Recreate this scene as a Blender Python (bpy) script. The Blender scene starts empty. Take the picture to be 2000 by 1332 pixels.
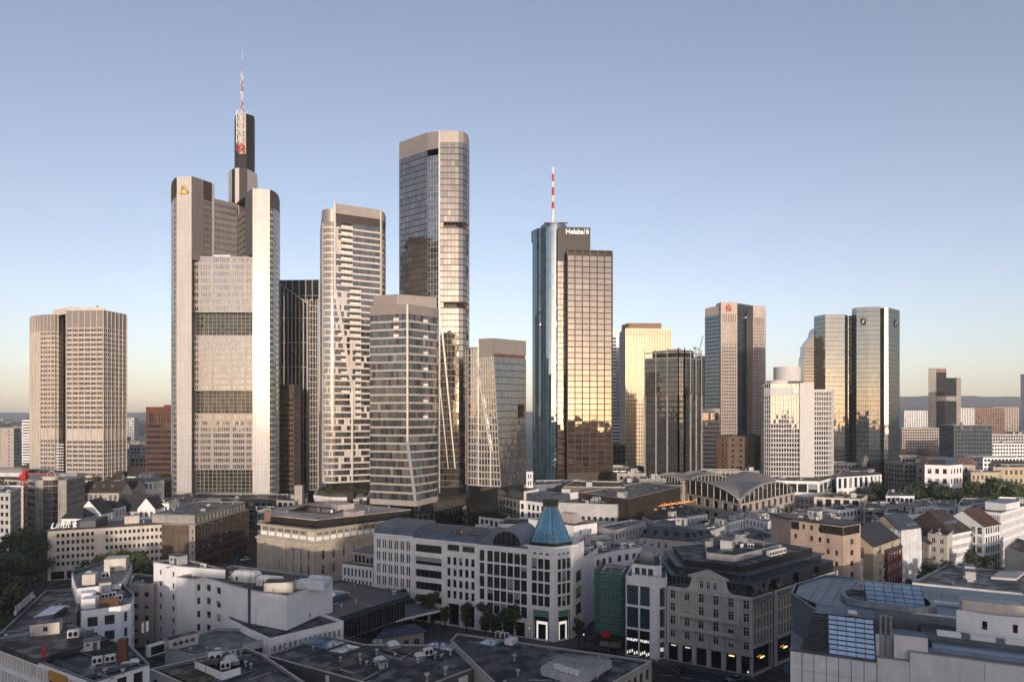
# City skyline at sunrise seen from above the rooftops (Blender 4.5, bpy only, metres).
import bpy, math, random
from mathutils import Vector, Matrix
random.seed(7)
SC = bpy.context.scene
COL = SC.collection
PI = math.pi

# ------------------------------------------------------------------ camera, sky, sun, exposure
F, HC, HY, CX = 1250.0, 67.0, 808.0, 1000.0      # focal length (px at 2000 wide), camera height, horizon row, centre column
cam_d = bpy.data.cameras.new("camera")
cam = bpy.data.objects.new("camera", cam_d)
COL.objects.link(cam)
cam.location = (0, 0, HC)
cam.rotation_euler = (PI / 2, 0, 0)
cam_d.sensor_width = 36.0
cam_d.lens = 36.0 * F / 2000.0
cam_d.shift_y = (HY - 666.0) / 2000.0
cam_d.clip_start = 1.0
cam_d.clip_end = 60000.0
SC.camera = cam

SUN_EL, SUN_AZ = math.radians(6.4), math.radians(173.0)   # azimuth from +Y towards +X: low and behind the viewpoint
world = bpy.data.worlds.new("World")
SC.world = world
world.use_nodes = True
_nt = world.node_tree
_bg = _nt.nodes["Background"]
_sky = _nt.nodes.new("ShaderNodeTexSky")
_sky.sky_type = 'NISHITA'
_sky.sun_disc = False
_sky.sun_elevation = SUN_EL
_sky.sun_rotation = SUN_AZ
_sky.altitude = 100.0
_sky.air_density = 0.8
_sky.dust_density = 1.0
_sky.ozone_density = 1.0
_hs = _nt.nodes.new("ShaderNodeHueSaturation")           # the camera's white balance and muted grading, the same everywhere
_hs.inputs["Saturation"].default_value = 0.80
_wb = _nt.nodes.new("ShaderNodeMix"); _wb.data_type = 'RGBA'; _wb.blend_type = 'MULTIPLY'
_wb.inputs["Factor"].default_value = 1.0
_wb.inputs["B"].default_value = (1.05, 0.93, 1.0, 1.0)
_nt.links.new(_sky.outputs[0], _wb.inputs["A"])
_nt.links.new(_wb.outputs["Result"], _hs.inputs["Color"])
_nt.links.new(_hs.outputs[0], _bg.inputs[0])
_bg.inputs[1].default_value = 0.15

sun_d = bpy.data.lights.new("sun", 'SUN')
sun = bpy.data.objects.new("sun", sun_d)
COL.objects.link(sun)
sun_d.energy = 2.15
sun_d.angle = math.radians(0.55)
sun_d.color = (1.0, 0.83, 0.68)
_sd = Vector((math.sin(SUN_AZ) * math.cos(SUN_EL), math.cos(SUN_AZ) * math.cos(SUN_EL), math.sin(SUN_EL)))
sun.rotation_euler = _sd.to_track_quat('Z', 'Y').to_euler()
sun.location = (0, -200, 300)

SC.view_settings.view_transform = 'Standard'
SC.view_settings.look = 'None'
SC.view_settings.exposure = 0.76
SC.view_settings.gamma = 1.0
SC.view_settings.use_curve_mapping = False
SC.render.engine = 'CYCLES'
SC.cycles.max_bounces = 6
SC.cycles.diffuse_bounces = 2
SC.cycles.glossy_bounces = 3
SC.cycles.transmission_bounces = 3
SC.cycles.transparent_max_bounces = 8
SC.cycles.volume_bounces = 0
SC.cycles.caustics_reflective = True
SC.cycles.sample_clamp_indirect = 4.0
SC.cycles.use_denoising = True

# ------------------------------------------------------------------ geometry of the view
def G(x, D):                       # plan point seen in pixel column x at depth D
 return ((x - CX) * D / F, D)
def RP(x, y, Z):                   # plan point of a roof corner seen at pixel (x, y) at height Z
 D = (HC - Z) * F / (y - HY)
 return ((x - CX) * D / F, D)
def ZD(y, D):                      # height of a point seen in pixel row y at depth D
 return HC - (y - HY) * D / F
def lerp(a, b, t):
 return a + (b - a) * t
def l2(a, b, t):
 return (a[0] + (b[0] - a[0]) * t, a[1] + (b[1] - a[1]) * t)
def dist2(a, b):
 return math.hypot(a[0] - b[0], a[1] - b[1])
def rect(p0, p1, d):               # footprint from its front edge (left to right) and depth
 dx, dy = p1[0] - p0[0], p1[1] - p0[1]
 L = math.hypot(dx, dy)
 n = (-dy / L * d, dx / L * d)
 return [p0, p1, (p1[0] + n[0], p1[1] + n[1]), (p0[0] + n[0], p0[1] + n[1])]
def off(poly, d):                  # polygon offset inwards by d (counter-clockwise polygons)
 n = len(poly)
 out = []
 for i in range(n):
  a, b, c = Vector(poly[i - 1]), Vector(poly[i]), Vector(poly[(i + 1) % n])
  u, v = (b - a).normalized(), (c - b).normalized()
  n1, n2 = Vector((-u.y, u.x)), Vector((-v.y, v.x))
  k = 1 + n1.dot(n2)
  m = (n1 + n2) / max(k, 0.25)
  out.append((b.x + m.x * d, b.y + m.y * d))
 return out
def inside(p, poly):
 r = False
 for i in range(len(poly)):
  a, b = poly[i - 1], poly[i]
  if (a[1] > p[1]) != (b[1] > p[1]) and p[0] < (b[0] - a[0]) * (p[1] - a[1]) / (b[1] - a[1]) + a[0]:
   r = not r
 return r
def faces_camera(p0, p1, slack=0.0):
 n = Vector((p1[1] - p0[1], -(p1[0] - p0[0])))
 if n.length < 1e-6:
  return False
 m = Vector(((p0[0] + p1[0]) / 2, (p0[1] + p1[1]) / 2))
 return n.normalized().dot(-m.normalized()) > slack - 0.03
def circle(cx, cy, r, n, a0=0.0):
 return [(cx + r * math.cos(a0 + 2 * PI * i / n), cy + r * math.sin(a0 + 2 * PI * i / n)) for i in range(n)]

# ------------------------------------------------------------------ materials (procedural)
MATS = {}
def _new(name):
 m = bpy.data.materials.new(name)
 m.use_nodes = True
 return m, m.node_tree.nodes, m.node_tree.links, m.node_tree.nodes["Principled BSDF"]
def _sock(bs, *names):
 for n in names:
  if n in bs.inputs:
   return bs.inputs[n]
def wallm(name, c, rough=0.75, var=0.16, streak=0.18, scale=0.25, bump=0.0, spec=0.3, metal=0.0, joints=None, jc=0.55, coat=0.0):
 """Painted, plastered, stone or sheet surface: blotches, rain streaks, grain and optional panel joints."""
 m, N, L, bs = _new(name)
 geo = N.new("ShaderNodeNewGeometry")
 n1 = N.new("ShaderNodeTexNoise"); n1.inputs["Scale"].default_value = scale; n1.inputs["Detail"].default_value = 5
 L.new(geo.outputs["Position"], n1.inputs["Vector"])
 mp = N.new("ShaderNodeMapping"); mp.inputs["Scale"].default_value = (1.3, 1.3, 0.07)
 L.new(geo.outputs["Position"], mp.inputs["Vector"])
 n2 = N.new("ShaderNodeTexNoise"); n2.inputs["Scale"].default_value = 1.0; n2.inputs["Detail"].default_value = 4
 L.new(mp.outputs[0], n2.inputs["Vector"])
 n3 = N.new("ShaderNodeTexNoise"); n3.inputs["Scale"].default_value = 4.0; n3.inputs["Detail"].default_value = 3
 L.new(geo.outputs["Position"], n3.inputs["Vector"])
 def mul(sock, amt):
  r = N.new("ShaderNodeMapRange")
  r.inputs["From Min"].default_value = 0.3; r.inputs["From Max"].default_value = 0.7
  r.inputs["To Min"].default_value = 1 - amt; r.inputs["To Max"].default_value = 1 + amt * 0.5
  L.new(sock, r.inputs["Value"])
  return r.outputs[0]
 def prod(a, b):
  k = N.new("ShaderNodeMath"); k.operation = 'MULTIPLY'
  L.new(a, k.inputs[0]); L.new(b, k.inputs[1])
  return k.outputs[0]
 f = prod(prod(mul(n1.outputs[0], var), mul(n2.outputs[0], streak)), mul(n3.outputs[0], var * 0.5))
 oi = N.new("ShaderNodeObjectInfo")
 r = N.new("ShaderNodeMapRange"); r.inputs["To Min"].default_value = 0.95; r.inputs["To Max"].default_value = 1.04
 L.new(oi.outputs["Random"], r.inputs["Value"])
 f = prod(f, r.outputs[0])
 if joints:
  br = N.new("ShaderNodeTexBrick")
  br.offset = joints[3] if len(joints) > 3 else 0.0
  br.inputs["Scale"].default_value = 1.0
  br.inputs["Brick Width"].default_value = joints[0]; br.inputs["Row Height"].default_value = joints[1]
  br.inputs["Mortar Size"].default_value = joints[2]
  br.inputs["Color1"].default_value = (1, 1, 1, 1); br.inputs["Color2"].default_value = (0.9, 0.9, 0.9, 1)
  br.inputs["Mortar"].default_value = (jc, jc, jc, 1)
  sp = N.new("ShaderNodeSeparateXYZ"); L.new(geo.outputs["Position"], sp.inputs[0])
  sn = N.new("ShaderNodeSeparateXYZ"); L.new(geo.outputs["True Normal"], sn.inputs[0])
  def mm(op, a, b):
   k = N.new("ShaderNodeMath"); k.operation = op
   for i, s in enumerate((a, b)):
    if isinstance(s, float): k.inputs[i].default_value = s
    else: L.new(s, k.inputs[i])
   return k.outputs[0]
  h = mm('SUBTRACT', mm('MULTIPLY', sp.outputs[1], sn.outputs[0]), mm('MULTIPLY', sp.outputs[0], sn.outputs[1]))
  cb = N.new("ShaderNodeCombineXYZ"); L.new(h, cb.inputs[0]); L.new(sp.outputs[2], cb.inputs[1])
  L.new(cb.outputs[0], br.inputs["Vector"])
  sv = N.new("ShaderNodeSeparateColor"); L.new(br.outputs["Color"], sv.inputs[0])
  f = prod(f, sv.outputs[0])
 vm = N.new("ShaderNodeVectorMath"); vm.operation = 'SCALE'
 vm.inputs[0].default_value = c
 L.new(f, vm.inputs["Scale"])
 L.new(vm.outputs[0], bs.inputs["Base Color"])
 bs.inputs["Roughness"].default_value = rough
 bs.inputs["Metallic"].default_value = metal
 bs.inputs["Specular IOR Level"].default_value = spec
 if coat:
  bs.inputs["Coat Weight"].default_value = coat; bs.inputs["Coat Roughness"].default_value = 0.11; bs.inputs["Coat IOR"].default_value = 1.42
 if bump:
  b = N.new("ShaderNodeBump"); b.inputs["Strength"].default_value = bump; b.inputs["Distance"].default_value = 0.05
  L.new(n3.outputs[0], b.inputs["Height"]); L.new(b.outputs[0], bs.inputs["Normal"])
 MATS[name] = m
 return m
def glassm(name, f0=0.06, tint=(1, 1, 1), base=(0.02, 0.024, 0.028), rough=0.04, tilt=0.012, wave=0.01, blind=0.0, bcol=(0.5, 0.47, 0.42), lit=0.0, base2=None):
 """Window glass: dark room behind a reflecting pane; every pane sits at its own slight tilt, some have blinds down or light on."""
 m, N, L, bs = _new(name)
 n = (1 + math.sqrt(f0)) / (1 - math.sqrt(f0))
 bs.inputs["IOR"].default_value = n
 bs.inputs["Specular Tint"].default_value = (*tint, 1)
 bs.inputs["Roughness"].default_value = rough
 geo = N.new("ShaderNodeNewGeometry"); oi = N.new("ShaderNodeObjectInfo")
 ad = N.new("ShaderNodeMath"); ad.operation = 'ADD'
 L.new(geo.outputs["Random Per Island"], ad.inputs[0]); L.new(oi.outputs["Random"], ad.inputs[1])
 wn = N.new("ShaderNodeTexWhiteNoise"); wn.noise_dimensions = '1D'
 L.new(ad.outputs[0], wn.inputs["W"])
 def vmath(op, a, b=None, s=None):
  k = N.new("ShaderNodeVectorMath"); k.operation = op
  for i, x in enumerate((a, b)):
   if x is None: continue
   if isinstance(x, tuple): k.inputs[i].default_value = x
   else: L.new(x, k.inputs[i])
  if s is not None: k.inputs["Scale"].default_value = s
  return k.outputs[0]
 t = vmath('SCALE', vmath('SUBTRACT', wn.outputs["Color"], (0.5, 0.5, 0.5)), s=tilt * 2)
 nz = N.new("ShaderNodeTexNoise"); nz.inputs["Scale"].default_value = 0.35; nz.inputs["Detail"].default_value = 2
 L.new(geo.outputs["Position"], nz.inputs["Vector"])
 w = vmath('SCALE', vmath('SUBTRACT', nz.outputs["Color"], (0.5, 0.5, 0.5)), s=wave * 2)
 nn = vmath('NORMALIZE', vmath('ADD', vmath('ADD', geo.outputs["Normal"], t), w))
 L.new(nn, bs.inputs["Normal"])
 mx = N.new("ShaderNodeMix"); mx.data_type = 'RGBA'
 mx.inputs["A"].default_value = (*base, 1)
 b2 = base2 or tuple(x * 2.2 for x in base)
 mx.inputs["B"].default_value = (*b2, 1)
 sc = N.new("ShaderNodeSeparateColor"); L.new(wn.outputs["Color"], sc.inputs[0])
 L.new(sc.outputs[0], mx.inputs["Factor"])
 cur = mx.outputs["Result"]
 if blind:
  th = N.new("ShaderNodeMath"); th.operation = 'LESS_THAN'; th.inputs[1].default_value = blind
  L.new(sc.outputs[1], th.inputs[0])
  tc = N.new("ShaderNodeTexCoord"); sx = N.new("ShaderNodeSeparateXYZ"); L.new(tc.outputs["Generated"], sx.inputs[0])
  gt = N.new("ShaderNodeMath"); gt.operation = 'GREATER_THAN'
  L.new(sx.outputs[2], gt.inputs[0]); L.new(sc.outputs[2], gt.inputs[1])
  pr = N.new("ShaderNodeMath"); pr.operation = 'MULTIPLY'; L.new(th.outputs[0], pr.inputs[0]); L.new(gt.outputs[0], pr.inputs[1])
  m2 = N.new("ShaderNodeMix"); m2.data_type = 'RGBA'; m2.inputs["B"].default_value = (*bcol, 1)
  L.new(pr.outputs[0], m2.inputs["Factor"]); L.new(cur, m2.inputs["A"])
  cur = m2.outputs["Result"]
 L.new(cur, bs.inputs["Base Color"])
 if lit:
  th = N.new("ShaderNodeMath"); th.operation = 'GREATER_THAN'; th.inputs[1].default_value = 1 - lit
  L.new(wn.outputs["Value"], th.inputs[0])
  k = N.new("ShaderNodeMath"); k.operation = 'MULTIPLY'; k.inputs[1].default_value = 0.10
  L.new(th.outputs[0], k.inputs[0])
  bs.inputs["Emission Color"].default_value = (1.0, 0.72, 0.36, 1)
  L.new(k.outputs[0], bs.inputs["Emission Strength"])
 MATS[name] = m
 return m
def glowm(name, c, s):
 m, N, L, bs = _new(name)
 bs.inputs["Base Color"].default_value = (*[x * 0.5 for x in c], 1)
 bs.inputs["Emission Color"].default_value = (*c, 1)
 bs.inputs["Emission Strength"].default_value = s
 MATS[name] = m
 return m
def roofm(name, c, c2, rough=0.9, seam=6.0):
 """Bitumen, gravel or membrane roof: sheets with seams, puddle stains and patches."""
 m, N, L, bs = _new(name)
 geo = N.new("ShaderNodeNewGeometry")
 n1 = N.new("ShaderNodeTexNoise"); n1.inputs["Scale"].default_value = 0.12; n1.inputs["Detail"].default_value = 7; n1.inputs["Roughness"].default_value = 0.65
 L.new(geo.outputs["Position"], n1.inputs["Vector"])
 n2 = N.new("ShaderNodeTexNoise"); n2.inputs["Scale"].default_value = 2.5; n2.inputs["Detail"].default_value = 4
 L.new(geo.outputs["Position"], n2.inputs["Vector"])
 cr = N.new("ShaderNodeValToRGB")
 cr.color_ramp.elements[0].position = 0.36; cr.color_ramp.elements[0].color = (*c, 1)
 cr.color_ramp.elements[1].position = 0.62; cr.color_ramp.elements[1].color = (*c2, 1)
 ad = N.new("ShaderNodeMath"); ad.operation = 'MULTIPLY_ADD'; ad.inputs[1].default_value = 0.35
 L.new(n2.outputs[0], ad.inputs[0])
 sb = N.new("ShaderNodeMath"); sb.operation = 'SUBTRACT'; sb.inputs[1].default_value = 0.17
 L.new(n1.outputs[0], sb.inputs[0]); L.new(sb.outputs[0], ad.inputs[2])
 L.new(ad.outputs[0], cr.inputs[0])
 br = N.new("ShaderNodeTexBrick"); br.inputs["Scale"].default_value = 1.0
 br.inputs["Brick Width"].default_value = seam; br.inputs["Row Height"].default_value = 1.1; br.inputs["Mortar Size"].default_value = 0.035
 br.inputs["Color1"].default_value = (1, 1, 1, 1); br.inputs["Color2"].default_value = (0.72, 0.72, 0.74, 1); br.inputs["Mortar"].default_value = (0.5, 0.5, 0.5, 1)
 mp = N.new("ShaderNodeMapping"); mp.inputs["Rotation"].default_value = (0, 0, 0.35)
 L.new(geo.outputs["Position"], mp.inputs["Vector"]); L.new(mp.outputs[0], br.inputs["Vector"])
 mx = N.new("ShaderNodeMix"); mx.data_type = 'RGBA'; mx.blend_type = 'MULTIPLY'; mx.inputs["Factor"].default_value = 0.8
 L.new(cr.outputs[0], mx.inputs["A"]); L.new(br.outputs[0], mx.inputs["B"])
 vo = N.new("ShaderNodeTexVoronoi"); vo.distance = 'CHEBYCHEV'; vo.inputs["Scale"].default_value = 0.16
 L.new(mp.outputs[0], vo.inputs["Vector"])
 vs = N.new("ShaderNodeSeparateColor"); L.new(vo.outputs["Color"], vs.inputs[0])
 vr = N.new("ShaderNodeMapRange"); vr.inputs["To Min"].default_value = 0.68; vr.inputs["To Max"].default_value = 1.3
 L.new(vs.outputs[0], vr.inputs["Value"])
 vm = N.new("ShaderNodeVectorMath"); vm.operation = 'SCALE'
 L.new(mx.outputs["Result"], vm.inputs[0]); L.new(vr.outputs[0], vm.inputs["Scale"])
 L.new(vm.outputs[0], bs.inputs["Base Color"])
 n4 = N.new("ShaderNodeTexNoise"); n4.inputs["Scale"].default_value = 0.3; n4.inputs["Detail"].default_value = 4
 L.new(geo.outputs["Position"], n4.inputs["Vector"])
 rr = N.new("ShaderNodeMapRange"); rr.inputs["From Min"].default_value = 0.42; rr.inputs["From Max"].default_value = 0.58; rr.inputs["To Min"].default_value = 0.42; rr.inputs["To Max"].default_value = rough
 L.new(n4.outputs[0], rr.inputs["Value"]); L.new(rr.outputs[0], bs.inputs["Roughness"])
 b = N.new("ShaderNodeBump"); b.inputs["Strength"].default_value = 0.4; b.inputs["Distance"].default_value = 0.04
 L.new(n2.outputs[0], b.inputs["Height"]); L.new(b.outputs[0], bs.inputs["Normal"])
 MATS[name] = m
 return m

wallm("white", (0.76, 0.76, 0.76), var=0.1, streak=0.07, joints=(2.4, 1.2, 0.012), jc=0.8)
wallm("white_plain", (0.81, 0.815, 0.82), var=0.09, streak=0.06)  # faintly cool white: blue of the shade put into the colour
wallm("cream", (0.62, 0.57, 0.50), streak=0.08)
wallm("grid_white", (0.55, 0.545, 0.54), var=0.06, streak=0.05)
wallm("silver", (0.40, 0.375, 0.35), rough=0.34, var=0.06, streak=0.05, metal=0.35, spec=0.5)
wallm("pale_grey", (0.53, 0.53, 0.525), streak=0.08, joints=(1.6, 0.8, 0.012), jc=0.75)
wallm("grey", (0.27, 0.27, 0.27))
wallm("concrete", (0.36, 0.34, 0.31), var=0.25, streak=0.3)
wallm("dark_grey", (0.10, 0.105, 0.11), rough=0.5)
wallm("black", (0.022, 0.021, 0.021), rough=0.45)
wallm("sandstone", (0.52, 0.455, 0.375), var=0.18, streak=0.1, joints=(1.5, 0.75, 0.02, 0.5), jc=0.72, bump=0.3)
wallm("old_stone", (0.50, 0.475, 0.445), var=0.16, streak=0.14, bump=0.3)
wallm("tan_stone", (0.42, 0.38, 0.335), var=0.14, streak=0.1)
wallm("red_brick", (0.17, 0.068, 0.045), var=0.25, joints=(0.5, 0.16, 0.02, 0.5))
wallm("dark_red", (0.17, 0.035, 0.03), var=0.2)
wallm("rose_brick", (0.33, 0.20, 0.15), var=0.2, joints=(0.5, 0.16, 0.02, 0.5))
wallm("peach", (0.50, 0.38, 0.30), var=0.15, joints=(0.6, 0.3, 0.02, 0.5), jc=0.8)
wallm("ochre", (0.46, 0.385, 0.275), streak=0.08)
wallm("brown_brick", (0.16, 0.115, 0.085), var=0.25, joints=(0.6, 0.2, 0.02, 0.5))
wallm("tan_metal", (0.30, 0.27, 0.25), rough=0.38, var=0.08, streak=0.06, metal=0.35, spec=0.5)
wallm("res_band", (0.56, 0.52, 0.475), rough=0.45, var=0.06, streak=0.05)
wallm("tan_band", (0.42, 0.39, 0.365), rough=0.42, var=0.08, streak=0.06, metal=0.15, spec=0.5)
wallm("brown_metal", (0.075, 0.06, 0.052), rough=0.4, metal=0.4)
wallm("bronze_frame", (0.032, 0.026, 0.023), rough=0.45, metal=0.3)
wallm("shell_grey", (0.36, 0.335, 0.32), rough=0.6)
wallm("alu", (0.40, 0.40, 0.39), rough=0.35, metal=0.4, spec=0.5)
wallm("zinc", (0.16, 0.19, 0.225), rough=0.45, metal=0.5, var=0.2)  # bluish grey metal, made cooler to carry the tint of the shade
wallm("zinc_dark", (0.085, 0.105, 0.13), rough=0.45, metal=0.4, var=0.2)
wallm("slate", (0.045, 0.047, 0.052), rough=0.7, var=0.3)
wallm("brown_tile", (0.065, 0.053, 0.046), var=0.35)
wallm("red_tile", (0.11, 0.058, 0.042), var=0.35)
wallm("copper_green", (0.13, 0.30, 0.27), var=0.3)
wallm("cladding_white", (0.53, 0.51, 0.49), rough=0.30, var=0.05, streak=0.05, spec=0.25, metal=0.0, coat=1.0)
wallm("cladding_grey", (0.34, 0.335, 0.33), rough=0.4, var=0.06)
wallm("rose_stone", (0.46, 0.395, 0.36), rough=0.5, var=0.08)
wallm("euro_stone", (0.55, 0.50, 0.45), rough=0.5, var=0.10)
wallm("flank", (0.17, 0.16, 0.155), rough=0.45, var=0.06)  # darker than the cladding: shade of the turned flank put into the colour
wallm("sunlit_fin", (0.42, 0.35, 0.23), rough=0.42, metal=0.4, var=0.05, spec=0.6)  # golden glint of the low sun put into the fin colour
wallm("orange_steel", (0.62, 0.10, 0.02), rough=0.5)
wallm("red_paint", (0.50, 0.03, 0.025), rough=0.5)
wallm("white_paint", (0.75, 0.73, 0.70), rough=0.5)
wallm("gold_paint", (0.62, 0.40, 0.06), rough=0.35, metal=0.4)
wallm("wood", (0.15, 0.085, 0.045), var=0.3)
wallm("awning", (0.50, 0.27, 0.06), var=0.15)
wallm("foil", (0.70, 0.72, 0.74), rough=0.4, var=0.2)
wallm("asphalt", (0.034, 0.038, 0.044), var=0.3, scale=0.4)  # cooled towards blue, standing in for the tint of the shade
wallm("paving", (0.085, 0.089, 0.095), var=0.25)
wallm("road_line", (0.6, 0.6, 0.58), var=0.3)
wallm("ad_blue", (0.12, 0.25, 0.38), var=0.5, scale=2.0)
roofm("roof_dark", (0.013, 0.017, 0.022), (0.046, 0.055, 0.065))  # dark bitumen made bluish: cool cast of the shade put into the colour
roofm("roof_grey", (0.065, 0.072, 0.08), (0.14, 0.15, 0.16))
roofm("roof_brown", (0.030, 0.026, 0.025), (0.075, 0.065, 0.06))
roofm("roof_gravel", (0.07, 0.061, 0.056), (0.125, 0.112, 0.104), seam=40)
roofm("roof_pale", (0.30, 0.27, 0.25), (0.42, 0.385, 0.36))
roofm("roof_green", (0.035, 0.045, 0.015), (0.10, 0.075, 0.03), seam=60)
glassm("win", f0=0.05, blind=0.22)
glassm("win_office", f0=0.08, blind=0.24, bcol=(0.30, 0.30, 0.30), base=(0.012, 0.015, 0.017))
glassm("win_dark", f0=0.06, base=(0.010, 0.012, 0.013))
glassm("pane", f0=0.10, base=(0.014, 0.016, 0.018), base2=(0.06, 0.055, 0.05))
glassm("pane_euro", f0=0.035, tint=(1, 0.95, 0.88), base=(0.012, 0.011, 0.010), tilt=0.006)
glassm("pane_blue", f0=0.28, tint=(0.78, 0.92, 1.0), base=(0.016, 0.034, 0.048), tilt=0.01, wave=0.012)
glassm("pane_grey", f0=0.30, tint=(0.95, 0.97, 1.0), base=(0.02, 0.022, 0.025), base2=(0.08, 0.08, 0.08), tilt=0.012, wave=0.012)
glassm("pane_warm", f0=0.30, tint=(1.0, 0.93, 0.84), base=(0.022, 0.02, 0.018), base2=(0.10, 0.09, 0.075), tilt=0.014, lit=0.006)
glassm("pane_res", f0=0.12, tint=(0.95, 0.97, 1.0), base=(0.010, 0.012, 0.015), base2=(0.09, 0.088, 0.085), tilt=0.012, lit=0.008)
glassm("pane_bronze", f0=0.19, tint=(1.0, 0.95, 0.90), base=(0.03, 0.02, 0.014), base2=(0.07, 0.045, 0.03), tilt=0.010, wave=0.014)
glassm("pane_teal", f0=0.32, tint=(0.96, 0.95, 0.90), base=(0.010, 0.013, 0.014), tilt=0.006, wave=0.016)
glassm("pane_dark", f0=0.12, base=(0.008, 0.010, 0.012), base2=(0.03, 0.03, 0.03))
glassm("pane_roof", f0=0.45, tint=(0.75, 0.88, 1.0), base=(0.10, 0.16, 0.23), tilt=0.01)  # pale blue base stands in for reflected sky
glassm("pane_pyramid", f0=0.14, tint=(0.4, 0.75, 1.0), base=(0.010, 0.065, 0.15), base2=(0.02, 0.10, 0.21), tilt=0.012)
glassm("garden_glass", f0=0.05, base=(0.015, 0.018, 0.015), base2=(0.05, 0.055, 0.045))
glassm("pane_corner", f0=0.11, base=(0.03, 0.03, 0.03), base2=(0.10, 0.095, 0.09), rough=0.09, tilt=0.012)
glassm("commerz_glass", f0=0.22, tint=(0.85, 1.0, 0.95), base=(0.03, 0.045, 0.043), base2=(0.07, 0.09, 0.085))
glassm("commerz_win", f0=0.32, base=(0.025, 0.025, 0.025), base2=(0.20, 0.19, 0.18), tilt=0.006)
glowm("glow_soft", (1.0, 0.98, 0.95), 0.28)
glowm("glow_warm", (1.0, 0.55, 0.2), 1.6)
glowm("glow_bulb", (1.0, 0.36, 0.09), 2.2)
glowm("glow_white", (1.0, 0.93, 0.82), 0.45)
glowm("glow_sign", (1.0, 0.98, 0.95), 0.55)
glassm("pane_black", f0=0.02, base=(0.010, 0.010, 0.016), rough=0.6)

# ------------------------------------------------------------------ mesh building
class MB:
 def __init__(s):
  s.v, s.f, s.m = [], [], []
 def face(s, pts, mi=0):
  i = len(s.v)
  s.v.extend(tuple(p) for p in pts)
  s.f.append(tuple(range(i, i + len(pts))))
  s.m.append(mi)
 def box(s, c, d, mi=0, rz=0.0, bottom=True):      # centre, full size
  x, y, z = d[0] / 2, d[1] / 2, d[2] / 2
  co, si = math.cos(rz), math.sin(rz)
  P = []
  for sz in (-z, z):
   for sx, sy in ((-x, -y), (x, -y), (x, y), (-x, y)):
    P.append((c[0] + sx * co - sy * si, c[1] + sx * si + sy * co, c[2] + sz))
  i = len(s.v)
  s.v.extend(P)
  fs = [(4, 5, 6, 7), (0, 1, 5, 4), (1, 2, 6, 5), (2, 3, 7, 6), (3, 0, 4, 7)]
  if bottom: fs.append((3, 2, 1, 0))
  for f in fs:
   s.f.append(tuple(i + k for k in f)); s.m.append(mi)
 def bar(s, a, b, w, h=None, mi=0):                # square bar between two points
  a, b = Vector(a), Vector(b)
  h = h or w
  d = (b - a)
  if d.length < 1e-5: return
  d.normalize()
  u = d.cross(Vector((0, 0, 1)))
  if u.length < 1e-3: u = Vector((1, 0, 0))
  u.normalize()
  v = u.cross(d).normalized()
  i = len(s.v)
  for p in (a, b):
   for x, y in ((-1, -1), (1, -1), (1, 1), (-1, 1)):
    s.v.append(tuple(p + u * x * w / 2 + v * y * h / 2))
  for f in ((0, 1, 5, 4), (1, 2, 6, 5), (2, 3, 7, 6), (3, 0, 4, 7), (3, 2, 1, 0), (4, 5, 6, 7)):
   s.f.append(tuple(i + k for k in f)); s.m.append(mi)
 def prism(s, poly, z0, z1, mi=0, top=None, bottom=False):
  n = len(poly)
  for i in range(n):
   a, b = poly[i], poly[(i + 1) % n]
   s.face([(a[0], a[1], z0), (b[0], b[1], z0), (b[0], b[1], z1), (a[0], a[1], z1)], mi)
  s.face([(p[0], p[1], z1) for p in poly], mi if top is None else top)
  if bottom: s.face([(p[0], p[1], z0) for p in reversed(poly)], mi)
 def loft(s, A, za, B, zb, mi=0, cap=None):
  n = len(A)
  for i in range(n):
   j = (i + 1) % n
   s.face([(*A[i], za), (*A[j], za), (*B[j], zb), (*B[i], zb)], mi)
  if cap is not None: s.face([(*p, zb) for p in B], cap)
 def lathe(s, c, prof, n=12, mi=0):                # prof: list of (radius, z)
  for k in range(len(prof) - 1):
   (r0, z0), (r1, z1) = prof[k], prof[k + 1]
   for i in range(n):
    a, b = 2 * PI * i / n, 2 * PI * (i + 1) / n
    P = [(c[0] + r0 * math.cos(a), c[1] + r0 * math.sin(a), c[2] + z0), (c[0] + r0 * math.cos(b), c[1] + r0 * math.sin(b), c[2] + z0),
                     (c[0] + r1 * math.cos(b), c[1] + r1 * math.sin(b), c[2] + z1), (c[0] + r1 * math.cos(a), c[1] + r1 * math.sin(a), c[2] + z1)]
    if r1 < 1e-4: P = P[:3]
    elif r0 < 1e-4: P = [P[0], P[2], P[3]]
    s.face(P, mi)
 def tube(s, a, b, r, n=8, mi=0, r2=None):
  a, b = Vector(a), Vector(b)
  d = (b - a).normalized()
  u = d.cross(Vector((0, 0, 1)))
  if u.length < 1e-3: u = Vector((1, 0, 0))
  u.normalize(); v = d.cross(u)
  r2 = r if r2 is None else r2
  A = [a + (u * math.cos(2 * PI * i / n) + v * math.sin(2 * PI * i / n)) * r for i in range(n)]
  B = [b + (u * math.cos(2 * PI * i / n) + v * math.sin(2 * PI * i / n)) * r2 for i in range(n)]
  for i in range(n):
   j = (i + 1) % n
   s.face([A[i], A[j], B[j], B[i]], mi)
  s.face(A[::-1], mi); s.face(B, mi)
 def mesh(s, name, mats, base=(0, 0, 0), smooth=False):
  me = bpy.data.meshes.new(name)
  bx, by, bz = base
  me.from_pydata([(x - bx, y - by, z - bz) for x, y, z in s.v], [], s.f)
  for m in mats: me.materials.append(MATS[m])
  if len(mats) > 1: me.polygons.foreach_set("material_index", s.m)
  if smooth: me.polygons.foreach_set("use_smooth", [True] * len(s.f))
  me.update()
  return me

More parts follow.
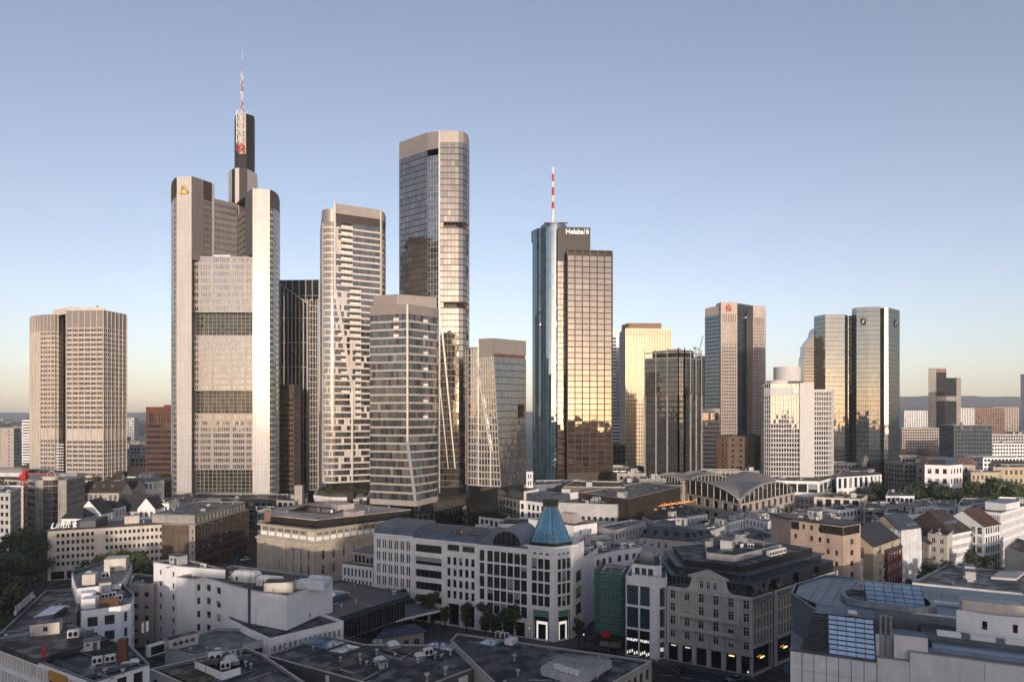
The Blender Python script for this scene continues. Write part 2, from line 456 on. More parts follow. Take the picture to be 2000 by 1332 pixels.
def link(name, me, parent=None):
 o = bpy.data.objects.new(name, me)
 COL.objects.link(o)
 if parent is not None: o.parent = parent
 return o
def meta(o, label=None, cat=None, group=None, kind=None):
 if label: o["label"] = label
 if cat: o["category"] = cat
 if group: o["group"] = group
 if kind: o["kind"] = kind
 return o
def struct(name, mb, mats, label=None, kind="structure"):
 o = link(name, mb.mesh(name, mats))
 return meta(o, label, None, None, kind)

WIN_CACHE = {}
def win_mesh(w, h, nv, nh, fm, gm, fw=0.07, dep=0.10, name="window"):
 """A window: pane with frame, nv upright and nh cross bars, front at y = 0, pane at y = dep."""
 key = (round(w, 2), round(h, 2), nv, nh, fm, gm, fw, dep, name)
 if key in WIN_CACHE: return WIN_CACHE[key]
 b = MB()
 window_geo(b, w, h, nv, nh, fw, dep)
 me = b.mesh(name, [gm, fm])
 WIN_CACHE[key] = me
 return me
def window_geo(b, w, h, nv, nh, fw, dep):
 b.face([(0, dep, 0), (w, dep, 0), (w, dep, h), (0, dep, h)], 0)
 def br(x0, x1, z0, z1):
  b.face([(x0, 0, z0), (x1, 0, z0), (x1, 0, z1), (x0, 0, z1)], 1)
  b.face([(x1, 0, z0), (x1, dep, z0), (x1, dep, z1), (x1, 0, z1)], 1)
  b.face([(x0, dep, z0), (x0, 0, z0), (x0, 0, z1), (x0, dep, z1)], 1)
  b.face([(x0, 0, z1), (x1, 0, z1), (x1, dep, z1), (x0, dep, z1)], 1)
 if fw > 0:
  br(0, fw, 0, h); br(w - fw, w, 0, h); br(fw, w - fw, 0, fw); br(fw, w - fw, h - fw, h)
  for i in range(nv):
   x = w * (i + 1) / (nv + 1)
   br(x - fw / 2, x + fw / 2, fw, h - fw)
  for i in range(nh):
   z = h * (0.68 if nh == 1 else (i + 1) / (nh + 1))
   br(fw, w - fw, z - fw * 0.4, z + fw * 0.4)

MAXIND = 300
class T:
 """A thing: an Empty at its base that parents its parts."""
 def __init__(s, name, label, cat, base, group=None):
  s.o = bpy.data.objects.new(name, None)
  COL.objects.link(s.o)
  s.o.empty_display_size = 0.5
  s.base = (base[0], base[1], base[2] if len(base) > 2 else 0.0)
  s.o.location = s.base
  meta(s.o, label, cat, group)
  s.w = MB()
  s.wins = []
  s.panes = []
  s.rp = None
 def part(s, name, mb, mats, parent=None, kind=None, label=None, smooth=False):
  if not mb.f: return None
  o = link(name, mb.mesh(name, mats if isinstance(mats, (list, tuple)) else [mats], s.base, smooth), parent or s.o)
  if kind: o["kind"] = kind
  if label: o["label"] = label
  return o
 def inst(s, name, me, M, parent=None):
  o = link(name, me, parent or s.o)
  o.matrix_local = Matrix.Translation(-Vector(s.base)) @ M
  return o
 # ---- walls with real openings
 def wall(s, p0, p1, z0, z1, cols, rows, rec=0.25, mi=0, style=None, skip=None, mb=None):
  mb = mb or s.w
  dx, dy = p1[0] - p0[0], p1[1] - p0[1]
  L = math.hypot(dx, dy)
  u = (dx / L, dy / L)
  n = (u[1], -u[0])
  def P(a, z, d=0.0):
   return (p0[0] + u[0] * a - n[0] * d, p0[1] + u[1] * a - n[1] * d, z)
  def q(a0, a1, c0, c1):
   if a1 - a0 > 1e-4 and c1 - c0 > 1e-4:
    mb.face([P(a0, c0), P(a1, c0), P(a1, c1), P(a0, c1)], mi)
  if not cols or not rows:
   q(0, L, z0, z1); return
  z = z0
  M = Matrix(((u[0], -n[0], 0, 0), (u[1], -n[1], 0, 0), (0, 0, 1, 0), (0, 0, 0, 1)))
  for ri, (c0, c1) in enumerate(rows):
   q(0, L, z, c0)
   a = 0.0
   for ci, (b0, b1) in enumerate(cols):
    if skip and skip(ci, ri): continue
    q(a, b0, c0, c1)
    a = b1
    mb.face([P(b0, c0), P(b0, c0, rec), P(b0, c1, rec), P(b0, c1)], mi)
    mb.face([P(b1, c0, rec), P(b1, c0), P(b1, c1), P(b1, c1, rec)], mi)
    mb.face([P(b0, c0), P(b1, c0), P(b1, c0, rec), P(b0, c0, rec)], mi)
    mb.face([P(b0, c1, rec), P(b1, c1, rec), P(b1, c1), P(b0, c1)], mi)
    if style:
     dep = style.get("dep", 0.08)
     X = P(b0, c0, rec - dep - 0.004)
     s.wins.append((Matrix.Translation(X) @ M, b1 - b0, c1 - c0, style))
   q(a, L, c0, c1)
   z = c1
  q(0, L, z, z1)
 def facade(s, p0, p1, z0, z1, fh=3.5, bw=3.0, ww=0.5, wh=0.55, sill=0.28, ml=0.6, mr=0.6, bot=0.0, top=0.4, rec=0.25, mi=0, style=None, skip=None, nf=None, nb=None, mb=None, group=1):
  L = dist2(p0, p1)
  H = z1 - z0 - bot - top
  nf = nf or max(1, int(round(H / fh)))
  nb = nb or max(1, int(round((L - ml - mr) / bw)))
  f, b = H / nf, (L - ml - mr) / nb
  if not faces_camera(p0, p1) or L < 1.0:
   s.wall(p0, p1, z0, z1, None, None, mi=mi, mb=mb); return
  cols = []
  for i in range(nb):
   c = ml + b * (i + 0.5)
   if group == 1: cols.append((c - b * ww / 2, c + b * ww / 2))
   else:
    g = b * ww / group
    gap = g * 0.28
    for k in range(group):
     a0 = c - b * ww / 2 + k * g
     cols.append((a0 + gap / 2, a0 + g - gap / 2))
  rows = [(z0 + bot + f * (i + sill), z0 + bot + f * (i + sill + wh)) for i in range(nf)]
  s.wall(p0, p1, z0, z1, cols, rows, rec, mi, style or WS, skip, mb)
 def poly_walls(s, poly, z0, z1, opts=None, **k):
  for i in range(len(poly)):
   kk = dict(k)
   if opts and i in opts:
    if opts[i] is None:
     s.wall(poly[i], poly[(i + 1) % len(poly)], z0, z1, None, None, mi=k.get("mi", 0)); continue
    kk.update(opts[i])
   s.facade(poly[i], poly[(i + 1) % len(poly)], z0, z1, **kk)
 # ---- flat roof with parapet
 def roof(s, poly, z, mat="roof_dark", par=0.7, th=0.35, cop="alu", deck=None):
  m = MB()
  m.face([(p[0], p[1], z - par) for p in off(poly, th)])
  r = s.part("roof", m, mat)
  s.rp = r
  if par > 0:
   c = MB()
   a, b = off(poly, -0.06), off(poly, th)
   n = len(poly)
   for i in range(n):
    j = (i + 1) % n
    c.face([(*a[i], z + 0.05), (*a[j], z + 0.05), (*b[j], z + 0.05), (*b[i], z + 0.05)])
    c.face([(*b[i], z + 0.05), (*b[j], z + 0.05), (*b[j], z - par), (*b[i], z - par)])
    c.face([(*a[i], z - 0.15), (*a[j], z - 0.15), (*a[j], z + 0.05), (*a[i], z + 0.05)])
   s.part("parapet", c, cop)
  return r
 def done(s, wall_mats, name="wall", maxind=MAXIND, minpx=8.5):
  s.part(name, s.w, wall_mats)
  s.w = MB()
  if s.wins:
   def dd(t):
    v = t[0].translation
    return math.hypot(v.x, v.y)
   s.wins.sort(key=lambda t: dd(t) / max(t[1], t[2]))
   j = {}
   cnt = 0
   for M, w, h, st in s.wins:
    D = max(5.0, M.translation.y)
    nm = st.get("name", "window")
    fw, dep = st.get("fw", 0.07), st.get("dep", 0.08)
    if cnt < maxind and max(w, h) * F / D >= minpx:
     me = win_mesh(w, h, st.get("nv", 0), st.get("nh", 0), st.get("fm", "white_paint"), st.get("gm", "win"), fw, dep, nm)
     s.inst(nm, me, M); cnt += 1
    else:
     k = (st.get("fm", "white_paint"), st.get("jm", "pane"))
     b = j.setdefault(k, MB())
     t = MB()
     window_geo(t, w, h, st.get("nv", 0), st.get("nh", 0), fw, dep)
     i0 = len(b.v)
     b.v.extend(tuple(M @ Vector(p)) for p in t.v)
     b.f.extend(tuple(i0 + q for q in f) for f in t.f)
     b.m.extend(t.m)
   for (fm, gm), b in j.items():
    s.part("small_windows", b, [gm, fm], kind="stuff")
   s.wins = []
 # ---- curtain walls
 def curtain(s, P, zs, nb, band=0.8, bp=0.12, mull=0.10, mp=0.10, kind=None, glass="pane_grey", bandm="tan_band", mullm="tan_band", panelm=None, maxind=0, name="glass_pane", depth=1.6, top_band=False, mull_every=1):
  """P(z) gives the open outline (left to right seen from outside) at height z; zs floor heights; nb bays for each stretch."""
  if not callable(P):
   pts_ = list(P)
   P = lambda z: pts_
  def nrm(pts):
   out = []
   for i in range(len(pts)):
    v = Vector((0, 0))
    if i > 0:
     d = (Vector(pts[i]) - Vector(pts[i - 1])).normalized(); v += Vector((d.y, -d.x))
    if i < len(pts) - 1:
     d = (Vector(pts[i + 1]) - Vector(pts[i])).normalized(); v += Vector((d.y, -d.x))
    v.normalize()
    out.append(v)
   return out
  bands, mulls, dark, pan = MB(), MB(), MB(), MB()
  bandl, bal = [], []
  quads = []
  for f in range(len(zs) - 1):
   za, zb = zs[f], zs[f + 1]
   A, Bp = P(za), P(zb)
   nA = nrm(A)
   zm = za + band
   t = band / (zb - za)
   if band > 0:
    if maxind > 0: bandl.append(MB())
    bm_ = bandl[-1] if maxind > 0 else bands
    for i in range(len(A) - 1):
     a, b = Vector(A[i]), Vector(A[i + 1])
     ao, bo = a + nA[i] * bp, b + nA[i + 1] * bp
     bm_.face([(*ao, za), (*bo, za), (*bo, zm), (*ao, zm)])
     bm_.face([(*ao, zm), (*bo, zm), (*b, zm), (*a, zm)])
     bm_.face([(*a, za), (*b, za), (*bo, za), (*ao, za)])
   for i in range(len(A) - 1):
    n = nb[i] if isinstance(nb, (list, tuple)) else nb
    a0, a1 = l2(A[i], Bp[i], t), l2(A[i + 1], Bp[i + 1], t)
    b0, b1 = Bp[i], Bp[i + 1]
    d = (Vector(A[i + 1]) - Vector(A[i])).normalized()
    nn = Vector((d.y, -d.x))
    for k in range(n):
     kd = kind(i, k, f) if kind else 'g'
     q = [(*l2(a0, a1, k / n), zm), (*l2(a0, a1, (k + 1) / n), zm), (*l2(b0, b1, (k + 1) / n), zb), (*l2(b0, b1, k / n), zb)]
     if kd == 'g': quads.append((q, nn))
     elif kd == 'p': pan.face(q)
     elif kd in 'bo':
      iv = [(p[0] - nn.x * depth, p[1] - nn.y * depth, p[2]) for p in q]
      dark.face(iv, 0)
      for e in range(4):
       g = (e + 1) % 4
       dark.face([q[e], q[g], iv[g], iv[e]], 1)
      if kd == 'b':
       h = (zb - zm) * 0.42
       o2 = [(p[0] + nn.x * 0.25, p[1] + nn.y * 0.25) for p in q]
       bl_ = MB(); bal.append(bl_)
       bl_.face([(*o2[0], zm - 0.1), (*o2[1], zm - 0.1), (*o2[1], zm + h), (*o2[0], zm + h)])
       bl_.face([(*o2[0], zm + h), (*o2[1], zm + h), (q[1][0], q[1][1], zm + h), (q[0][0], q[0][1], zm + h)])
     if mull > 0 and k % mull_every == 0 or (mull > 0 and i == len(A) - 2 and k == n - 1):
      for kk in ([k] if k < n - 1 or i < len(A) - 2 else [k, k + 1]):
       pa, pb = l2(a0, a1, kk / n), l2(b0, b1, kk / n)
       h = d * (mull / 2)
       o = nn * mp
       mulls.face([(pa[0] - h.x + o.x, pa[1] - h.y + o.y, za), (pa[0] + h.x + o.x, pa[1] + h.y + o.y, za), (pb[0] + h.x + o.x, pb[1] + h.y + o.y, zb), (pb[0] - h.x + o.x, pb[1] - h.y + o.y, zb)])
       mulls.face([(pa[0] + h.x + o.x, pa[1] + h.y + o.y, za), (pa[0] + h.x, pa[1] + h.y, za), (pb[0] + h.x, pb[1] + h.y, zb), (pb[0] + h.x + o.x, pb[1] + h.y + o.y, zb)])
       mulls.face([(pa[0] - h.x, pa[1] - h.y, za), (pa[0] - h.x + o.x, pa[1] - h.y + o.y, za), (pb[0] - h.x + o.x, pb[1] - h.y + o.y, zb), (pb[0] - h.x, pb[1] - h.y, zb)])
  if bandl: 
   for b_ in bandl: s.part("floor_band", b_, bandm)
  s.part("floor_bands", bands, bandm, kind="stuff")
  s.part("mullions", mulls, mullm, kind="stuff")
  s.part("recesses", dark, ["dark_grey", bandm], kind="stuff")
  for b_ in bal: s.part("balcony", b_, "white_paint")
  if panelm: s.part("solid_panels", pan, panelm, kind="stuff")
  quads.sort(key=lambda t: t[0][0][1] / max(0.1, abs(t[0][1][0] - t[0][0][0])))
  rest = MB()
  cache = {}
  for i, (q, nn) in enumerate(quads):
   if i < maxind:
    c = Vector(q[0])
    d = Vector(q[1]) - c
    w = d.length
    up = Vector(q[3]) - c
    ok = abs(up.x) < 1e-3 and abs(up.y) < 1e-3
    key = (round(w, 3), round(up.z, 3)) if ok else None
    u = d / w
    M = Matrix(((u.x, -nn.x, 0, c.x), (u.y, -nn.y, 0, c.y), (0, 0, 1, c.z), (0, 0, 0, 1)))
    me = cache.get(key) if key else None
    if me is None:
     Mi = M.inverted()
     b = MB()
     l = [tuple(Mi @ Vector(p)) for p in q]
     b.face(l)
     me = b.mesh(name, [glass])
     if key: cache[key] = me
    s.inst(name, me, M)
   else:
    rest.face(q)
  s.part("glazing", rest, glass, kind="stuff")

def floors(z0, z1, n):
 return [z0 + (z1 - z0) * i / n for i in range(n + 1)]
WS = dict(fm="white_paint", gm="win", jm="pane", nv=1, nh=0)
WD = dict(fm="dark_grey", gm="win_office", jm="pane_dark", nv=0, nh=0)
WD1 = dict(fm="dark_grey", gm="win_office", jm="pane_dark", nv=1, nh=0)
WX = dict(fm="white_paint", gm="win", jm="pane", nv=1, nh=1)
WN = dict(fm="dark_grey", gm="win_dark", jm="pane_dark", nv=0, nh=0, fw=0.0)

def text_mesh(txt, size, depth, mat, name="lettering", shear=0.0, bold=0.0):
 cu = bpy.data.curves.new("txt", 'FONT')
 cu.body = txt; cu.size = size; cu.extrude = depth; cu.shear = shear; cu.offset = bold
 cu.align_x = 'CENTER'; cu.align_y = 'CENTER'; cu.resolution_u = 3
 o = bpy.data.objects.new("txt", cu)
 COL.objects.link(o)
 dg = bpy.context.evaluated_depsgraph_get()
 me = bpy.data.meshes.new_from_object(o.evaluated_get(dg))
 bpy.data.objects.remove(o)
 bpy.data.curves.remove(cu)
 me.name = name
 me.materials.clear()
 me.materials.append(MATS[mat])
 return me
def facing(p0, p1, pos, tilt=0.0):          # matrix that stands local XY upright on a wall running p0 -> p1
 d = (Vector(p1) - Vector(p0)).normalized()
 n = Vector((d.y, -d.x, 0))
 u = Vector((d.x, d.y, 0))
 return Matrix(((u.x, 0, n.x, pos[0]), (u.y, 0, n.y, pos[1]), (0, 1, 0, pos[2]), (0, 0, 0, 1)))
# ================================================================== TOWERS
def cap_poly(t, name, poly, z0, z1, mat, top=None):
 m = MB(); m.prism(poly, z0, z1, 0)
 return t.part(name, m, mat)
def closed_back(t, pts, back, z0, z1, mat="dark_grey", name="rear_wall", roof="roof_dark"):
 """Plain rear walls and roof that close a tower behind its glazed outline."""
 m = MB()
 ch = [pts[-1]] + back + [pts[0]]
 for i in range(len(ch) - 1):
  a, b = ch[i], ch[i + 1]
  m.face([(*a, z0), (*b, z0), (*b, z1), (*a, z1)])
 m.face([(*p, z1) for p in list(pts) + back], 1)
 t.part(name, m, [mat, roof])
def strip(mb, p0, p1, z0, z1, mi=0, out=0.0, th=0.4):
 """Thin upright slab on a wall line, standing out from it."""
 d = (Vector(p1) - Vector(p0)).normalized(); n = Vector((d.y, -d.x))
 a, b = Vector(p0) + n * out, Vector(p1) + n * out
 a2, b2 = Vector(p0) + n * (out - th), Vector(p1) + n * (out - th)
 mb.face([(*a, z0), (*b, z0), (*b, z1), (*a, z1)], mi)
 mb.face([(*a, z1), (*b, z1), (*b2, z1), (*a2, z1)], mi)
 mb.face([(*b, z0), (*b2, z0), (*b2, z1), (*b, z1)], mi)
 mb.face([(*a2, z0), (*a, z0), (*a, z1), (*a2, z1)], mi)
 mb.face([(*a2, z0), (*b2, z0), (*b, z0), (*a, z0)], mi)

# ---- lobed stone tower at the left
def lobed_tower():
 t = T("office_tower", "lobed beige stone tower with brown crown at the left of the skyline", "tower", (*G(160, 530), 0))
 zt, zc, zm0, zm1 = 148.0, 134.5, 46.7, 54.6
 main = [G(130, 503), G(202, 500), G(247, 522), G(247, 562), G(130, 562)]
 left = [G(57.5, 545), G(59, 536), G(64, 530), G(70, 527.5), G(79, 525), G(107, 522), G(113, 524), G(129.5, 548), G(129, 575), G(70, 575)]
 ew = dict(fm="dark_grey", gm="pane_euro", jm="pane_euro", fw=0.0, dep=0.05)
 for poly, edges in ((main, {0: 18, 1: 12}), (left, {4: 9, 5: 2, 6: 3})):
  for i in range(len(poly)):
   a, b = poly[i], poly[(i + 1) % len(poly)]
   n = edges.get(i)
   if n:
    for z0, z1, k in ((0, zm0, 13), (zm1, zc, 21)):
     t.facade(a, b, z0, z1, nf=k, nb=n, ww=0.8, wh=0.56, sill=0.22, ml=0.3, mr=0.3, top=0.2, rec=0.3, style=ew)
    t.wall(a, b, zm0, zm1, None, None)
    t.wall(a, b, zc, zt, None, None, mi=1)
   else:
    t.wall(a, b, 0, zc, None, None)
    t.wall(a, b, zc, zt, None, None, mi=1)
  t.w.face([(*p, zt) for p in poly], 1)
 ribs = MB()
 for poly, e, n in ((main, 0, 6), (main, 1, 6), (left, 4, 4), (left, 3, 2), (left, 2, 2), (left, 1, 2), (left, 6, 2)):
  a, b = poly[e], poly[e + 1]
  for k in range(n + 1):
   p = l2(a, b, k / n)
   d = (Vector(b) - Vector(a)).normalized() * 0.28
   strip(ribs, (p[0] - d.x, p[1] - d.y), (p[0] + d.x, p[1] + d.y), 0, zt - 0.5, 0, 0.45, 0.45)
 t.done(["euro_stone", "tan_metal"], maxind=0)
 t.part("ribs", ribs, "euro_stone")
 cap_poly(t, "plant_room", [G(103, 532), G(131, 519), G(205, 516), G(207, 560), G(105, 565)], zt, 153, "cream")
 m = MB()
 m.lathe((*G(190, 525), 153), [(0.9, 0), (0.9, 2.6), (0, 2.8)], 10)
 m.box((*G(150, 527), 153.7), (9, 4, 1.4))
 t.part("roof_equipment", m, "concrete", kind="stuff")
 s = MB()
 for k in range(16):
  z = 42 - k * 2.3
  s.box((G(117.5, 521.6)[0], 521.3, z), (6.5, 0.5, 0.7))
 t.part("stair_slats", s, "white_paint")
lobed_tower()

# ---- red brick slab beside the tall cladding tower
def red_slab():
 t = T("office_building", "red brick office slab beside the tallest tower", "building", (*G(312, 475), 0))
 p = [G(285, 470), G(345, 468), G(345, 500), G(285, 500)]
 t.facade(p[0], p[1], 0, 60, nf=15, nb=2, ww=0.95, wh=0.58, sill=0.22, ml=0.3, mr=0.2, top=0.2, rec=0.4, style=dict(fm="dark_grey", gm="pane_dark", jm="pane_dark", nv=7, fw=0.1))
 t.facade(p[0], p[1], 60, 68, nf=1, nb=9, ww=0.7, wh=0.86, sill=0.07, ml=2.4, mr=0.4, top=0.1, rec=0.5, style=dict(fm="dark_grey", gm="pane", jm="pane", nv=0, fw=0.0))
 t.wall(p[0], p[1], 68, 72, None, None)
 for i in (1, 2, 3): t.wall(p[i], p[(i + 1) % 4], 0, 72, None, None)
 t.w.face([(*q, 72) for q in p], 0)
 t.done(["red_brick"], maxind=0)
 m = MB(); m.box((*G(335, 480), 72.8), (8, 6, 1.6)); t.part("plant_room", m, "red_brick")
red_slab()

# ---- the tallest tower: white clad wings, sky gardens, dark spire
def clad_tower():
 t = T("office_tower", "tallest tower with white clad wings, glazed sky gardens and a lattice antenna", "tower", (*G(440, 430), 0))
 zl, zr, zm = 218.5, 210.0, 168.3
 A, B, C, D_, E_ = G(345, 410), G(374, 408), G(397, 415), G(414, 420.5), G(418, 421.5)
 K = G(462, 431)
 R0, R1 = G(493, 406.2), G(527, 408.75)
 base = MB()
 # left wing
 Lp = [G(334.5, 428), G(336, 419), G(339.5, 413.5), A]
 # panels of the two wing fronts, one by one
 pane_cache = {}
 core = MB()
 def panels(p0, p1, z1, n, rows):
  strip(core, p0, p1, 0, z1, 0, -0.35, 0.3)
  L = dist2(p0, p1)
  w, g = L / n, 0.12
  u = (Vector(p1) - Vector(p0)).normalized()
  h = z1 / rows
  key = (round(w, 2), round(h, 2))
  if key not in pane_cache:
   b = MB()
   nr = 8
   for r in range(nr):
    b.box((w / 2, 0.15, (r + 0.5) * (h - g) / nr), (w - g, 0.3, (h - g) / nr - 0.06), bottom=False)
   pane_cache[key] = b.mesh("cladding_panel", ["cladding_white"])
  me = pane_cache[key]
  for i in range(n):
   for r in range(rows):
    M = Matrix(((u.x, -u.y, 0, p0[0] + u.x * (w * i + g / 2)), (u.y, u.x, 0, p0[1] + u.y * (w * i + g / 2)), (0, 0, 1, r * h + g / 2), (0, 0, 0, 1)))
    t.inst("cladding_panel", me, M)
 panels(A, B, zl, 4, 13)
 # the right wing front is slightly bowed outwards
 arc = [(lerp(R0[0], R1[0], k / 6), lerp(R0[1], R1[1], k / 6) - 0.09 * (1 - (k / 3 - 1) ** 2)) for k in range(7)]
 for k in range(6): panels(arc[k], arc[k + 1], zr, 1, 12)
 t.part("wing_core", core, "grey")
 # rounded glazed ends
 fl = floors(12, 206, 52)
 t.curtain(Lp, fl, [2, 2, 2], band=1.2, bp=0.06, mull=0.12, glass="commerz_glass", bandm="cladding_grey", mullm="cladding_grey")
 Rp = [R1, G(533, 410.6), G(539, 414), G(544, 420), G(546.5, 431)]
 fr = floors(12, 199, 50)
 t.curtain(Rp, fr, [2, 2, 2, 2], band=1.2, bp=0.06, mull=0.12, glass="commerz_glass", bandm="cladding_grey", mullm="cladding_grey")
 crown = MB()
 for pts, z0, z1 in ((Lp, 206, zl - .02), (Rp, 199, zr - .02)):
  for i in range(len(pts) - 1):
   crown.face([(*pts[i], z0), (*pts[i + 1], z0), (*pts[i + 1], z1), (*pts[i], z1)])
   for k in range(3):
    p = l2(pts[i], pts[i + 1], (k + .5) / 3)
    crown.box((p[0], p[1] - 0.1, (z0 + z1) / 2), (0.25, 0.5, z1 - z0 - 0.3))
  for i in range(len(pts) - 1):
   crown.face([(*pts[i], 0), (*pts[i + 1], 0), (*pts[i + 1], 12), (*pts[i], 12)])
 t.part("louvred_crown", crown, "brown_metal")
 # inner flank of the left wing
 m = MB()
 for k in range(64):
  z0 = zm - 3 + k * (zl - zm + 3) / 64
  strip(m, B, C, z0, z0 + 0.62, 0, 0.12, 0.3)
 strip(m, B, C, zm - 3, zl, 0, 0.0, 0.3)
 t.part("ribbed_flank", m, "flank")
 ww = dict(fm="cladding_grey", gm="pane", jm="pane_dark", fw=0.0, dep=0.05)
 t.facade(C, D_, 0, 206, nf=50, nb=5, ww=0.55, wh=0.5, ml=0.3, mr=0.3, rec=0.3, style=ww, mi=1)
 t.wall(C, D_, 206, zl, None, None, mi=2)
 t.wall(D_, E_, 0, zl - .4, None, None, mi=0)
 # back wall between the wings, and the inner flank of the right wing
 zb = 208.5
 t.facade(E_, K, 0, zb, nf=50, nb=13, ww=0.55, wh=0.5, ml=0.4, mr=0.3, rec=0.3, style=ww, mi=1, top=2)
 Q = l2(K, R0, 0.55)
 t.facade(K, Q, 0, 200, nf=49, nb=3, ww=0.97, wh=0.4, ml=0.1, mr=0.1, rec=0.3, style=ww, mi=1, top=2)
 t.wall(Q, R0, zm, zr, None, None, mi=3)
 # wing roofs and rears
 rear = [G(420, 470), G(350, 470), G(334, 452)]
 for pts, z in (([*Lp, B, C, D_, E_] + rear, zl - 1.2), ([K, Q, R0, *Rp] + [G(546, 470), G(460, 475)], zr - 1.2)):
  t.w.face([(*p, z) for p in pts], 0)
 for a, b, z in ((G(334, 452), Lp[0], zl - 2), (rear[0], rear[1], zl - 2), (Rp[-1], G(546, 470), zr - 2), (E_, rear[0], zl - 2)):
  t.wall(a, b, 0, z, None, None)
 # front block with its floors and the sky gardens
 f0, f1 = G(374, 413), G(493, 413)
 def zz(y): return ZD(y, 413)
 gardens = [(zz(963), zz(917)), (zz(808), zz(763)), (zz(655), zz(610))]
 blocks = [(zz(917), zz(808), 9), (zz(763), zz(655), 9), (zz(610), zm, 8)]
 L = dist2(f0, f1)
 groups = [(0.01, 0.115, 3), (0.145, 0.315, 6), (0.36, 0.63, 8), (0.675, 0.87, 6), (0.90, 0.985, 3)]
 cols = []
 for a, b, n in groups:
  w = (b - a) * L / n
  for k in range(n): cols.append((a * L + k * w + 0.14, a * L + (k + 1) * w - 0.14))
 cw = dict(fm="cladding_grey", gm="commerz_win", jm="commerz_win", fw=0.0, dep=0.05)
 for z0, z1, n in blocks:
  h = (z1 - z0) / n
  t.wall(f0, f1, z0, z1, cols, [(z0 + h * (k + 0.2), z0 + h * (k + 0.8)) for k in range(n)], 0.25, 4, cw)
 pil = MB()
 for z0, z1, n in blocks:
  for fr in (0.0, 0.128, 0.337, 0.65, 0.885, 1.0):
   p = l2(f0, f1, min(max(fr, 0.004), 0.996)); strip(pil, (p[0] - 0.35, p[1]), (p[0] + 0.35, p[1]), z0, z1, 0, 0.35, 0.4)
  for k in range(n + 1):
   strip(pil, f0, f1, z0 + (z1 - z0) * k / n - 0.12, z0 + (z1 - z0) * k / n + 0.12, 0, 0.2, 0.25)
 t.part("pilasters", pil, "silver", kind="stuff")
 for z0, z1 in gardens:
  g0, g1 = l2(f0, f1, 0.045), l2(f0, f1, 0.998)
  g0, g1 = (g0[0], g0[1] + 2.6), (g1[0], g1[1] + 2.6)
  t.curtain([g0, g1], floors(z0 + 0.1, z1 - 0.1, 6), [14], band=0.22, bp=0.2, mull=0.2, mp=0.2, glass="garden_glass", bandm="tan_stone", mullm="tan_stone")
  m = MB()
  m.face([(*f0, z0), (*f1, z0), (f1[0], f1[1] + 3, z0), (f0[0], f0[1] + 3, z0)])
  m.face([(*f0, z1), (*f1, z1), (f1[0], f1[1] + 3, z1), (f0[0], f0[1] + 3, z1)])
  m.face([(*f0, z0), (f0[0], f0[1] + 3, z0), (f0[0], f0[1] + 3, z1), (*f0, z1)])
  m.face([(*f1, z0), (f1[0], f1[1] + 3, z0), (f1[0], f1[1] + 3, z1), (*f1, z1)])
  m.face([(f0[0], f0[1] + 2.9, z0), (g0[0], f0[1] + 2.9, z0), (g0[0], f0[1] + 2.9, z1), (f0[0], f0[1] + 2.9, z1)])
  t.part("sky_garden_reveal", m, "cladding_grey")
 t.wall(f0, f1, 0, gardens[0][0], None, None, mi=0)
 t.w.face([(*f0, zm), (*f1, zm), K, E_] if False else [(*f0, zm), (*f1, zm), (*G(493, 416), zm), (*K, zm), (*E_, zm)], 0)
 t.wall((f0[0], f0[1] + 1), (f0[0] + 0.01, f0[1] + 30), zm, zm + .01, None, None)
 t.done(["cladding_grey", "flank", "brown_metal", "dark_grey", "silver"], maxind=0)
 m = MB(); a = l2(f0, f1, 0.36); b = l2(f0, f1, 0.64)
 strip(m, a, b, zm, zm + 1.1, 0, 0.0, 6); t.part("plant_room", m, "white_paint")
 # core shaft
 z1, z2 = ZD(329, 436), ZD(222, 440)
 sh = [G(445, 450), G(447, 442), G(453, 438), G(459, 436), G(467, 435), G(483, 437), G(502, 446), G(503, 462), G(470, 475), G(447, 466)]
 sm = [0, 1, 2, 0, 2, 1, 1, 1, 1, 1]
 m = MB()
 for i in range(len(sh)):
  a, b = sh[i], sh[(i + 1) % len(sh)]
  m.face([(*a, 150), (*b, 150), (*b, z1), (*a, z1)], sm[i])
 m.face([(*p, z1) for p in sh], 1)
 t.part("core_shaft", m, ["cladding_white", "cladding_grey", "black"])
 up = [G(458, 449), G(460, 443), G(465, 440), G(481, 440), G(496, 444), G(498, 451), G(490, 463), G(465, 463)]
 m = MB(); m.prism(up, z1, z2)
 for i in (0, 1, 3, 4):
  for k in range(7):
   strip(m, up[i], up[i + 1], z1 + 2 + k * 4.6, z1 + 2.25 + k * 4.6, 0, 0.12, 0.2)
 t.part("dark_shaft", m, "black")
 # lattice antenna: red and white, rising through the shaft
 lat_w, lat_r = MB(), MB()
 X, Y = G(473, 440)
 def seg(z0, z1, w, r, dst, y0=0.0):
  for sx in (-1, 1):
   for sy in (-1, 1):
    dst.bar((X + sx * w, Y + y0 + sy * w, z0), (X + sx * w, Y + y0 + sy * w, z1), r)
  n = max(1, int((z1 - z0) / (2 * w)))
  for k in range(n):
   a, b = lerp(z0, z1, k / n), lerp(z0, z1, (k + 1) / n)
   for sy in (-1, 1):
    dst.bar((X - w, Y + y0 + sy * w, a), (X + w, Y + y0 + sy * w, b), r * 0.7)
    dst.bar((X + w, Y + y0 + sy * w, a), (X - w, Y + y0 + sy * w, b), r * 0.7)
    dst.bar((X - w, Y + y0 + sy * w, b), (X + w, Y + y0 + sy * w, b), r * 0.7)
   for sx in (-1, 1):
    dst.bar((X + sx * w, Y + y0 - w, a), (X + sx * w, Y + y0 + w, b), r * 0.7)
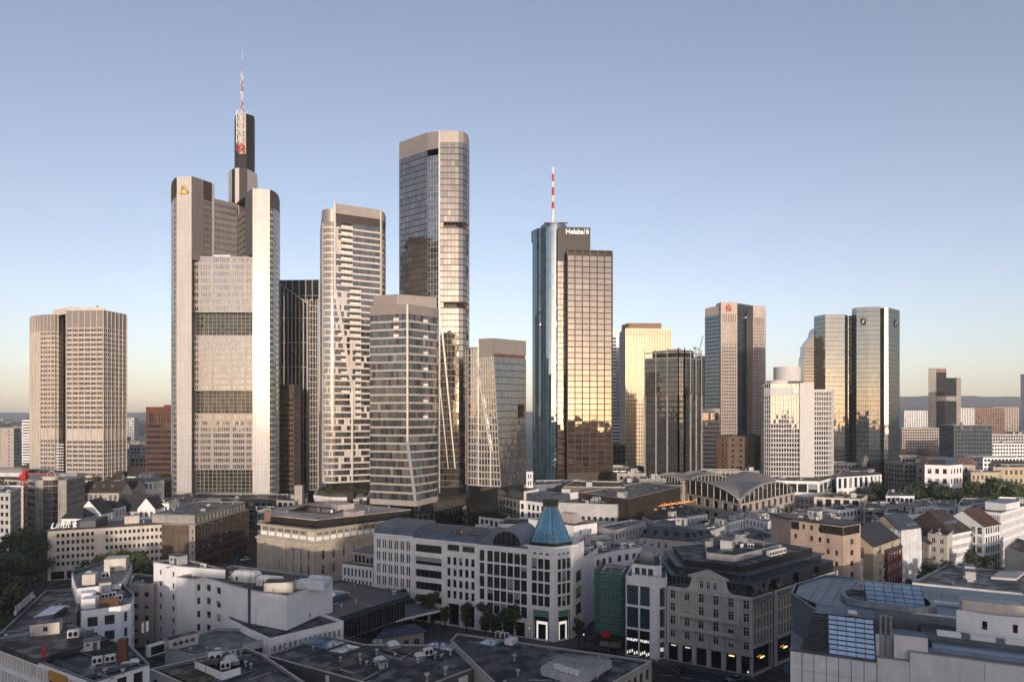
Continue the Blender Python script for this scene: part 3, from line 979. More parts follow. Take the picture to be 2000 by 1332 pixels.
 for k, (a, b) in enumerate(((ZD(298, 438), ZD(283, 438)), (ZD(283, 438), ZD(262, 438)), (ZD(262, 438), ZD(255, 438)), (ZD(255, 438), ZD(241, 438)), (ZD(241, 438), z2))):
  seg(a, b, 1.9, 0.42, (lat_r, lat_w)[k % 2 if k < 4 else 0] if k in (0, 3) else lat_w, -2.5)
 for k, (a, b, w) in enumerate(((z2, z2 + 8, 0.62), (z2 + 8, z2 + 15, 0.5), (z2 + 15, z2 + 22, 0.4), (z2 + 22, z2 + 29, 0.3))):
  seg(a, b, w, 0.10, lat_r if k % 2 == 0 else lat_w)
 lat_r.tube((X, Y, z2 + 29), (X, Y, z2 + 36), 0.13); lat_w.tube((X, Y, z2 + 36), (X, Y, ZD(97, 440)), 0.09)
 for z in (z2 + 4, z2 + 12, z2 + 19, z2 + 24):
  lat_w.box((X + .8, Y - 0.5, z), (0.45, 0.45, 1.8)); lat_w.box((X - .8, Y - 0.5, z + 2), (0.4, 0.4, 1.4))
 m = MB(); strip(m, (X - 2.7, Y), (X + 2.7, Y), ZD(299, 438), z2, 0, 0.35, 0.3)
 t.part("antenna_bay", m, "rose_stone")
 an = t.part("antenna", lat_w, "white_paint"); t.part("red_sections", lat_r, "red_paint", an)
 m = MB()
 for k in range(9):
  p = up[2 + k % 3]
  m.tube((X - 5 + k * 1.25, Y + 2 + (k % 3) * 2, z2), (X - 5 + k * 1.25, Y + 2 + (k % 3) * 2, z2 + 1.2 + (k % 4) * 0.7), 0.16)
 for x, z in ((485, z1), (496, z1)): m.tube((*G(x, 450), z), (*G(x, 450), z + 5), 0.15)
 t.part("roof_antennas", m, "white_paint", kind="stuff")
 # emblem: a folded ribbon triangle
 em = MB()
 n = 24
 def prof(a, R):
  k = 0.78 + 0.22 * math.cos(3 * (a - PI / 2))
  return (R * k * math.cos(a) * 1.08, R * k * math.sin(a))
 for i in range(n):
  a, b = 2 * PI * i / n + PI / 2, 2 * PI * (i + 1) / n + PI / 2
  q = [prof(a, 3.5), prof(b, 3.5), prof(b, 2.0), prof(a, 2.0)]
  mi = 0 if (i // 4) % 2 == 0 else 1
  em.face([(x, y, 0.35) for x, y in q], mi)
  for e in range(4):
   g = (e + 1) % 4
   em.face([(*q[e], 0.35), (*q[g], 0.35), (*q[g], 0), (*q[e], 0)], mi)
 wallm("gold_light", (0.75, 0.55, 0.14), rough=0.35, metal=0.3)
 me = em.mesh("emblem", ["gold_paint", "gold_light"])
 p = l2(A, B, 0.5)
 t.inst("emblem", me, facing(A, B, (p[0], p[1] - 0.5, ZD(373, 409))))
clad_tower()

# ---- dark glass tower with a sloping shoulder, and the low dark block before it
def slope_tower():
 t = T("office_tower", "dark blue glass tower with a white sloping edge behind the rounded tower", "tower", (*G(585, 510), 0))
 b0, b1 = G(520, 505), G(623, 503)
 ztop = ZD(547, 504)
 t.curtain([b0, b1], floors(20, ztop, 12), [8], band=0.5, bp=0.2, mull=0.7, mp=0.4, glass="pane_dark", bandm="alu", mullm="alu")
 closed_back(t, [b0, b1], [G(623, 535), G(520, 535)], 0, ztop)
 # front slab whose top edge falls to the right
 D = 494
 f0, f1 = G(540, D), G(600, D)
 za, zb = ZD(549, D), ZD(592, D)
 m, g = MB(), MB()
 n = 8
 fl = floors(8, za, 34)
 for k in range(n):
  a, b = l2(f0, f1, k / n), l2(f0, f1, (k + 1) / n)
  ztl, ztr = lerp(za, zb, k / n), lerp(za, zb, (k + 1) / n)
  for i in range(len(fl) - 1):
   if fl[i] > ztr - 1: break
   zt = min(fl[i + 1], ztr)
   g.face([(*a, fl[i]), (*b, fl[i]), (*b, zt), (*a, zt)])
   if i % 4 == 0: strip(m, a, b, fl[i] - 0.25, fl[i] + 0.25, 0, 0.25, 0.3)
  g.face([(*a, ztr), (*b, ztr), (*a, ztl)])
  strip(m, (b[0] - 0.35, b[1]), (b[0] + 0.35, b[1]), 0, ztr, 0, 0.4, 0.45)
  for s in range(2):
   pass
 m.bar((f0[0], f0[1] - 0.2, za), (f1[0], f1[1] - 0.2, zb), 1.2, 1.2)
 e0, e1 = f1, G(622, D + 3)
 t.curtain([e0, e1], floors(8, zb + 3, 30), [4], band=0.5, bp=0.2, mull=0.3, mp=0.3, glass="pane_warm", bandm="tan_band", mullm="tan_band")
 r = MB()
 q0, q1, q2 = (f0[0], f0[1] + 9), (f1[0], f1[1] + 9), (e1[0], e1[1] + 6)
 r.face([(*f0, za), (*f1, zb), (*q1, zb), (*q0, za)])
 r.face([(*e0, zb + 3), (*e1, zb + 3), (*q2, zb + 3), (*q1, zb + 3)])
 t.part("sloping_roof", r, "zinc_dark")
 t.part("white_grid", m, "alu"); t.part("glazing", g, "pane_dark", kind="stuff")
 for i, x in enumerate((600.6, 621.6)):
  k = MB(); strip(k, G(x - 1.4, D - .3), G(x + 1.4, D - .3), 0, zb + 3, 0, 0.6, 0.8); t.part("corner_post", k, "tan_band")
 t2 = T("office_building", "low dark brown office block in front of the sloping glass tower", "building", (*G(566, 455), 0))
 p = [G(528, 450), G(574, 450), G(588, 462), G(588, 480), G(528, 480)]
 zt = ZD(751, 450)
 t2.poly_walls(p, 0, zt - 9, nf=22, bw=1.7, ww=0.7, wh=0.5, sill=0.25, ml=0.4, mr=0.4, top=0.1, rec=0.35, style=dict(fm="dark_grey", jm="pane_dark", gm="pane_dark", fw=0.0))
 for i in range(5): t2.wall(p[i], p[(i + 1) % 5], zt - 9, zt, None, None, mi=0)
 rb = MB()
 for i in (0, 1):
  L = dist2(p[i], p[i + 1]); n = int(L / 1.2)
  for k in range(n):
   a, b = l2(p[i], p[i + 1], k / n), l2(p[i], p[i + 1], (k + 0.5) / n)
   strip(rb, a, b, zt - 8.5, zt - 0.4, 0, 0.2, 0.25)
 t2.w.face([(*q, zt) for q in p], 0)
 t2.done(["brown_brick"], maxind=0)
 t2.part("louvred_crown", rb, "brown_metal")
slope_tower()

# ---- residential tower with a rounded left corner and a kinked fin
def rounded_tower():
 t = T("residential_tower", "pale residential tower with rounded corner, balconies and kinked white fin", "tower", (*G(690, 355), 0))
 zb, zt = 30.5, 167.8
 ra = [math.radians(-82 + 111 * k / 16) for k in range(17)]
 e_ = G(655, 336.5); rr = 5.5
 c_ = (e_[0] - rr * math.sin(ra[-1]), e_[1] + rr * math.cos(ra[-1]))
 rnd = [(c_[0] + rr * math.sin(x), c_[1] - rr * math.cos(x)) for x in ra]
 fr = [rnd[-1], G(743, 347.5), G(750, 352), G(753, 360)]
 n = 41
 fl = floors(zb, zt, n)
 def zy(y): return ZD(y, 337)
 def fin_x(z):                       # the fin runs straight down, slants right, then straight again
  za, zk = zy(565), zy(760)
  if z >= za: return 0.0
  if z <= zk: return 0.375
  return 0.375 * (za - z) / (za - zk)
 rng = random.Random(3)
 def kindl(i, k, f):
  return 'p' if rng.random() < (0.02 if f > 26 else 0.08) else 'g'
 t.curtain(rnd, fl, 1, band=0.95, bp=0.10, mull=0.14, mp=0.08, kind=kindl, glass="pane_corner", bandm="res_band", mullm="res_band", panelm="res_band", maxind=60)
 NB = 16
 def kindf(i, k, f):
  if i > 0: return 'g'
  z = fl[f]; u = (k + 0.5) / NB
  fx = fin_x(z)
  if u < fx:
   if 13 < f < 31 and abs(u - (0.11 + (31 - f) * 0.006)) < 0.07: return 'b' if f % 3 else 'g'
   return 'p' if rng.random() < 0.22 else 'g'
  edge = 0.16 + (0.26 if f < 31 else 0) + (0.10 if f < 22 else 0)
  if f > 30: return 'b' if 0.1 < u < 0.38 else ('g' if u > 0.38 or rng.random() < .6 else 'p')
  if f > 21: return 'b' if 0.30 < u < 0.55 else ('p' if u < 0.3 and rng.random() < .4 else 'g')
  if f > 9: return 'b' if 0.44 < u < 0.58 else ('p' if (u < 0.44 and rng.random() < .45) or rng.random() < .1 else 'g')
  return 'p' if rng.random() < 0.12 else 'g'
 t.curtain(fr, fl, [NB, 2, 2], band=0.9, bp=0.12, mull=0.14, mp=0.10, kind=kindf, glass="pane_res", bandm="res_band", mullm="dark_grey", panelm="res_band", maxind=240)
 m = MB()
 z1, z2 = ZD(413, 340), ZD(397, 336)
 for i in range(len(rnd) - 1): strip(m, rnd[i], rnd[i + 1], zt, z1, 0, 0.15, 0.5)
 m.face([(*p, z1) for p in rnd] + [(*G(655, 380), z1), (*G(625, 380), z1)])
 t.part("rounded_crown", m, "tan_metal")
 m = MB()
 for i in range(3): strip(m, fr[i], fr[i + 1], zt + 4.5, z2, 0, 0.2, 0.5)
 m.face([(*p, z2) for p in fr] + [(*G(753, 385), z2), (*G(655, 385), z2)])
 for k in range(44):
  p = l2(fr[0], fr[1], (k + .5) / 44); strip(m, (p[0] - .07, p[1]), (p[0] + .07, p[1]), zt + 4.6, z2 - .1, 0, 0.3, 0.15)
 t.part("crown", m, "tan_metal")
 m = MB()
 for i in range(3): strip(m, fr[i], fr[i + 1], zt, zt + 4.5, 0, -0.3, 0.5)
 t.part("top_storey", m, "brown_metal")
 closed_back(t, rnd[:1] + rnd[1:] + fr[1:], [G(753, 385), G(625, 385)], zb, z1 - 1, "tan_metal")
 # fin
 m = MB()
 zk = [z2 + 0.4, zy(565), zy(760), zb]
 for a, b in zip(zk[:-1], zk[1:]):
  pa, pb = l2(fr[0], fr[1], fin_x(a)), l2(fr[0], fr[1], fin_x(b))
  m.bar((pa[0], pa[1] - 0.5, a), (pb[0], pb[1] - 0.5, b), 1.0, 1.4)
 t.part("fin", m, "cladding_white")
 m = MB(); strip(m, G(742.5, 347), G(745, 348), zb, z2, 0, 0.5, 0.6); t.part("corner_fin", m, "res_band")
 # base storey under the tower
 m = MB(); m.prism(off([*rnd, *fr[1:], G(753, 385), G(625, 385)], 2.0), 20, zb + .1, 0)
 t.part("base_storey", m, "pane_dark")
rounded_tower()

# ---- tallest glass tower of the cluster
def tall_glass_tower():
 t = T("office_tower", "tall grey glass tower with two open dark terraces and a tan crown", "tower", (*G(850, 395), 0))
 z0, zt = 24.0, 226.0
 Lf = [G(780, 392), G(835, 378)]
 Md = [G(835, 378), G(858, 375)]
 Rt = [G(859, 375), G(896, 375.2), G(905, 376.2), G(911, 378.5), G(915, 383), G(916.5, 392)]
 n = 56
 fl = floors(z0, zt, n)
 def zy(y): return ZD(y, 376)
 def terr(f):
  zc = (fl[f] + fl[f + 1]) / 2
  return zy(451) < zc < zy(433) or zy(604) < zc < zy(587)
 t.curtain(Lf, fl[:-1], [9], band=0.55, bp=0.08, mull=0.14, mp=0.10, glass="pane_grey", bandm="brown_metal", mullm="brown_metal", maxind=150)
 t.curtain(Md, fl[:-2], [4], band=0.35, bp=0.08, mull=0.12, mp=0.10, glass="pane_grey", bandm="alu", mullm="alu", maxind=60)
 t.curtain(Rt, fl, [5, 1, 1, 1, 1], band=0.6, bp=0.10, mull=0.16, mp=0.12, kind=lambda i, k, f: 'o' if terr(f) and not (i == 0 and k == 0) else 'g', glass="pane_warm", bandm="brown_metal", mullm="brown_metal", maxind=90, depth=4.0)
 m = MB()
 zc = ZD(256, 375)
 for a, b in ((Rt[0], Rt[1]), (Rt[1], Rt[2]), (Rt[2], Rt[3]), (Rt[3], Rt[4]), (Rt[4], Rt[5]), (Md[0], Rt[0])):
  strip(m, a, b, zt - 3.5 if a == Md[0] else zt, zc, 0, 0.1, 0.5)
 strip(m, Lf[0], Lf[1], fl[-2], ZD(262, 380), 0, 0.1, 0.5)
 rp = [Lf[0], Md[0], Rt[0], *Rt[1:], G(916, 420), G(785, 425)]
 m.face([(*p, zc - 2) for p in rp])
 m.prism([G(815, 392), G(845, 378), G(860, 378), G(860, 400), G(815, 405)], zc - 3, zc + 1.2)
 t.part("crown", m, "tan_metal")
 closed_back(t, [Lf[0], Md[0], *Rt], [G(916, 420), G(785, 425)], z0, zc - 4, "dark_grey")
 m = MB(); strip(m, G(856.8, 375), G(859.6, 375), z0, zc, 0, 0.5, 0.7); t.part("fin", m, "alu")
 m = MB()
 a, b = G(861, 374), G(889, 374)
 m.bar((*a, ZD(620, 374)), (*b, ZD(915, 374)), 0.7, 0.7)
 m.bar((a[0] - 3.5, a[1], ZD(660, 374)), (b[0] - 4, b[1], ZD(915, 374)), 0.5, 0.5)
 t.part("slanting_fins", m, "alu")
 m = MB(); m.prism(off([Lf[0], Md[0], Rt[0], *Rt[1:], G(916, 420), G(785, 425)], 1.5), 8, z0 + .2); t.part("base_storey", m, "pane_dark")
tall_glass_tower()

# ---- front residential tower with strong floor bands
def banded_tower():
 t = T("residential_tower", "nearest tower of the cluster with broad tan floor bands and a folded edge", "tower", (*G(795, 300), 0))
 z0, zt = ZD(980, 284) , ZD(613, 284)
 zk = ZD(862, 284)
 def P_l(z):
  c = G(795, 284); b = G(810.5, 281)
  k = max(0.0, min(1.0, (zk - z) / (zk - z0)))
  return [G(723, 289.5), l2(c, b, k)]
 def P_r(z):
  c = G(797, 284); b = G(812.5, 281.4)
  k = max(0.0, min(1.0, (zk - z) / (zk - z0)))
  return [l2(c, b, k), G(845, 294), G(852, 296.5), G(856, 302)]
 n = 23
 fl = floors(z0, zt, n)
 rng = random.Random(5)
 kl = lambda i, k, f: ('p' if rng.random() < 0.10 else ('b' if k in (9, 10) and f in (20, 21, 22) else 'g'))
 t.curtain(P_l, fl, [14], band=0.85, bp=0.2, mull=0.10, mp=0.06, kind=kl, glass="pane_res", bandm="tan_band", mullm="dark_grey", panelm="brown_metal", maxind=170, depth=1.0)
 kr = lambda i, k, f: ('b' if i == 0 and k in (6, 7) and f % 2 == 0 and f > 8 else ('p' if rng.random() < 0.14 else 'g'))
 t.curtain(P_r, fl, [10, 2, 2], band=0.85, bp=0.2, mull=0.10, mp=0.06, kind=kr, glass="pane_res", bandm="tan_band", mullm="dark_grey", panelm="brown_metal", maxind=130, depth=1.0)
 zc = ZD(594, 284)
 m = MB()
 top = P_l(zt)[:1] + P_r(zt)
 for i in range(len(top) - 1): strip(m, top[i], top[i + 1], zt, zc, 0, 0.3, 0.5)
 back = [G(856, 318), G(725, 316)]
 m.face([(*p, zc) for p in top + back])
 for i in (0, 1):
  L = dist2(top[i], top[i + 1]); q = int(L / 0.7)
  for k in range(q):
   p = l2(top[i], top[i + 1], (k + .5) / q); d = (Vector(top[i + 1]) - Vector(top[i])).normalized() * .06
   strip(m, (p[0] - d.x, p[1] - d.y), (p[0] + d.x, p[1] + d.y), zt + .1, zc - .1, 0, 0.38, 0.1)
 t.part("crown", m, "tan_metal")
 cap_poly(t, "roof_block", [G(729, 297), G(775, 293), G(853, 301), G(853, 316), G(729, 314)], zc, ZD(577, 296), "tan_metal")
 closed_back(t, top, back, z0, zc - .3, "tan_metal")
 m = MB()
 m.bar((*G(796, 283.3), zc), (*G(796, 283.3), zk), 0.8, 1.0); m.bar((*G(796, 283.3), zk), (*G(811.5, 280.5), z0), 0.8, 1.0)
 m.bar((*G(857, 301), zc), (*G(858.5, 300), z0 + 2), 0.35, 0.35)
 t.part("folded_fin", m, "tan_band")
 m = MB()
 lo = P_l(z0)[:1] + P_r(z0)
 for i in range(len(lo) - 1): strip(m, lo[i], lo[i + 1], z0 - 1.6, z0 + .3, 0, 0.35, 1.0)
 t.part("base_band", m, "tan_band")
 m = MB(); m.prism(off(lo + back, 2.2), 18, z0 - 1.5); t.part("base_storey", m, "pane_dark")
banded_tower()

# ---- small gold-lit tower of the cluster
def small_tower():
 t = T("office_tower", "short faceted glass tower with tan crown and gold lit side", "tower", (*G(968, 320), 0))
 z0 = ZD(950, 308)
 zt, zn = ZD(697, 308), ZD(682, 312)
 nar = [G(910, 316), G(914, 313.5), G(920, 312), G(935, 311)]
 def P_l(z):
  k = (zt - z) / (zt - z0)
  return [G(935, 310), l2(G(964, 307), G(978, 306), k)]
 def P_r(z):
  k = (zt - z) / (zt - z0)
  return [l2(G(964, 307), G(978, 306), k), G(1027, 319)]
 t.curtain(nar, floors(z0, zn, 20), [1, 1, 3], band=0.7, bp=0.15, mull=0.35, mp=0.2, glass="pane_warm", bandm="tan_band", mullm="tan_band", maxind=60)
 fl = floors(z0, zt, 19)
 t.curtain(P_l, fl, [7], band=0.75, bp=0.15, mull=0.35, mp=0.2, glass="pane_warm", bandm="tan_band", mullm="tan_band", maxind=120)
 t.curtain(P_r, fl, [14], band=0.35, bp=0.12, mull=0.14, mp=0.12, kind=lambda i, k, f: 'o' if f in (10, 11) and 9 < k < 13 else 'g', glass="pane_grey", bandm="brown_metal", mullm="brown_metal", maxind=120)
 zc = ZD(661, 308)
 m = MB()
 a, b, c = P_l(zt)[0], P_r(zt)[0], P_r(zt)[1]
 strip(m, a, b, zt, zc, 0, 0.2, 0.5); strip(m, b, c, zt + 1.5, zc, 0, 0.2, 0.5)
 m.face([(*p, zc) for p in (a, b, c, G(1027, 345), G(935, 340))])
 for i in range(len(nar) - 1): strip(m, nar[i], nar[i + 1], zn, zn + 0.9, 0, 0.2, 0.5)
 m.face([(*p, zn + .9) for p in nar + [G(935, 340), G(911, 340)]])
 t.part("crown", m, "tan_metal")
 m = MB(); strip(m, a, b, zt - 3.2, zt, 0, -1.0, 0.3); strip(m, b, c, zt, zt + 1.5, 0, -.3, .3); t.part("top_storey", m, "wood")
 closed_back(t, [*nar, b, c], [G(1027, 345), G(911, 345)], z0, zn, "dark_grey")
 m = MB(); strip(m, (c[0] - .01, c[1]), G(1027.2, 345), z0, zc - .1, 0, 0, .3); strip(m, G(935, 340), (a[0] - .02, a[1]), zn, zc - .1, 0, 0, .3); t.part("side_wall", m, "tan_metal")
 m = MB(); m.bar((*G(930, 309.5), ZD(700, 309)), (*G(958, 307), ZD(880, 307)), 0.7, 0.7); m.bar((*G(958, 307), ZD(880, 307)), (*G(958, 307), z0), 0.7, 0.7)
 m.bar((*G(934, 310), zn + 3), (*G(934, 310), z0), 0.6, 0.6)
 t.part("kinked_fin", m, "cladding_white")
 m = MB(); m.prism(off([G(911, 318), G(935, 312), G(970, 308), G(1027, 321), G(1027, 345), G(911, 345)], 1.0), 12, z0 + .2); t.part("base_storey", m, "pane_dark")
small_tower()

# ---- round blue tower, black sign slab and square bronze tower with the striped mast
def round_tower():
 t = T("office_tower", "round blue glass tower joined to a square bronze block under a striped mast", "tower", (*G(1115, 455), 0))
 cx, cy = G(1080, 465); r = 16.0
 zt = ZD(440, 446)
 pts = [(cx + r * math.cos(a), cy + r * math.sin(a)) for a in [PI + 0.35 + (PI * 1.0) * i / 26 for i in range(27)]]
 t.curtain(pts, floors(6, zt, 52), 1, band=0.5, bp=0.02, mull=0.10, mp=0.06, glass="pane_blue", bandm="pane_blue", mullm="zinc_dark")
 m = MB()
 full = circle(cx, cy, r - .05, 40)
 m.face([(*p, zt) for p in full])
 m.prism(circle(cx, cy, r * 0.98, 40), zt - 6, zt - .05)
 t.part("roof", m, "zinc_dark")
 m = MB(); m.prism(circle(cx + 0.5, cy, 9.0, 32), zt, zt + 4.6); m.prism(circle(cx + .5, cy, 9.3, 32), zt + 4.2, zt + 4.6, bottom=True); t.part("roof_drum", m, "pane_blue")
 # mast
 mr, mw = MB(), MB()
 X, Y = G(1080, 465)
 zz = [ZD(y, 456) for y in (425, 400, 387, 374, 358, 346, 331, 318)]
 for i in range(len(zz) - 1): (mw if i % 2 == 0 else mr).tube((X, Y, zz[i]), (X, Y, zz[i + 1]), 1.0 - i * 0.04, 10)
 mw.tube((X, Y, zt + 4), (X, Y, zz[0]), 1.1)
 mast = t.part("mast", mw, "white_paint"); t.part("red_sections", mr, "red_paint", mast)
 m = MB(); m.box((X + 2, Y, zt + 7.2), (17, 3, 0.4)); m.bar((X - 6, Y, zt + 5), (X - 6, Y, zt + 7), .2); m.bar((X + 8, Y, zt + 5), (X + 8, Y, zt + 7), .2); t.part("roof_platform", m, "concrete")
 # sign slab
 s0, s1 = G(1089, 445), G(1153, 447)
 zs = ZD(444, 446); zg = ZD(511, 446)
 m = MB(); m.prism([s0, s1, G(1153, 462), G(1089, 460)], zg, zs)
 for k in range(30):
  p = l2(s0, s1, (k + .5) / 30); strip(m, (p[0] - .1, p[1]), (p[0] + .1, p[1]), zg, zs - 1, 0, .12, .15)
 t.part("sign_slab", m, "black")
 t.curtain([s0, G(1107, 445.5)], floors(6, zg, 44), [3], band=0.5, bp=0.05, mull=0.12, mp=0.08, glass="pane_bronze", bandm="bronze_frame", mullm="bronze_frame")
 me = text_mesh("Helaba", 4.6, 0.15, "glow_sign", bold=0.06)
 t.inst("lettering", me, facing(s0, s1, (G(1122.5, 444)[0], 444.6, ZD(453.5, 445))))
 lg = MB()
 def bx(x, y, w, h): lg.box((x, y, 0.1), (w, h, 0.2))
 bx(-2.9, 0, 0.35, 6.6)
 bx(0.2, -1.9, 2.9, 0.7); bx(0.2, -0.4, 2.9, 0.7); bx(0.2, 1.1, 2.9, 0.7); bx(-0.95, 0.35, 0.7, 1.5); bx(1.3, -1.15, 0.7, 1.5); bx(0.2, 2.5, 0.9, 0.9)
 t.inst("emblem", lg.mesh("emblem", ["glow_sign"]), facing(s0, s1, (G(1147, 444)[0], 444.7, ZD(453, 445))) @ Matrix.Scale(.62, 4))
 # square block
 q0, q1 = G(1108.5, 437), G(1195, 441)
 zq = ZD(488, 438)
 t.curtain([q0, q1], floors(ZD(924, 438), zq - 4, 38), [6], band=0.55, bp=0.30, mull=0.55, mp=0.35, glass="pane_bronze", bandm="bronze_frame", mullm="bronze_frame", maxind=300)
 lq = [G(1105.5, 462), G(1107, 438.5)]
 t.curtain(lq, floors(6, zq - 4, 39), [4], band=0.6, bp=0.2, mull=0.4, mp=0.2, glass="pane_dark", bandm="bronze_frame", mullm="bronze_frame")
 m = MB()
 strip(m, lq[1], q0, 6, zq, 0, .3, .5); strip(m, G(1194.5, 441), G(1196.5, 441.2), 6, zq, 0, .35, .5)
 strip(m, q0, q1, zq - .7, zq, 0, .35, 1); strip(m, q0, q1, zq - 4, zq - 3.4, 0, .35, 1)
 strip(m, q0, q1, zq - 3.4, zq - .7, 0, -1.2, .3)
 for k in range(7):
  p = l2(q0, q1, k / 6); strip(m, (p[0] - .5, p[1]), (p[0] + .5, p[1]), zq - 3.5, zq - .5, 0, .3, 1.5)
 strip(m, lq[0], lq[1], zq - 4, zq, 0, .2, .5)
 m.face([(*p, zq) for p in (lq[1], q0, q1, G(1196, 462), lq[0])])
 m.face([(*q1, 6), (*G(1196, 462), 6), (*G(1196, 462), zq), (*q1, zq)])
 strip(m, lq[1], q1, 0, ZD(924, 438), 0, 0.1, 0.6)
 t.part("frame", m, "bronze_frame")
 m = MB()
 m.bar((*G(1128, 450), zq + 3.4), (*G(1152, 450), zq + 4.0), 1.0); m.bar((*G(1140, 450), zq), (*G(1140, 450), zq + 3.5), .5); m.bar((*G(1134, 450), zq), (*G(1136, 450), zq + 3.5), .4); m.box((*G(1128, 450), zq + 1.6), (5, 3, 3)); m.box((*G(1146, 450), zq + 1.2), (4, 2, 2.4))
 t.part("cleaning_cradle", m, "concrete")
round_tower()

# ---- towers right of centre
def fin_tower():
 t = T("office_tower", "golden lit tower with close upright fins", "tower", (*G(1265, 640), 0))
 D = 620
 a, b = G(1222, D), G(1310.5, D + 5)
 zt = ZD(641, D)
 t.curtain([a, b], floors(5, zt - 8, 36), [28], band=1.2, bp=0.05, mull=0, glass="pane_warm", bandm="sunlit_fin", mullm="sunlit_fin")
 m = MB()
 for k in range(29):
  p = l2(a, b, k / 28); strip(m, (p[0] - .33, p[1]), (p[0] + .33, p[1]), 5, zt - .5, 0, 0.7, 0.8)
 strip(m, a, b, zt - 1.3, zt, 0, 0.6, 0.7); strip(m, a, b, zt - 8.2, zt - 7.6, 0, 0.3, 0.4)
 t.part("fins", m, "sunlit_fin")
 m = MB(); strip(m, a, b, zt - 8, zt - 1, 0, -0.2, 0.3)
 l = G(1210, D + 32)
 m.face([(*l, 0), (*a, 0), (*a, zt), (*l, zt)]); m.face([(*a, zt), (*b, zt), (*G(1311, D + 38), zt), (*l, zt)])
 m.face([(*b, 0), (*G(1311, D + 38), 0), (*G(1311, D + 38), zt), (*b, zt)]); strip(m, a, b, 0, 5.2, 0, -.1, .3)
 t.part("side_walls", m, "tan_stone")
 cap_poly(t, "plant_room", [G(1214, D + 22), G(1228, D + 6), G(1292, D + 8), G(1292, D + 28), G(1214, D + 30)], zt, ZD(632, D + 10), "rose_brick")
fin_tower()
def striped_tower():
 t = T("office_tower", "pale striped tower half hidden behind the golden finned tower", "tower", (*G(1207, 760), 0))
 D = 750
 p = [G(1190, D), G(1213, D - 4), G(1220, D + 10), G(1220, D + 40), G(1190, D + 40)]
 zt = ZD(645, D)
 t.poly_walls(p, 0, zt, nf=40, bw=30, ww=0.96, wh=0.45, ml=0.2, mr=0.2, top=8, rec=0.4, style=dict(fm="alu", gm="pane_blue", jm="pane_blue", fw=0.0))
 t.w.face([(*q, zt) for q in p]); t.done(["white_plain"], maxind=0)
 m = MB(); strip(m, G(1204, D - 3), G(1208, D - 3), 60, zt - 6, 0, .5, .6); m.box((*G(1200, D + 15), zt + 1), (8, 8, 2)); t.part("stair_strip", m, "alu")
striped_tower()
def dark_crown_tower():
 t = T("office_tower", "dark tower with pale columns and an open frame crown", "tower", (*G(1315, 445), 0))
 pts = [G(1259, 438), G(1325, 428), G(1337, 428.6), G(1370, 446)]
 zs, zt = ZD(775, 430), ZD(699, 430)
 t.curtain(pts, floors(0, zs, 21), [18, 3, 10], band=1.3, bp=0.05, mull=0.22, mp=0.15, glass="pane_dark", bandm="black", mullm="dark_grey")
 up = off(pts + [G(1370, 470), G(1259, 465)], 0.5)[:4]
 t.curtain(up, floors(zs, zt, 8), [9, 2, 5], band=0.5, bp=0.05, mull=0.14, mp=0.15, glass="pane_dark", bandm="black", mullm="black")
 m = MB()
 for i, n in ((0, 3), (1, 1), (2, 3)):
  for k in range(n + 1):
   p = l2(pts[i], pts[i + 1], k / n); m.box((p[0], p[1] - .3, (zs + 1.5) / 2), (1.0, 1.0, zs + 1.5))
   m.box((p[0], p[1] - .1, (zs + zt) / 2 + 3), (0.6, 0.6, zt - zs + 7))
 z2 = zt + 3.9
 for i in range(3):
  strip(m, pts[i], pts[i + 1], z2 - .5, z2 + .3, 0, 0, .8); strip(m, pts[i], pts[i + 1], zt - .3, zt + .3, 0, .1, .8)
 t.part("columns", m, "grey")
 closed_back(t, pts, [G(1370, 470), G(1259, 465)], 0, zt, "dark_grey")
 cap_poly(t, "plant_room", [G(1274, 446), G(1327, 436), G(1355, 444), G(1355, 462), G(1274, 460)], zt, zt + 6, "brown_metal")
 m = MB(); zz = zt + 6
 m.bar((*G(1304, 450), zz + 1.5), (*G(1330, 450), zz + 2.2), .8); m.bar((*G(1318, 450), zz), (*G(1318, 450), zz + 2), .6); m.bar((*G(1302, 450), zz + 2.6), (*G(1310, 450), zz + .6), .5)
 t.part("cleaning_cradle", m, "concrete")
dark_crown_tower()
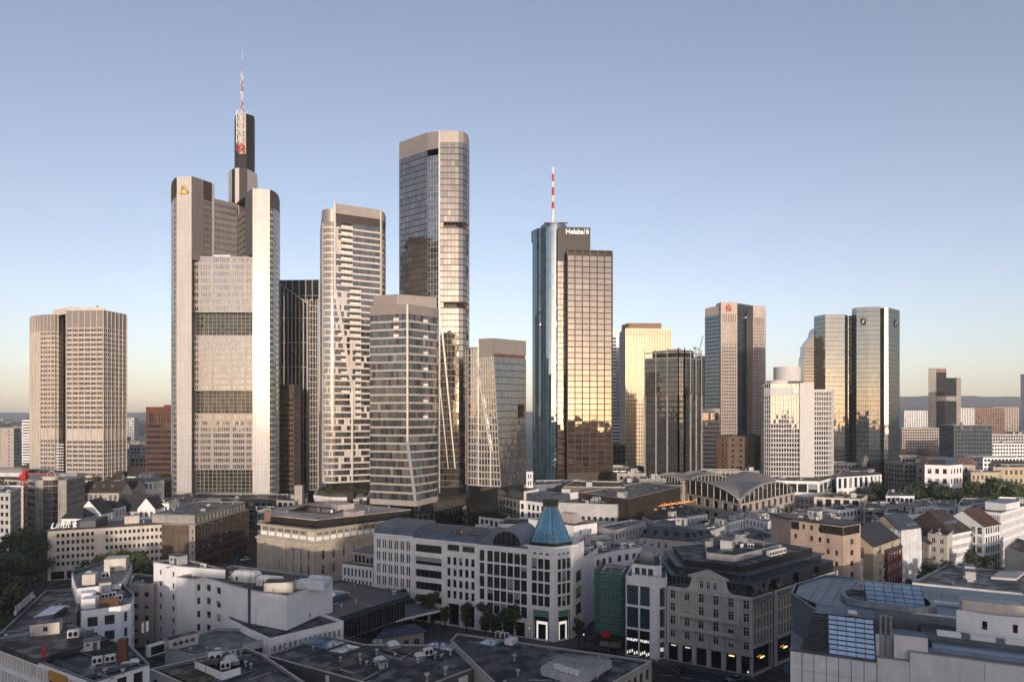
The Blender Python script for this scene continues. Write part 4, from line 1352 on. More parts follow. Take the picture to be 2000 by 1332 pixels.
def pylon_tower():
 t = T("office_tower", "tower of pink stone pylons and blue glass with a hanging inverted pyramid", "tower", (*G(1435, 700), 0))
 D = 676
 zl, zr, zg = ZD(590, D), ZD(596, D + 4), ZD(617, D + 10)
 pw = dict(fm="rose_stone", gm="pane_warm", jm="pane_warm", fw=0.0, dep=.05)
 def pylon(x0, d0, x1, d1, dep, zt, n):
  a, b = G(x0, d0), G(x1, d1)
  p = rect(a, b, dep)
  for i in range(4):
   q0, q1 = p[i], p[(i + 1) % 4]
   if i == 0:
    t.facade(q0, q1, 8, zt - 22, nf=44, nb=n, ww=0.5, wh=0.62, sill=.2, ml=1, mr=1, top=.2, rec=.35, style=pw)
    t.facade(q0, q1, zt - 22, zt - 12, nf=1, nb=8, ww=0.42, wh=0.9, sill=.05, ml=1.2, mr=1.2, top=.1, rec=.5, style=dict(fm="brown_metal", gm="pane_dark", jm="pane_dark", fw=0.0))
    t.wall(q0, q1, zt - 12, zt, None, None); t.wall(q0, q1, 0, 8, None, None)
   else: t.wall(q0, q1, 0, zt, None, None)
  t.w.face([(*q, zt) for q in p])
  rb = MB()
  for k in range(n + 1):
   q = l2((a[0], a[1]), b, (k * (1 - 2 / dist2(a, b)) / n) + 1 / dist2(a, b)); strip(rb, (q[0] - .22, q[1]), (q[0] + .22, q[1]), 0, zt - 22, 0, .35, .4)
  t.part("ribs", rb, "rose_stone")
 pylon(1408, D, 1440, D + 1, 14, zl, 9)
 pylon(1471, D + 8, 1494, D + 10, 14, zr, 7)
 t.done(["rose_stone"], maxind=0)
 lf = [G(1377, D + 22), G(1408, D + 3)]
 zlf = ZD(600, D + 12)
 t.curtain(lf, floors(0, zlf - 9, 42), [12], band=1.1, bp=.08, mull=.2, mp=.1, glass="pane_blue", bandm="zinc_dark", mullm="zinc_dark")
 md = [G(1440, D + 3), G(1456, D + 26), G(1471, D + 12)]
 t.curtain(md, floors(0, zg, 42), [8, 8], band=1.1, bp=.08, mull=.2, mp=.1, glass="pane_blue", bandm="zinc_dark", mullm="zinc_dark")
 m = MB(); strip(m, lf[0], lf[1], zlf - 9, zlf, 0, 0, .5)
 m.face([(*p, zg) for p in (G(1377, D + 22), G(1408, D + 10), G(1440, D + 3), G(1456, D + 26), G(1471, D + 14), G(1494, D + 20), G(1480, D + 60), G(1380, D + 60))])
 m.face([(*lf[0], 0), (*lf[0], zlf), (*G(1378, D + 60), zlf), (*G(1378, D + 60), 0)])
 m.face([(*lf[0], zlf), (*lf[1], zlf), (*G(1408, D + 30), zlf), (*G(1378, D + 60), zlf)])
 strip(m, G(1493.6, D + 10), G(1495.5, D + 30), 0, zr - 3, 0, 0, .5)
 t.part("rear_mass", m, "rose_stone")
 m = MB()
 c = G(1447, D + 30)
 R = [G(1385, D + 34), G(1440, D + 6), G(1486, D + 30), G(1447, D + 60)]
 zt = ZD(600, D + 25)
 for i in range(4):
  a, b = R[i], R[(i + 1) % 4]
  m.face([(*a, zt), (*b, zt), (*c, zt - 13)]); m.face([(*a, zt), (*b, zt), (*b, zt + 1.2), (*a, zt + 1.2)])
 m.face([(*p, zt + 1.2) for p in R])
 t.part("inverted_pyramid", m, "zinc")
 em = MB()
 def bx(x, y, w, h): em.box((x, y, 0.15), (w, h, 0.3))
 bx(0, -2.3, 5.4, 1.1); bx(0, -.2, 5.4, 1.1); bx(0, 1.9, 5.4, 1.1); bx(-2.15, .85, 1.1, 2.2); bx(2.15, -1.25, 1.1, 2.2); bx(0, 4.0, 1.5, 1.5)
 t.inst("emblem", em.mesh("emblem", ["red_paint"]), facing(G(1408, D), G(1440, D + 1), (*G(1423, D - .4), ZD(602.5, D))))
pylon_tower()
def twin_towers():
 def tower(label, outline, nbs, y, D, hood):
  t = T("office_tower", label, "tower", (*outline[len(outline) // 2], 0), "mirrored twin towers")
  zt = ZD(y, D)
  t.curtain(outline, floors(0, zt, 40), nbs, band=0.35, bp=0.03, mull=0.16, mp=0.05, glass="pane_teal", bandm="zinc_dark", mullm="zinc_dark")
  closed_back(t, outline, hood, 0, zt, "pane_dark", roof="zinc")
  return t, zt
 a, za = tower("left of the two mirrored twin towers, gold lit face", [G(1590, 545), G(1612, 533), G(1650, 533.5), G(1656, 541), G(1664, 540)], [6, 11, 3, 2], 614, 533, [G(1664, 575), G(1590, 580)])
 b, zb = tower("right of the two mirrored twin towers, carrying square emblems", [G(1664, 533), G(1673, 527), G(1697, 523), G(1719, 523.5), G(1722, 530), G(1727, 527), G(1735, 526.5), G(1744, 533), G(1757, 541)], [3, 7, 7, 2, 2, 3, 4, 5], 600, 525, [G(1757, 580), G(1666, 580)])
 for x0, d0, x1, d1, x, y in ((1673, 527, 1697, 523, 1686, 628), (1744, 533, 1757, 541, 1749, 632)):
  e = MB(); e.box((0, 0, .1), (3.6, 5.2, .2), 0)
  for q in ((-1.8, 0, .25, 5.2), (1.8, 0, .25, 5.2), (0, -2.6, 3.8, .25), (0, 2.6, 3.8, .25)): e.box((q[0], q[1], .16), (q[2], q[3], .22), 0)
  e.face([(-1.1, -1.6, .3), (-.3, -1.6, .3), (1.1, 1.6, .3), (.3, 1.6, .3)], 1)
  p0, p1 = G(x0, d0), G(x1, d1)
  t_ = (x - x0) / (x1 - x0); p = l2(p0, p1, t_)
  b.inst("emblem", e.mesh("emblem", ["black", "white_paint"]), facing(p0, p1, (p[0] - .2, p[1] - .4, ZD(y, p[1]))))
 m = MB(); m.box((*G(1628, 550), za + .8), (5, 4, 1.6)); m.tube((*G(1640, 548), za), (*G(1640, 548), za + 3), .15); a.part("roof_equipment", m, "concrete")
twin_towers()
def grid_tower():
 t = T("office_tower", "white gridded tower with a blank white stair shaft and roof drum", "tower", (*G(1555, 425), 0))
 zt, z2 = ZD(749, 422), ZD(761, 424)
 lf = [G(1487, 432), G(1492, 426), G(1505, 422), G(1562, 420)]
 rt = [G(1590, 420), G(1618, 421), G(1625, 424), G(1628.5, 431)]
 gw = dict(fm="grid_white", gm="pane", jm="pane", fw=0.0, dep=.05)
 for i in range(3):
  n = (2, 3, 11)[i]
  t.facade(lf[i], lf[i + 1], 4, zt - 7.5, nf=24, nb=n, ww=0.74, wh=0.74, sill=.13, ml=.1, mr=.1, top=.2, rec=.4, style=gw)
  t.wall(lf[i], lf[i + 1], zt - 7.5, zt - 3.8, None, None, mi=0); t.facade(lf[i], lf[i + 1], zt - 3.8, zt, nf=1, nb=n, ww=.8, wh=.7, ml=.1, mr=.1, top=.2, style=gw)
  t.wall(lf[i], lf[i + 1], 0, 4, None, None)
  n = (6, 2, 2)[i]
  t.facade(rt[i], rt[i + 1], 4, z2, nf=24, nb=n, ww=0.74, wh=0.72, sill=.14, ml=.1, mr=.1, top=1.2, rec=.4, style=gw)
  t.wall(rt[i], rt[i + 1], 0, 4, None, None)
 t.w.face([(*p, zt) for p in lf + [G(1562, 455), G(1487, 455)]]); t.w.face([(*p, z2) for p in rt + [G(1628, 455), G(1590, 455)]])
 t.wall(G(1487, 455), lf[0], 0, zt, None, None); t.wall(rt[-1], G(1628, 455), 0, z2, None, None)
 t.done(["grid_white"], maxind=0)
 m = MB(); m.prism([G(1562, 419.4), G(1590, 419.4), G(1590, 436), G(1562, 436)], 0, zt + .4); t.part("stair_shaft", m, "grid_white")
 m = MB(); c = G(1537, 436); m.prism(circle(*c, 8.6, 28), zt, ZD(716, 430)); m.prism(circle(c[0] - 5, c[1], 8.5, 28), zt, zt + 2.6); t.part("roof_drum", m, "grid_white")
 m = MB()
 for k in range(5): m.box((c[0] - 2 + k * 2.0, c[1] - 10.2, zt + 1.0), (1.5, 1.2, 1.7))
 m.tube((c[0] + 7, c[1], ZD(716, 430)), (c[0] + 7, c[1], ZD(712, 430)), .12); t.part("roof_equipment", m, "dark_grey", kind="stuff")
 m = MB(); m.lathe((0, 0, 0), [(0, .3), (1.7, .3), (1.7, 0)], 20); t.inst("round_sign", m.mesh("round_sign", ["white_paint"]), facing(lf[2], lf[3], (*G(1552.5, 419.9), ZD(764, 420))))
grid_tower()
def mid_blocks():
 t = T("office_building", "dark brick block with porthole windows and one orange brick side", "building", (*G(1445, 470), 0))
 zt = ZD(852, 455)
 p = [G(1400, 462), G(1421, 452), G(1473, 452), G(1485, 458), G(1485, 480), G(1400, 485)]
 pw = dict(fm="dark_grey", gm="pane_dark", jm="pane_dark", fw=0.0)
 t.facade(p[0], p[1], 0, zt, nf=13, nb=1, ww=.22, wh=.4, sill=.3, rec=.5, style=pw, mi=1)
 t.facade(p[1], p[2], 0, zt, nf=13, nb=3, ww=.26, wh=.4, sill=.3, rec=.5, style=pw)
 t.facade(p[2], p[3], 0, zt, nf=13, nb=1, ww=.3, wh=.4, sill=.3, rec=.5, style=pw)
 for i in (3, 4, 5): t.wall(p[i], p[(i + 1) % 6], 0, zt, None, None)
 t.w.face([(*q, zt) for q in p]); t.done(["brown_brick", "rose_brick"], maxind=0)
 m = MB()
 for k in range(6): m.box((*G(1432 + k * 8, 465), zt + .6), (3, 2, 1.2))
 t.part("roof_units", m, "dark_grey")
 t = T("office_building", "tan stone office block with a glazed corner loggia below the pylon tower", "building", (*G(1388, 600), 0))
 zt = ZD(798, 590)
 p = [G(1366, 592), G(1406, 588), G(1406, 620), G(1366, 620)]
 t.poly_walls(p, 0, zt - 12, nf=15, nb=11, ww=.62, wh=.5, rec=.3, top=.3, style=dict(fm="dark_grey", gm="pane_dark", jm="pane_dark", fw=0.0))
 t.facade(p[0], p[1], zt - 12, zt, nf=1, nb=2, ww=.8, wh=.62, sill=.1, rec=1.5, style=dict(fm="tan_stone", gm="pane", jm="pane", nv=2, fw=.2))
 for i in (1, 2, 3): t.wall(p[i], p[(i + 1) % 4], zt - 12, zt, None, None)
 t.w.face([(*q, zt) for q in p]); t.done(["tan_stone"], maxind=0)
 t = T("office_tower", "slender pink and white tower glimpsed beside the pylon tower", "tower", (*G(1373, 820), 0))
 p = rect(G(1362, 800), G(1378.5, 800), 20); zt = ZD(695, 800)
 t.poly_walls(p, 0, zt, nf=34, nb=5, ww=.6, wh=.5, rec=.3, top=4, style=dict(fm="white_paint", gm="pane", jm="pane", fw=0.0)); t.w.face([(*q, zt) for q in p]); t.done(["rose_stone"], maxind=0)
 t = T("tower_crane", "pale tower crane with raised jib behind the dark crowned tower", "crane", (*G(1368, 830), 0))
 m = MB(); x, y = G(1366, 830)
 for sx in (-.8, .8):
  for sy in (-.8, .8): m.bar((x + sx, y + sy, 0), (x + sx, y + sy, 150), .3)
 for k in range(60): m.bar((x - .8, y - .8, k * 2.5), (x + .8, y - .8, k * 2.5 + 2.5), .2)
 t.part("mast", m, "white_paint")
 m = MB(); m.bar((x, y, 150), (x + 5, y, ZD(655, 830)), .9, .9); m.bar((x, y, 150), (x - 6, y, 153), .8); m.box((x - 6, y, 152), (3, 2, 3)); t.part("jib", m, "white_paint")
 t = T("office_tower", "dark stepped tower with a sloping left edge beside the mirrored twin towers", "tower", (*G(1582, 830), 0))
 m = MB(); D = 800
 def z(y): return ZD(y, D)
 prof = [(1570, 0), (1604, 0), (1604, z(640)), (1592, z(640)), (1588, z(655)), (1577, z(668)), (1577, z(671)), (1573, z(673)), (1573, z(690)), (1570, z(700))]
 A = [(*G(x, D), h) for x, h in prof]; B = [(a[0] + 6, a[1] + 28, a[2]) for a in A]
 m.face(A, 0); n = len(A)
 for i in range(n): m.face([A[i], A[(i + 1) % n], B[(i + 1) % n], B[i]], 0)
 t.part("tower_body", m, "pane_dark")
 m = MB()
 for k in range(36):
  zz = 8 + k * 4.0
  xl = 1570 if zz < z(700) else 1573 if zz < z(673) else 1578 if zz < z(668) else 1586
  if zz < z(648): strip(m, G(xl, D), G(1604, D), zz, zz + .9, 0, .3, .3)
 t.part("floor_bands", m, "brown_metal")
 t = T("hotel_tower", "far dark glass slab tower between pale end walls with red sign", "tower", (*G(1845, 1110), 0))
 D = 1100
 def zd(y): return ZD(y, D)
 m = MB(); m.prism([G(1813, D), G(1828.5, D - 4), G(1828.5, D + 30), G(1813, D + 34)], 0, zd(719)); m.prism([G(1868, D + 2), G(1877, D + 6), G(1877, D + 36), G(1868, D + 30)], 0, zd(737))
 m.prism([G(1828.4, D - 4), G(1848, D - 3.5), G(1848, D + 30), G(1828.4, D + 30)], zd(727), zd(719)); t.part("end_walls", m, "concrete")
 g = MB()
 t.curtain([G(1828.5, D - 3), G(1848, D - 2)], floors(10, zd(727), 32), [16], band=.6, bp=.05, mull=.3, mp=.05, glass="pane_black", bandm="black", mullm="black")
 t.curtain([G(1848, D - 1.5), G(1868, D)], floors(10, zd(738), 29), [16], band=.6, bp=.05, mull=.3, mp=.05, glass="pane_black", bandm="black", mullm="black")
 m = MB(); m.prism([G(1829, D - 1), G(1868, D + 2), G(1868, D + 28), G(1829, D + 28)], 0, zd(738)); m.prism([G(1829, D - 1), G(1847.5, D), G(1847.5, D + 28), G(1829, D + 28)], 0, zd(728)); t.part("core", m, "dark_grey")
 m = MB(); strip(m, G(1829, D - 3), G(1868, D), zd(783), zd(774), 0, .4, .5); t.part("service_band", m, "concrete")
 me = text_mesh("Marriott", 5.2, .2, "red_paint"); t.inst("lettering", me, facing(G(1828, D - 4), G(1848, D - 3.5), (*G(1839, D - 4.5), zd(723.5))))
mid_blocks()
# ================================================================== LOWER CITY: helpers
def shared(name, fn, mats, smooth=False):
 b = MB(); fn(b)
 return b.mesh(name, mats, smooth=smooth)
def _ac(b):
 b.box((0, 0, 0.85), (1.7, 0.9, 1.3), 0)
 for x in (-.7, .7): b.box((x, 0, .1), (.12, .9, .2), 1)
 for x in (-.4, .4):
  for k in range(10):
   a, c = 2 * PI * k / 10, 2 * PI * (k + 1) / 10
   b.face([(x, -.46, .85), (x + .33 * math.cos(a), -.46, .85 + .45 * math.sin(a)), (x + .33 * math.cos(c), -.46, .85 + .45 * math.sin(c))], 1)
def _vent(b): b.lathe((0, 0, 0), [(.22, 0), (.18, .1), (.18, .9), (.42, .9), (.36, 1.12), (0, 1.22)], 8)
def _dome(b):
 b.box((0, 0, .22), (1.9, 1.9, .44), 0)
 b.loft([(-.85, -.85), (.85, -.85), (.85, .85), (-.85, .85)], .44, [(-.45, -.45), (.45, -.45), (.45, .45), (-.45, .45)], .85, 1, 1)
def _hut(b):
 b.box((0, 0, 1.2), (3.4, 2.6, 2.4), 0); b.box((0, 0, 2.5), (3.8, 3.0, .2), 1); b.box((.7, -1.31, 1.0), (.9, .06, 2.0), 1); b.box((-.8, -1.31, 1.5), (.7, .06, .7), 1)
def _duct(b):
 b.box((0, 0, .7), (4.2, .8, .8), 0)
 for x in (-1.8, 0, 1.8): b.box((x, 0, .15), (.15, .7, .3), 1); b.box((x + .4, 0, .7), (.08, .9, .9), 1)
def _walk(b):
 for k in range(7): b.box((k * .62 - 1.9, 0, .05), (.56, .56, .1), k % 2)
def _tray(b):
 b.box((0, 0, .18), (6.5, .22, .08), 0); b.box((0, .2, .1), (6.5, .06, .06), 1)
 for x in (-3, -1, 1, 3): b.box((x, 0, .07), (.3, .3, .14), 1)
def _patch(b):
 b.box((0, 0, .012), (3.6, 2.2, .024), 0); b.box((.6, .9, .03), (2.2, 1.0, .02), 1)
def _pole(b): b.tube((0, 0, 0), (0, 0, 4.2), .05, 6); b.box((0, 0, .1), (.5, .5, .2))
def _dish(b):
 b.tube((0, 0, 0), (0, 0, 1.0), .05, 6); b.lathe((0, -.1, 1.1), [(0, -.05), (.3, 0), (.5, .12)], 10)
CL = dict(air_conditioner=shared("air_conditioner", _ac, ["white_paint", "black"]), vent_pipe=shared("vent_pipe", _vent, ["alu"], True),
          roof_light=shared("roof_light", _dome, ["grey", "foil"]), roof_hut=shared("roof_hut", _hut, ["pale_grey", "dark_grey"]),
          duct=shared("duct", _duct, ["zinc", "dark_grey"]), walkway=shared("walkway", _walk, ["concrete", "grey"]), cable_tray=shared("cable_tray", _tray, ["zinc", "black"]), roof_patch=shared("roof_patch", _patch, ["roof_grey", "roof_brown"]), lightning_rod=shared("lightning_rod", _pole, ["zinc_dark"]), dish=shared("dish", _dish, ["white_paint"]))
CRNG = random.Random(11)
def clutter(t, poly, z, n, kinds=None, rz=None, inset=1.5):
 kinds = kinds or ["air_conditioner", "vent_pipe", "vent_pipe", "roof_light", "roof_hut", "duct", "lightning_rod", "walkway", "cable_tray", "roof_patch", "roof_patch"]
 q = off(poly, inset)
 xs, ys = [p[0] for p in q], [p[1] for p in q]
 if rz is None: rz = math.atan2(poly[1][1] - poly[0][1], poly[1][0] - poly[0][0])
 for _ in range(n):
  for _try in range(30):
   p = (CRNG.uniform(min(xs), max(xs)), CRNG.uniform(min(ys), max(ys)))
   if inside(p, q): break
  else: continue
  k = CRNG.choice(kinds)
  s = CRNG.uniform(.8, 1.25)
  t.inst(k, CL[k], Matrix.Translation((p[0], p[1], z)) @ Matrix.Rotation(rz + CRNG.choice((0, PI / 2)), 4, 'Z') @ Matrix.Scale(s, 4), t.rp)
def put(t, k, x, y, z, rz=0, s=1.0):
 t.inst(k, CL[k], Matrix.Translation((x, y, z)) @ Matrix.Rotation(rz, 4, 'Z') @ Matrix.Scale(s, 4), t.rp)
def cen(poly):
 return (sum(p[0] for p in poly) / len(poly), sum(p[1] for p in poly) / len(poly), 0)
def bld(label, pix, Z, wall="white", roof="roof_dark", name="building", cat="building", ws=None, opts=None, par=.6, cop="alu", n=3, kinds=None, plan=None, z0=0, group=None, keep=False, wmats=None, flat=True, **k):
 poly = plan or [RP(x, y, Z) for x, y in pix]
 t = T(name, label, cat, cen(poly), group)
 k.setdefault("top", par + .5)
 t.poly_walls(poly, z0, Z, opts, style=ws or WS, **k)
 if flat:
  t.roof(poly, Z, roof, par, .35, cop)
  if n: clutter(t, poly, Z - par, n + (n > 2) * 3, kinds)
 t.poly = poly; t.Z = Z
 if not keep: t.done(wmats or [wall])
 return t
def gable(t, p, z, h, mat, wallmat, along=True, over=.4, hip=0.0, name="roof"):
 """Pitched roof on four corners p (front left, front right, back right, back left); ridge along the front edge or across it."""
 q = off(p, -over)
 if not along: q = [q[1], q[2], q[3], q[0]]; p = [p[1], p[2], p[3], p[0]]
 a, b = l2(q[0], q[3], .5), l2(q[1], q[2], .5)
 pa, pb = l2(p[0], p[3], .5), l2(p[1], p[2], .5)
 if hip: a, b = l2(a, b, hip), l2(b, a, hip); 
 m = MB()
 A, B = (*a, z + h), (*b, z + h)
 Q = [(*x, z - .1) for x in q]
 m.face([Q[0], Q[1], B, A]); m.face([Q[2], Q[3], A, B])
 if hip: m.face([Q[1], Q[2], B]); m.face([Q[3], Q[0], A])
 r = t.part(name, m, mat)
 if not hip:
  g = MB()
  hh = h * .97
  g.face([(*p[1], z), (*p[2], z), (*pb, z + hh)]); g.face([(*p[3], z), (*p[0], z), (*pa, z + hh)])
  t.part("gable_wall", g, wallmat)
 return Q, A, B, r
def roof_windows(t, Q, A, B, n, side=0, f0=.15, f1=.85, h=.45, w=.8, hh=1.2, mat="pane_roof", nm="roof_window", dorm=False):
 e0, e1, r0, r1 = (Q[0], Q[1], A, B) if side == 0 else (Q[1], Q[2], B, B)
 e0, e1, r0, r1 = map(Vector, (e0, e1, r0, r1))
 for i in range(n):
  u = lerp(f0, f1, (i + .5) / n)
  lo, hi = e0.lerp(e1, u), r0.lerp(r1, u)
  c = lo.lerp(hi, h)
  ux = (e1 - e0).normalized(); up = (hi - lo).normalized(); nn = ux.cross(up)
  m = MB()
  if not dorm:
   P = [c + ux * (w * a) + up * (hh * b) + nn * .12 for a, b in ((-.5, -.5), (.5, -.5), (.5, .5), (-.5, .5))]
   O = [c + ux * ((w + .2) * a) + up * ((hh + .2) * b) + nn * .06 for a, b in ((-.5, -.5), (.5, -.5), (.5, .5), (-.5, .5))]
   m.face(P, 0)
   for e in range(4): m.face([O[e], O[(e + 1) % 4], P[(e + 1) % 4], P[e]], 1)
   t.part(nm, m, [mat, "zinc"])
  else:
   fz = Vector((ux.y, -ux.x, 0)); z_ = Vector((0, 0, 1))
   b0 = c + fz * .1
   P = [b0 - ux * w / 2, b0 + ux * w / 2, b0 + ux * w / 2 + z_ * hh, b0 - ux * w / 2 + z_ * hh]
   K = [p - fz * 2.2 for p in P]
   m.face([p.lerp(sum(P, Vector()) / 4, .16) + fz * .03 for p in P], 0); m.face(P, 1)
   for e in (1, 2, 3): m.face([P[e], P[(e + 1) % 4], K[(e + 1) % 4], K[e]], 2 if e == 2 else 1)
   t.part("dormer", m, ["win_dark", "white_paint", "zinc_dark"])
def railing(t, pts, z, h=1.0, step=2.0, mat="zinc", name="railing"):
 m = MB()
 for a, b in zip(pts[:-1], pts[1:]):
  for hz in (h, h * .55): m.bar((*a, z + hz), (*b, z + hz), .06)
  L = dist2(a, b); k = max(1, int(L / step))
  for i in range(k + 1):
   p = l2(a, b, i / k); m.bar((*p, z), (*p, z + h), .06)
 return t.part(name, m, mat)
def boxpart(t, name, poly, z0, z1, mat, roof=None):
 m = MB(); m.prism(poly, z0, z1, 0, 1 if roof else None)
 return t.part(name, m, [mat, roof] if roof else mat)
RW = dict(fm="dark_grey", gm="win_office", jm="pane_dark", nv=5, nh=0, fw=.08)     # ribbon window
SL = dict(fm="dark_grey", gm="win_dark", jm="pane_dark", nv=0, nh=0, fw=.05)       # slit window
SH = dict(fm="black", gm="win_dark", jm="pane_dark", nv=1, nh=1, fw=.12, name="shop_window")

# ================================================================== MIDDLE DISTANCE, left
def left_city():
 # corner building with the script sign
 a, b, c = RP(93, 1037, 20), RP(192, 1031, 20), RP(353, 1021, 20)
 d, e = (c[0] - 4, c[1] + 13), (b[0] - 3, b[1] + 15)
 f = (a[0] - 2, a[1] + 16)
 P = [a, b, c, d, e, f]
 t = T("office_building", "cream corner building with a white script sign on its black roof edge", "building", cen(P))
 ws = dict(fm="white_paint", gm="win", jm="pane", nv=0, fw=.06)
 t.facade(a, b, 5, 20, nf=5, nb=8, ww=.62, wh=.56, sill=.22, ml=2.6, mr=1.2, top=.7, rec=.25, style=ws)
 t.facade(a, b, 0, 5, nf=1, nb=3, ww=.84, wh=.72, sill=.04, rec=1.2, style=SH)
 t.facade(b, c, 4, 20, nf=5, nb=16, ww=.62, wh=.52, sill=.25, ml=2.2, mr=1.8, top=.7, rec=.2, style=ws)
 t.facade(b, c, 0, 4, nf=1, nb=6, ww=.84, wh=.72, sill=.04, rec=.8, style=SH)
 t.wall(c, d, 0, 20, None, None); t.wall(d, e, 0, 20, None, None); t.wall(e, f, 0, 20, None, None); t.wall(f, a, 0, 20, None, None)
 t.done(["cream"])
 m = MB(); q = off(P, -.8); m.prism(q, 20.0, 20.35, 0, bottom=True); t.part("roof_slab", m, "black")
 boxpart(t, "penthouse", off([l2(a, b, .35), b, e, l2(f, e, .35)], 1.5), 20.35, 23, "dark_grey")
 boxpart(t, "stair_house", rect(RP(243, 1020, 21), RP(272, 1018, 21), 4), 20.35, 23.4, "cream")
 boxpart(t, "sun_room", rect(l2(l2(a, b, .58), e, .12), l2(l2(a, b, .88), e, .12), 3), 20.35, 22, "awning")
 for u in (.3, .5, .8): put(t, "vent_pipe", *l2(l2(b, c, u), d, .3), 20.35)
 s = T("rooftop_sign", "white script letter sign on the black roof edge of the cream corner building", "sign", (*a, 20.4))
 me = text_mesh("Lindt", 3.3, .06, "glow_soft", shear=.35)
 n = Vector((b[1] - a[1], -(b[0] - a[0]))).normalized() * .3
 p = l2(a, b, .24)
 s.inst("lettering", me, facing(a, b, (p[0] + n.x, p[1] + n.y, 22.0)))
 m = MB(); k = l2(a, b, .53)
 for dx, dz in ((0, 0), (.5, .5), (-.5, .5), (.2, 1.1), (-.3, -.6), (.4, -.7)): m.box((k[0] + dx + n.x, k[1] + n.y, 22 + dz), (.7, .12, .6))
 for u in (.1, .3, .5): q_ = l2(a, b, u); m.bar((*q_, 20.4), (*q_, 22.5), .07)
 s.part("emblem", m, "glow_soft")
 # beige link and the long dark ribbon building
 t = bld("narrow beige link between the cream corner building and the long dark block", [(354, 1023), (381, 1026), (372, 1012), (352, 1012)], 20, "tan_stone", ws=ws, nf=6, nb=3, ww=.42, wh=.5, n=0)
 a, b = RP(382, 1025, 20), RP(486, 995, 20)
 nrm = Vector((b[1] - a[1], -(b[0] - a[0]))).normalized()
 L, R = (a[0] - 22, a[1] + 3), (b[0] - 26, b[1] + 4)
 P = [a, b, R, L]
 t = T("office_building", "long dark ribbon windowed block with a pale attic along the side street", "building", cen(P))
 t.facade(a, b, 4.5, 20, nf=5, nb=18, ww=.9, wh=.6, sill=.3, ml=2.5, mr=.5, top=.3, rec=.25, style=dict(fm="dark_grey", gm="win_office", jm="pane_dark", nv=1, fw=.1))
 t.facade(a, b, 0, 4.5, nf=1, nb=9, ww=.8, wh=.8, sill=.02, rec=2, style=SH)
 for i in (1, 2, 3): t.wall(P[i], P[(i + 1) % 4], 0, 20, None, None)
 at = off(P, 1.2)
 t.facade(at[0], at[1], 20, 23.6, nf=1, nb=14, ww=.55, wh=.7, sill=.1, rec=.5, mi=1, style=WD)
 for i in (1, 2, 3): t.wall(at[i], at[(i + 1) % 4], 20, 23.6, None, None, mi=1)
 t.done(["brown_brick", "concrete"])
 m = MB(); m.prism(off(P, -.5), 19.9, 20.3, 0, bottom=True); t.part("cornice", m, "concrete")
 t.roof(at, 24.0, "roof_grey", .4); clutter(t, at, 23.6, 16)
 # podium below the tallest tower
 P = [G(336, 388), G(548, 380), G(552, 404), G(336, 406)]
 t = bld("dark low podium at the foot of the tallest tower", None, 16.5, "dark_grey", plan=P, ws=WD, nf=4, bw=4, ww=.7, wh=.6, roof="roof_brown", n=8, top=2)
 P = [G(540, 372), G(575, 368), G(600, 380), G(600, 400), G(545, 400)]
 t = bld("brown low block with tall openings right of the tallest tower", None, 17, "tan_stone", plan=P, ws=WD, nf=2, nb=3, ww=.75, wh=.7, roof="roof_brown", n=3)
 P = [G(306, 362), G(430, 352), G(432, 372), G(308, 378)]
 t = bld("low pale flat roofed pavilion before the tallest tower's podium", None, 17.5, "concrete", plan=P, ws=WD, nf=4, bw=4, ww=.6, wh=.5, roof="roof_grey", n=8)
 P = [G(500, 330), G(537, 332), G(537, 346), G(500, 346)]
 t = bld("small teal glazed box in the side street behind the stone bank", None, 17, "zinc_dark", plan=P, ws=dict(fm="zinc", gm="pane_teal", jm="pane_teal", nv=2), nf=3, nb=2, ww=.85, wh=.7, n=1)
 # gabled houses behind the corner building
 def hs(label, x0, x1, D, ye, h, wall, roof, dep=10, along=True, hip=0.0, nf=4, bw=2.6, nwin=0, dorm=False, sk=0, **k):
  Z = ZD(ye, D)
  P = rect(G(x0, D), G(x1, D + sk), dep)
  t = bld(label, None, Z, wall, plan=P, ws=WS, nf=nf, bw=bw, flat=False, name="house", cat="house", top=.3, **k)
  Q, A, B, r = gable(t, P, Z, h, roof, wall, along, hip=hip)
  if nwin: roof_windows(t, Q, A, B, nwin, dorm=dorm)
  return t
 hs("white house with a tall bright gable behind the corner building", 150, 197, 292, 1004, 6.5, "white_plain", "slate", 9, False)
 hs("small white house with black hipped roof beside the bright gable", 183, 224, 305, 992, 3, "white_plain", "slate", 9, True, .3)
 hs("grey white house under a long steep black roof", 224, 292, 318, 998, 7.5, "pale_grey", "slate", 11, nwin=0)
 hs("pale house with a white cross gable at the end of the black roof", 268, 303, 314, 994, 5.5, "white_plain", "slate", 10, False)
 hs("low white house with dormers between the gable and the script sign roof", 120, 160, 280, 1012, 4, "white_plain", "slate", 9, True, .25)
 hs("brown roofed old house with a copper ridge far behind the corner building", 160, 232, 352, 962, 6, "tan_stone", "brown_tile", 12, nwin=3, dorm=True)
 hs("dark roofed old house right of the copper ridge", 232, 262, 372, 955, 6, "old_stone", "slate", 12)
 hs("pale mansarded house in front of the red brick slab", 256, 300, 395, 940, 5, "white_plain", "zinc", 12, True, .2, nwin=3, dorm=True)
 t = bld("white narrow block with a dark stair strip behind the corner building", None, ZD(982, 322), "white_plain", plan=rect(G(303, 322), G(330, 322), 10), ws=WD, nf=6, nb=3, ww=.55, wh=.5, n=2)
 t = bld("pale flat block with roof plant behind the long dark block", None, ZD(996, 335), "pale_grey", plan=rect(G(328, 335), G(372, 338), 12), ws=WD, nf=6, bw=3, n=6)
 # concrete building with the round glazed stair
 Z = ZD(938, 330)
 t = T("office_building", "concrete building with a round glazed stair between two blank walls", "building", (*G(100, 345), 0))
 p0, p1, p2 = G(53, 336), G(69, 330), G(88, 331)
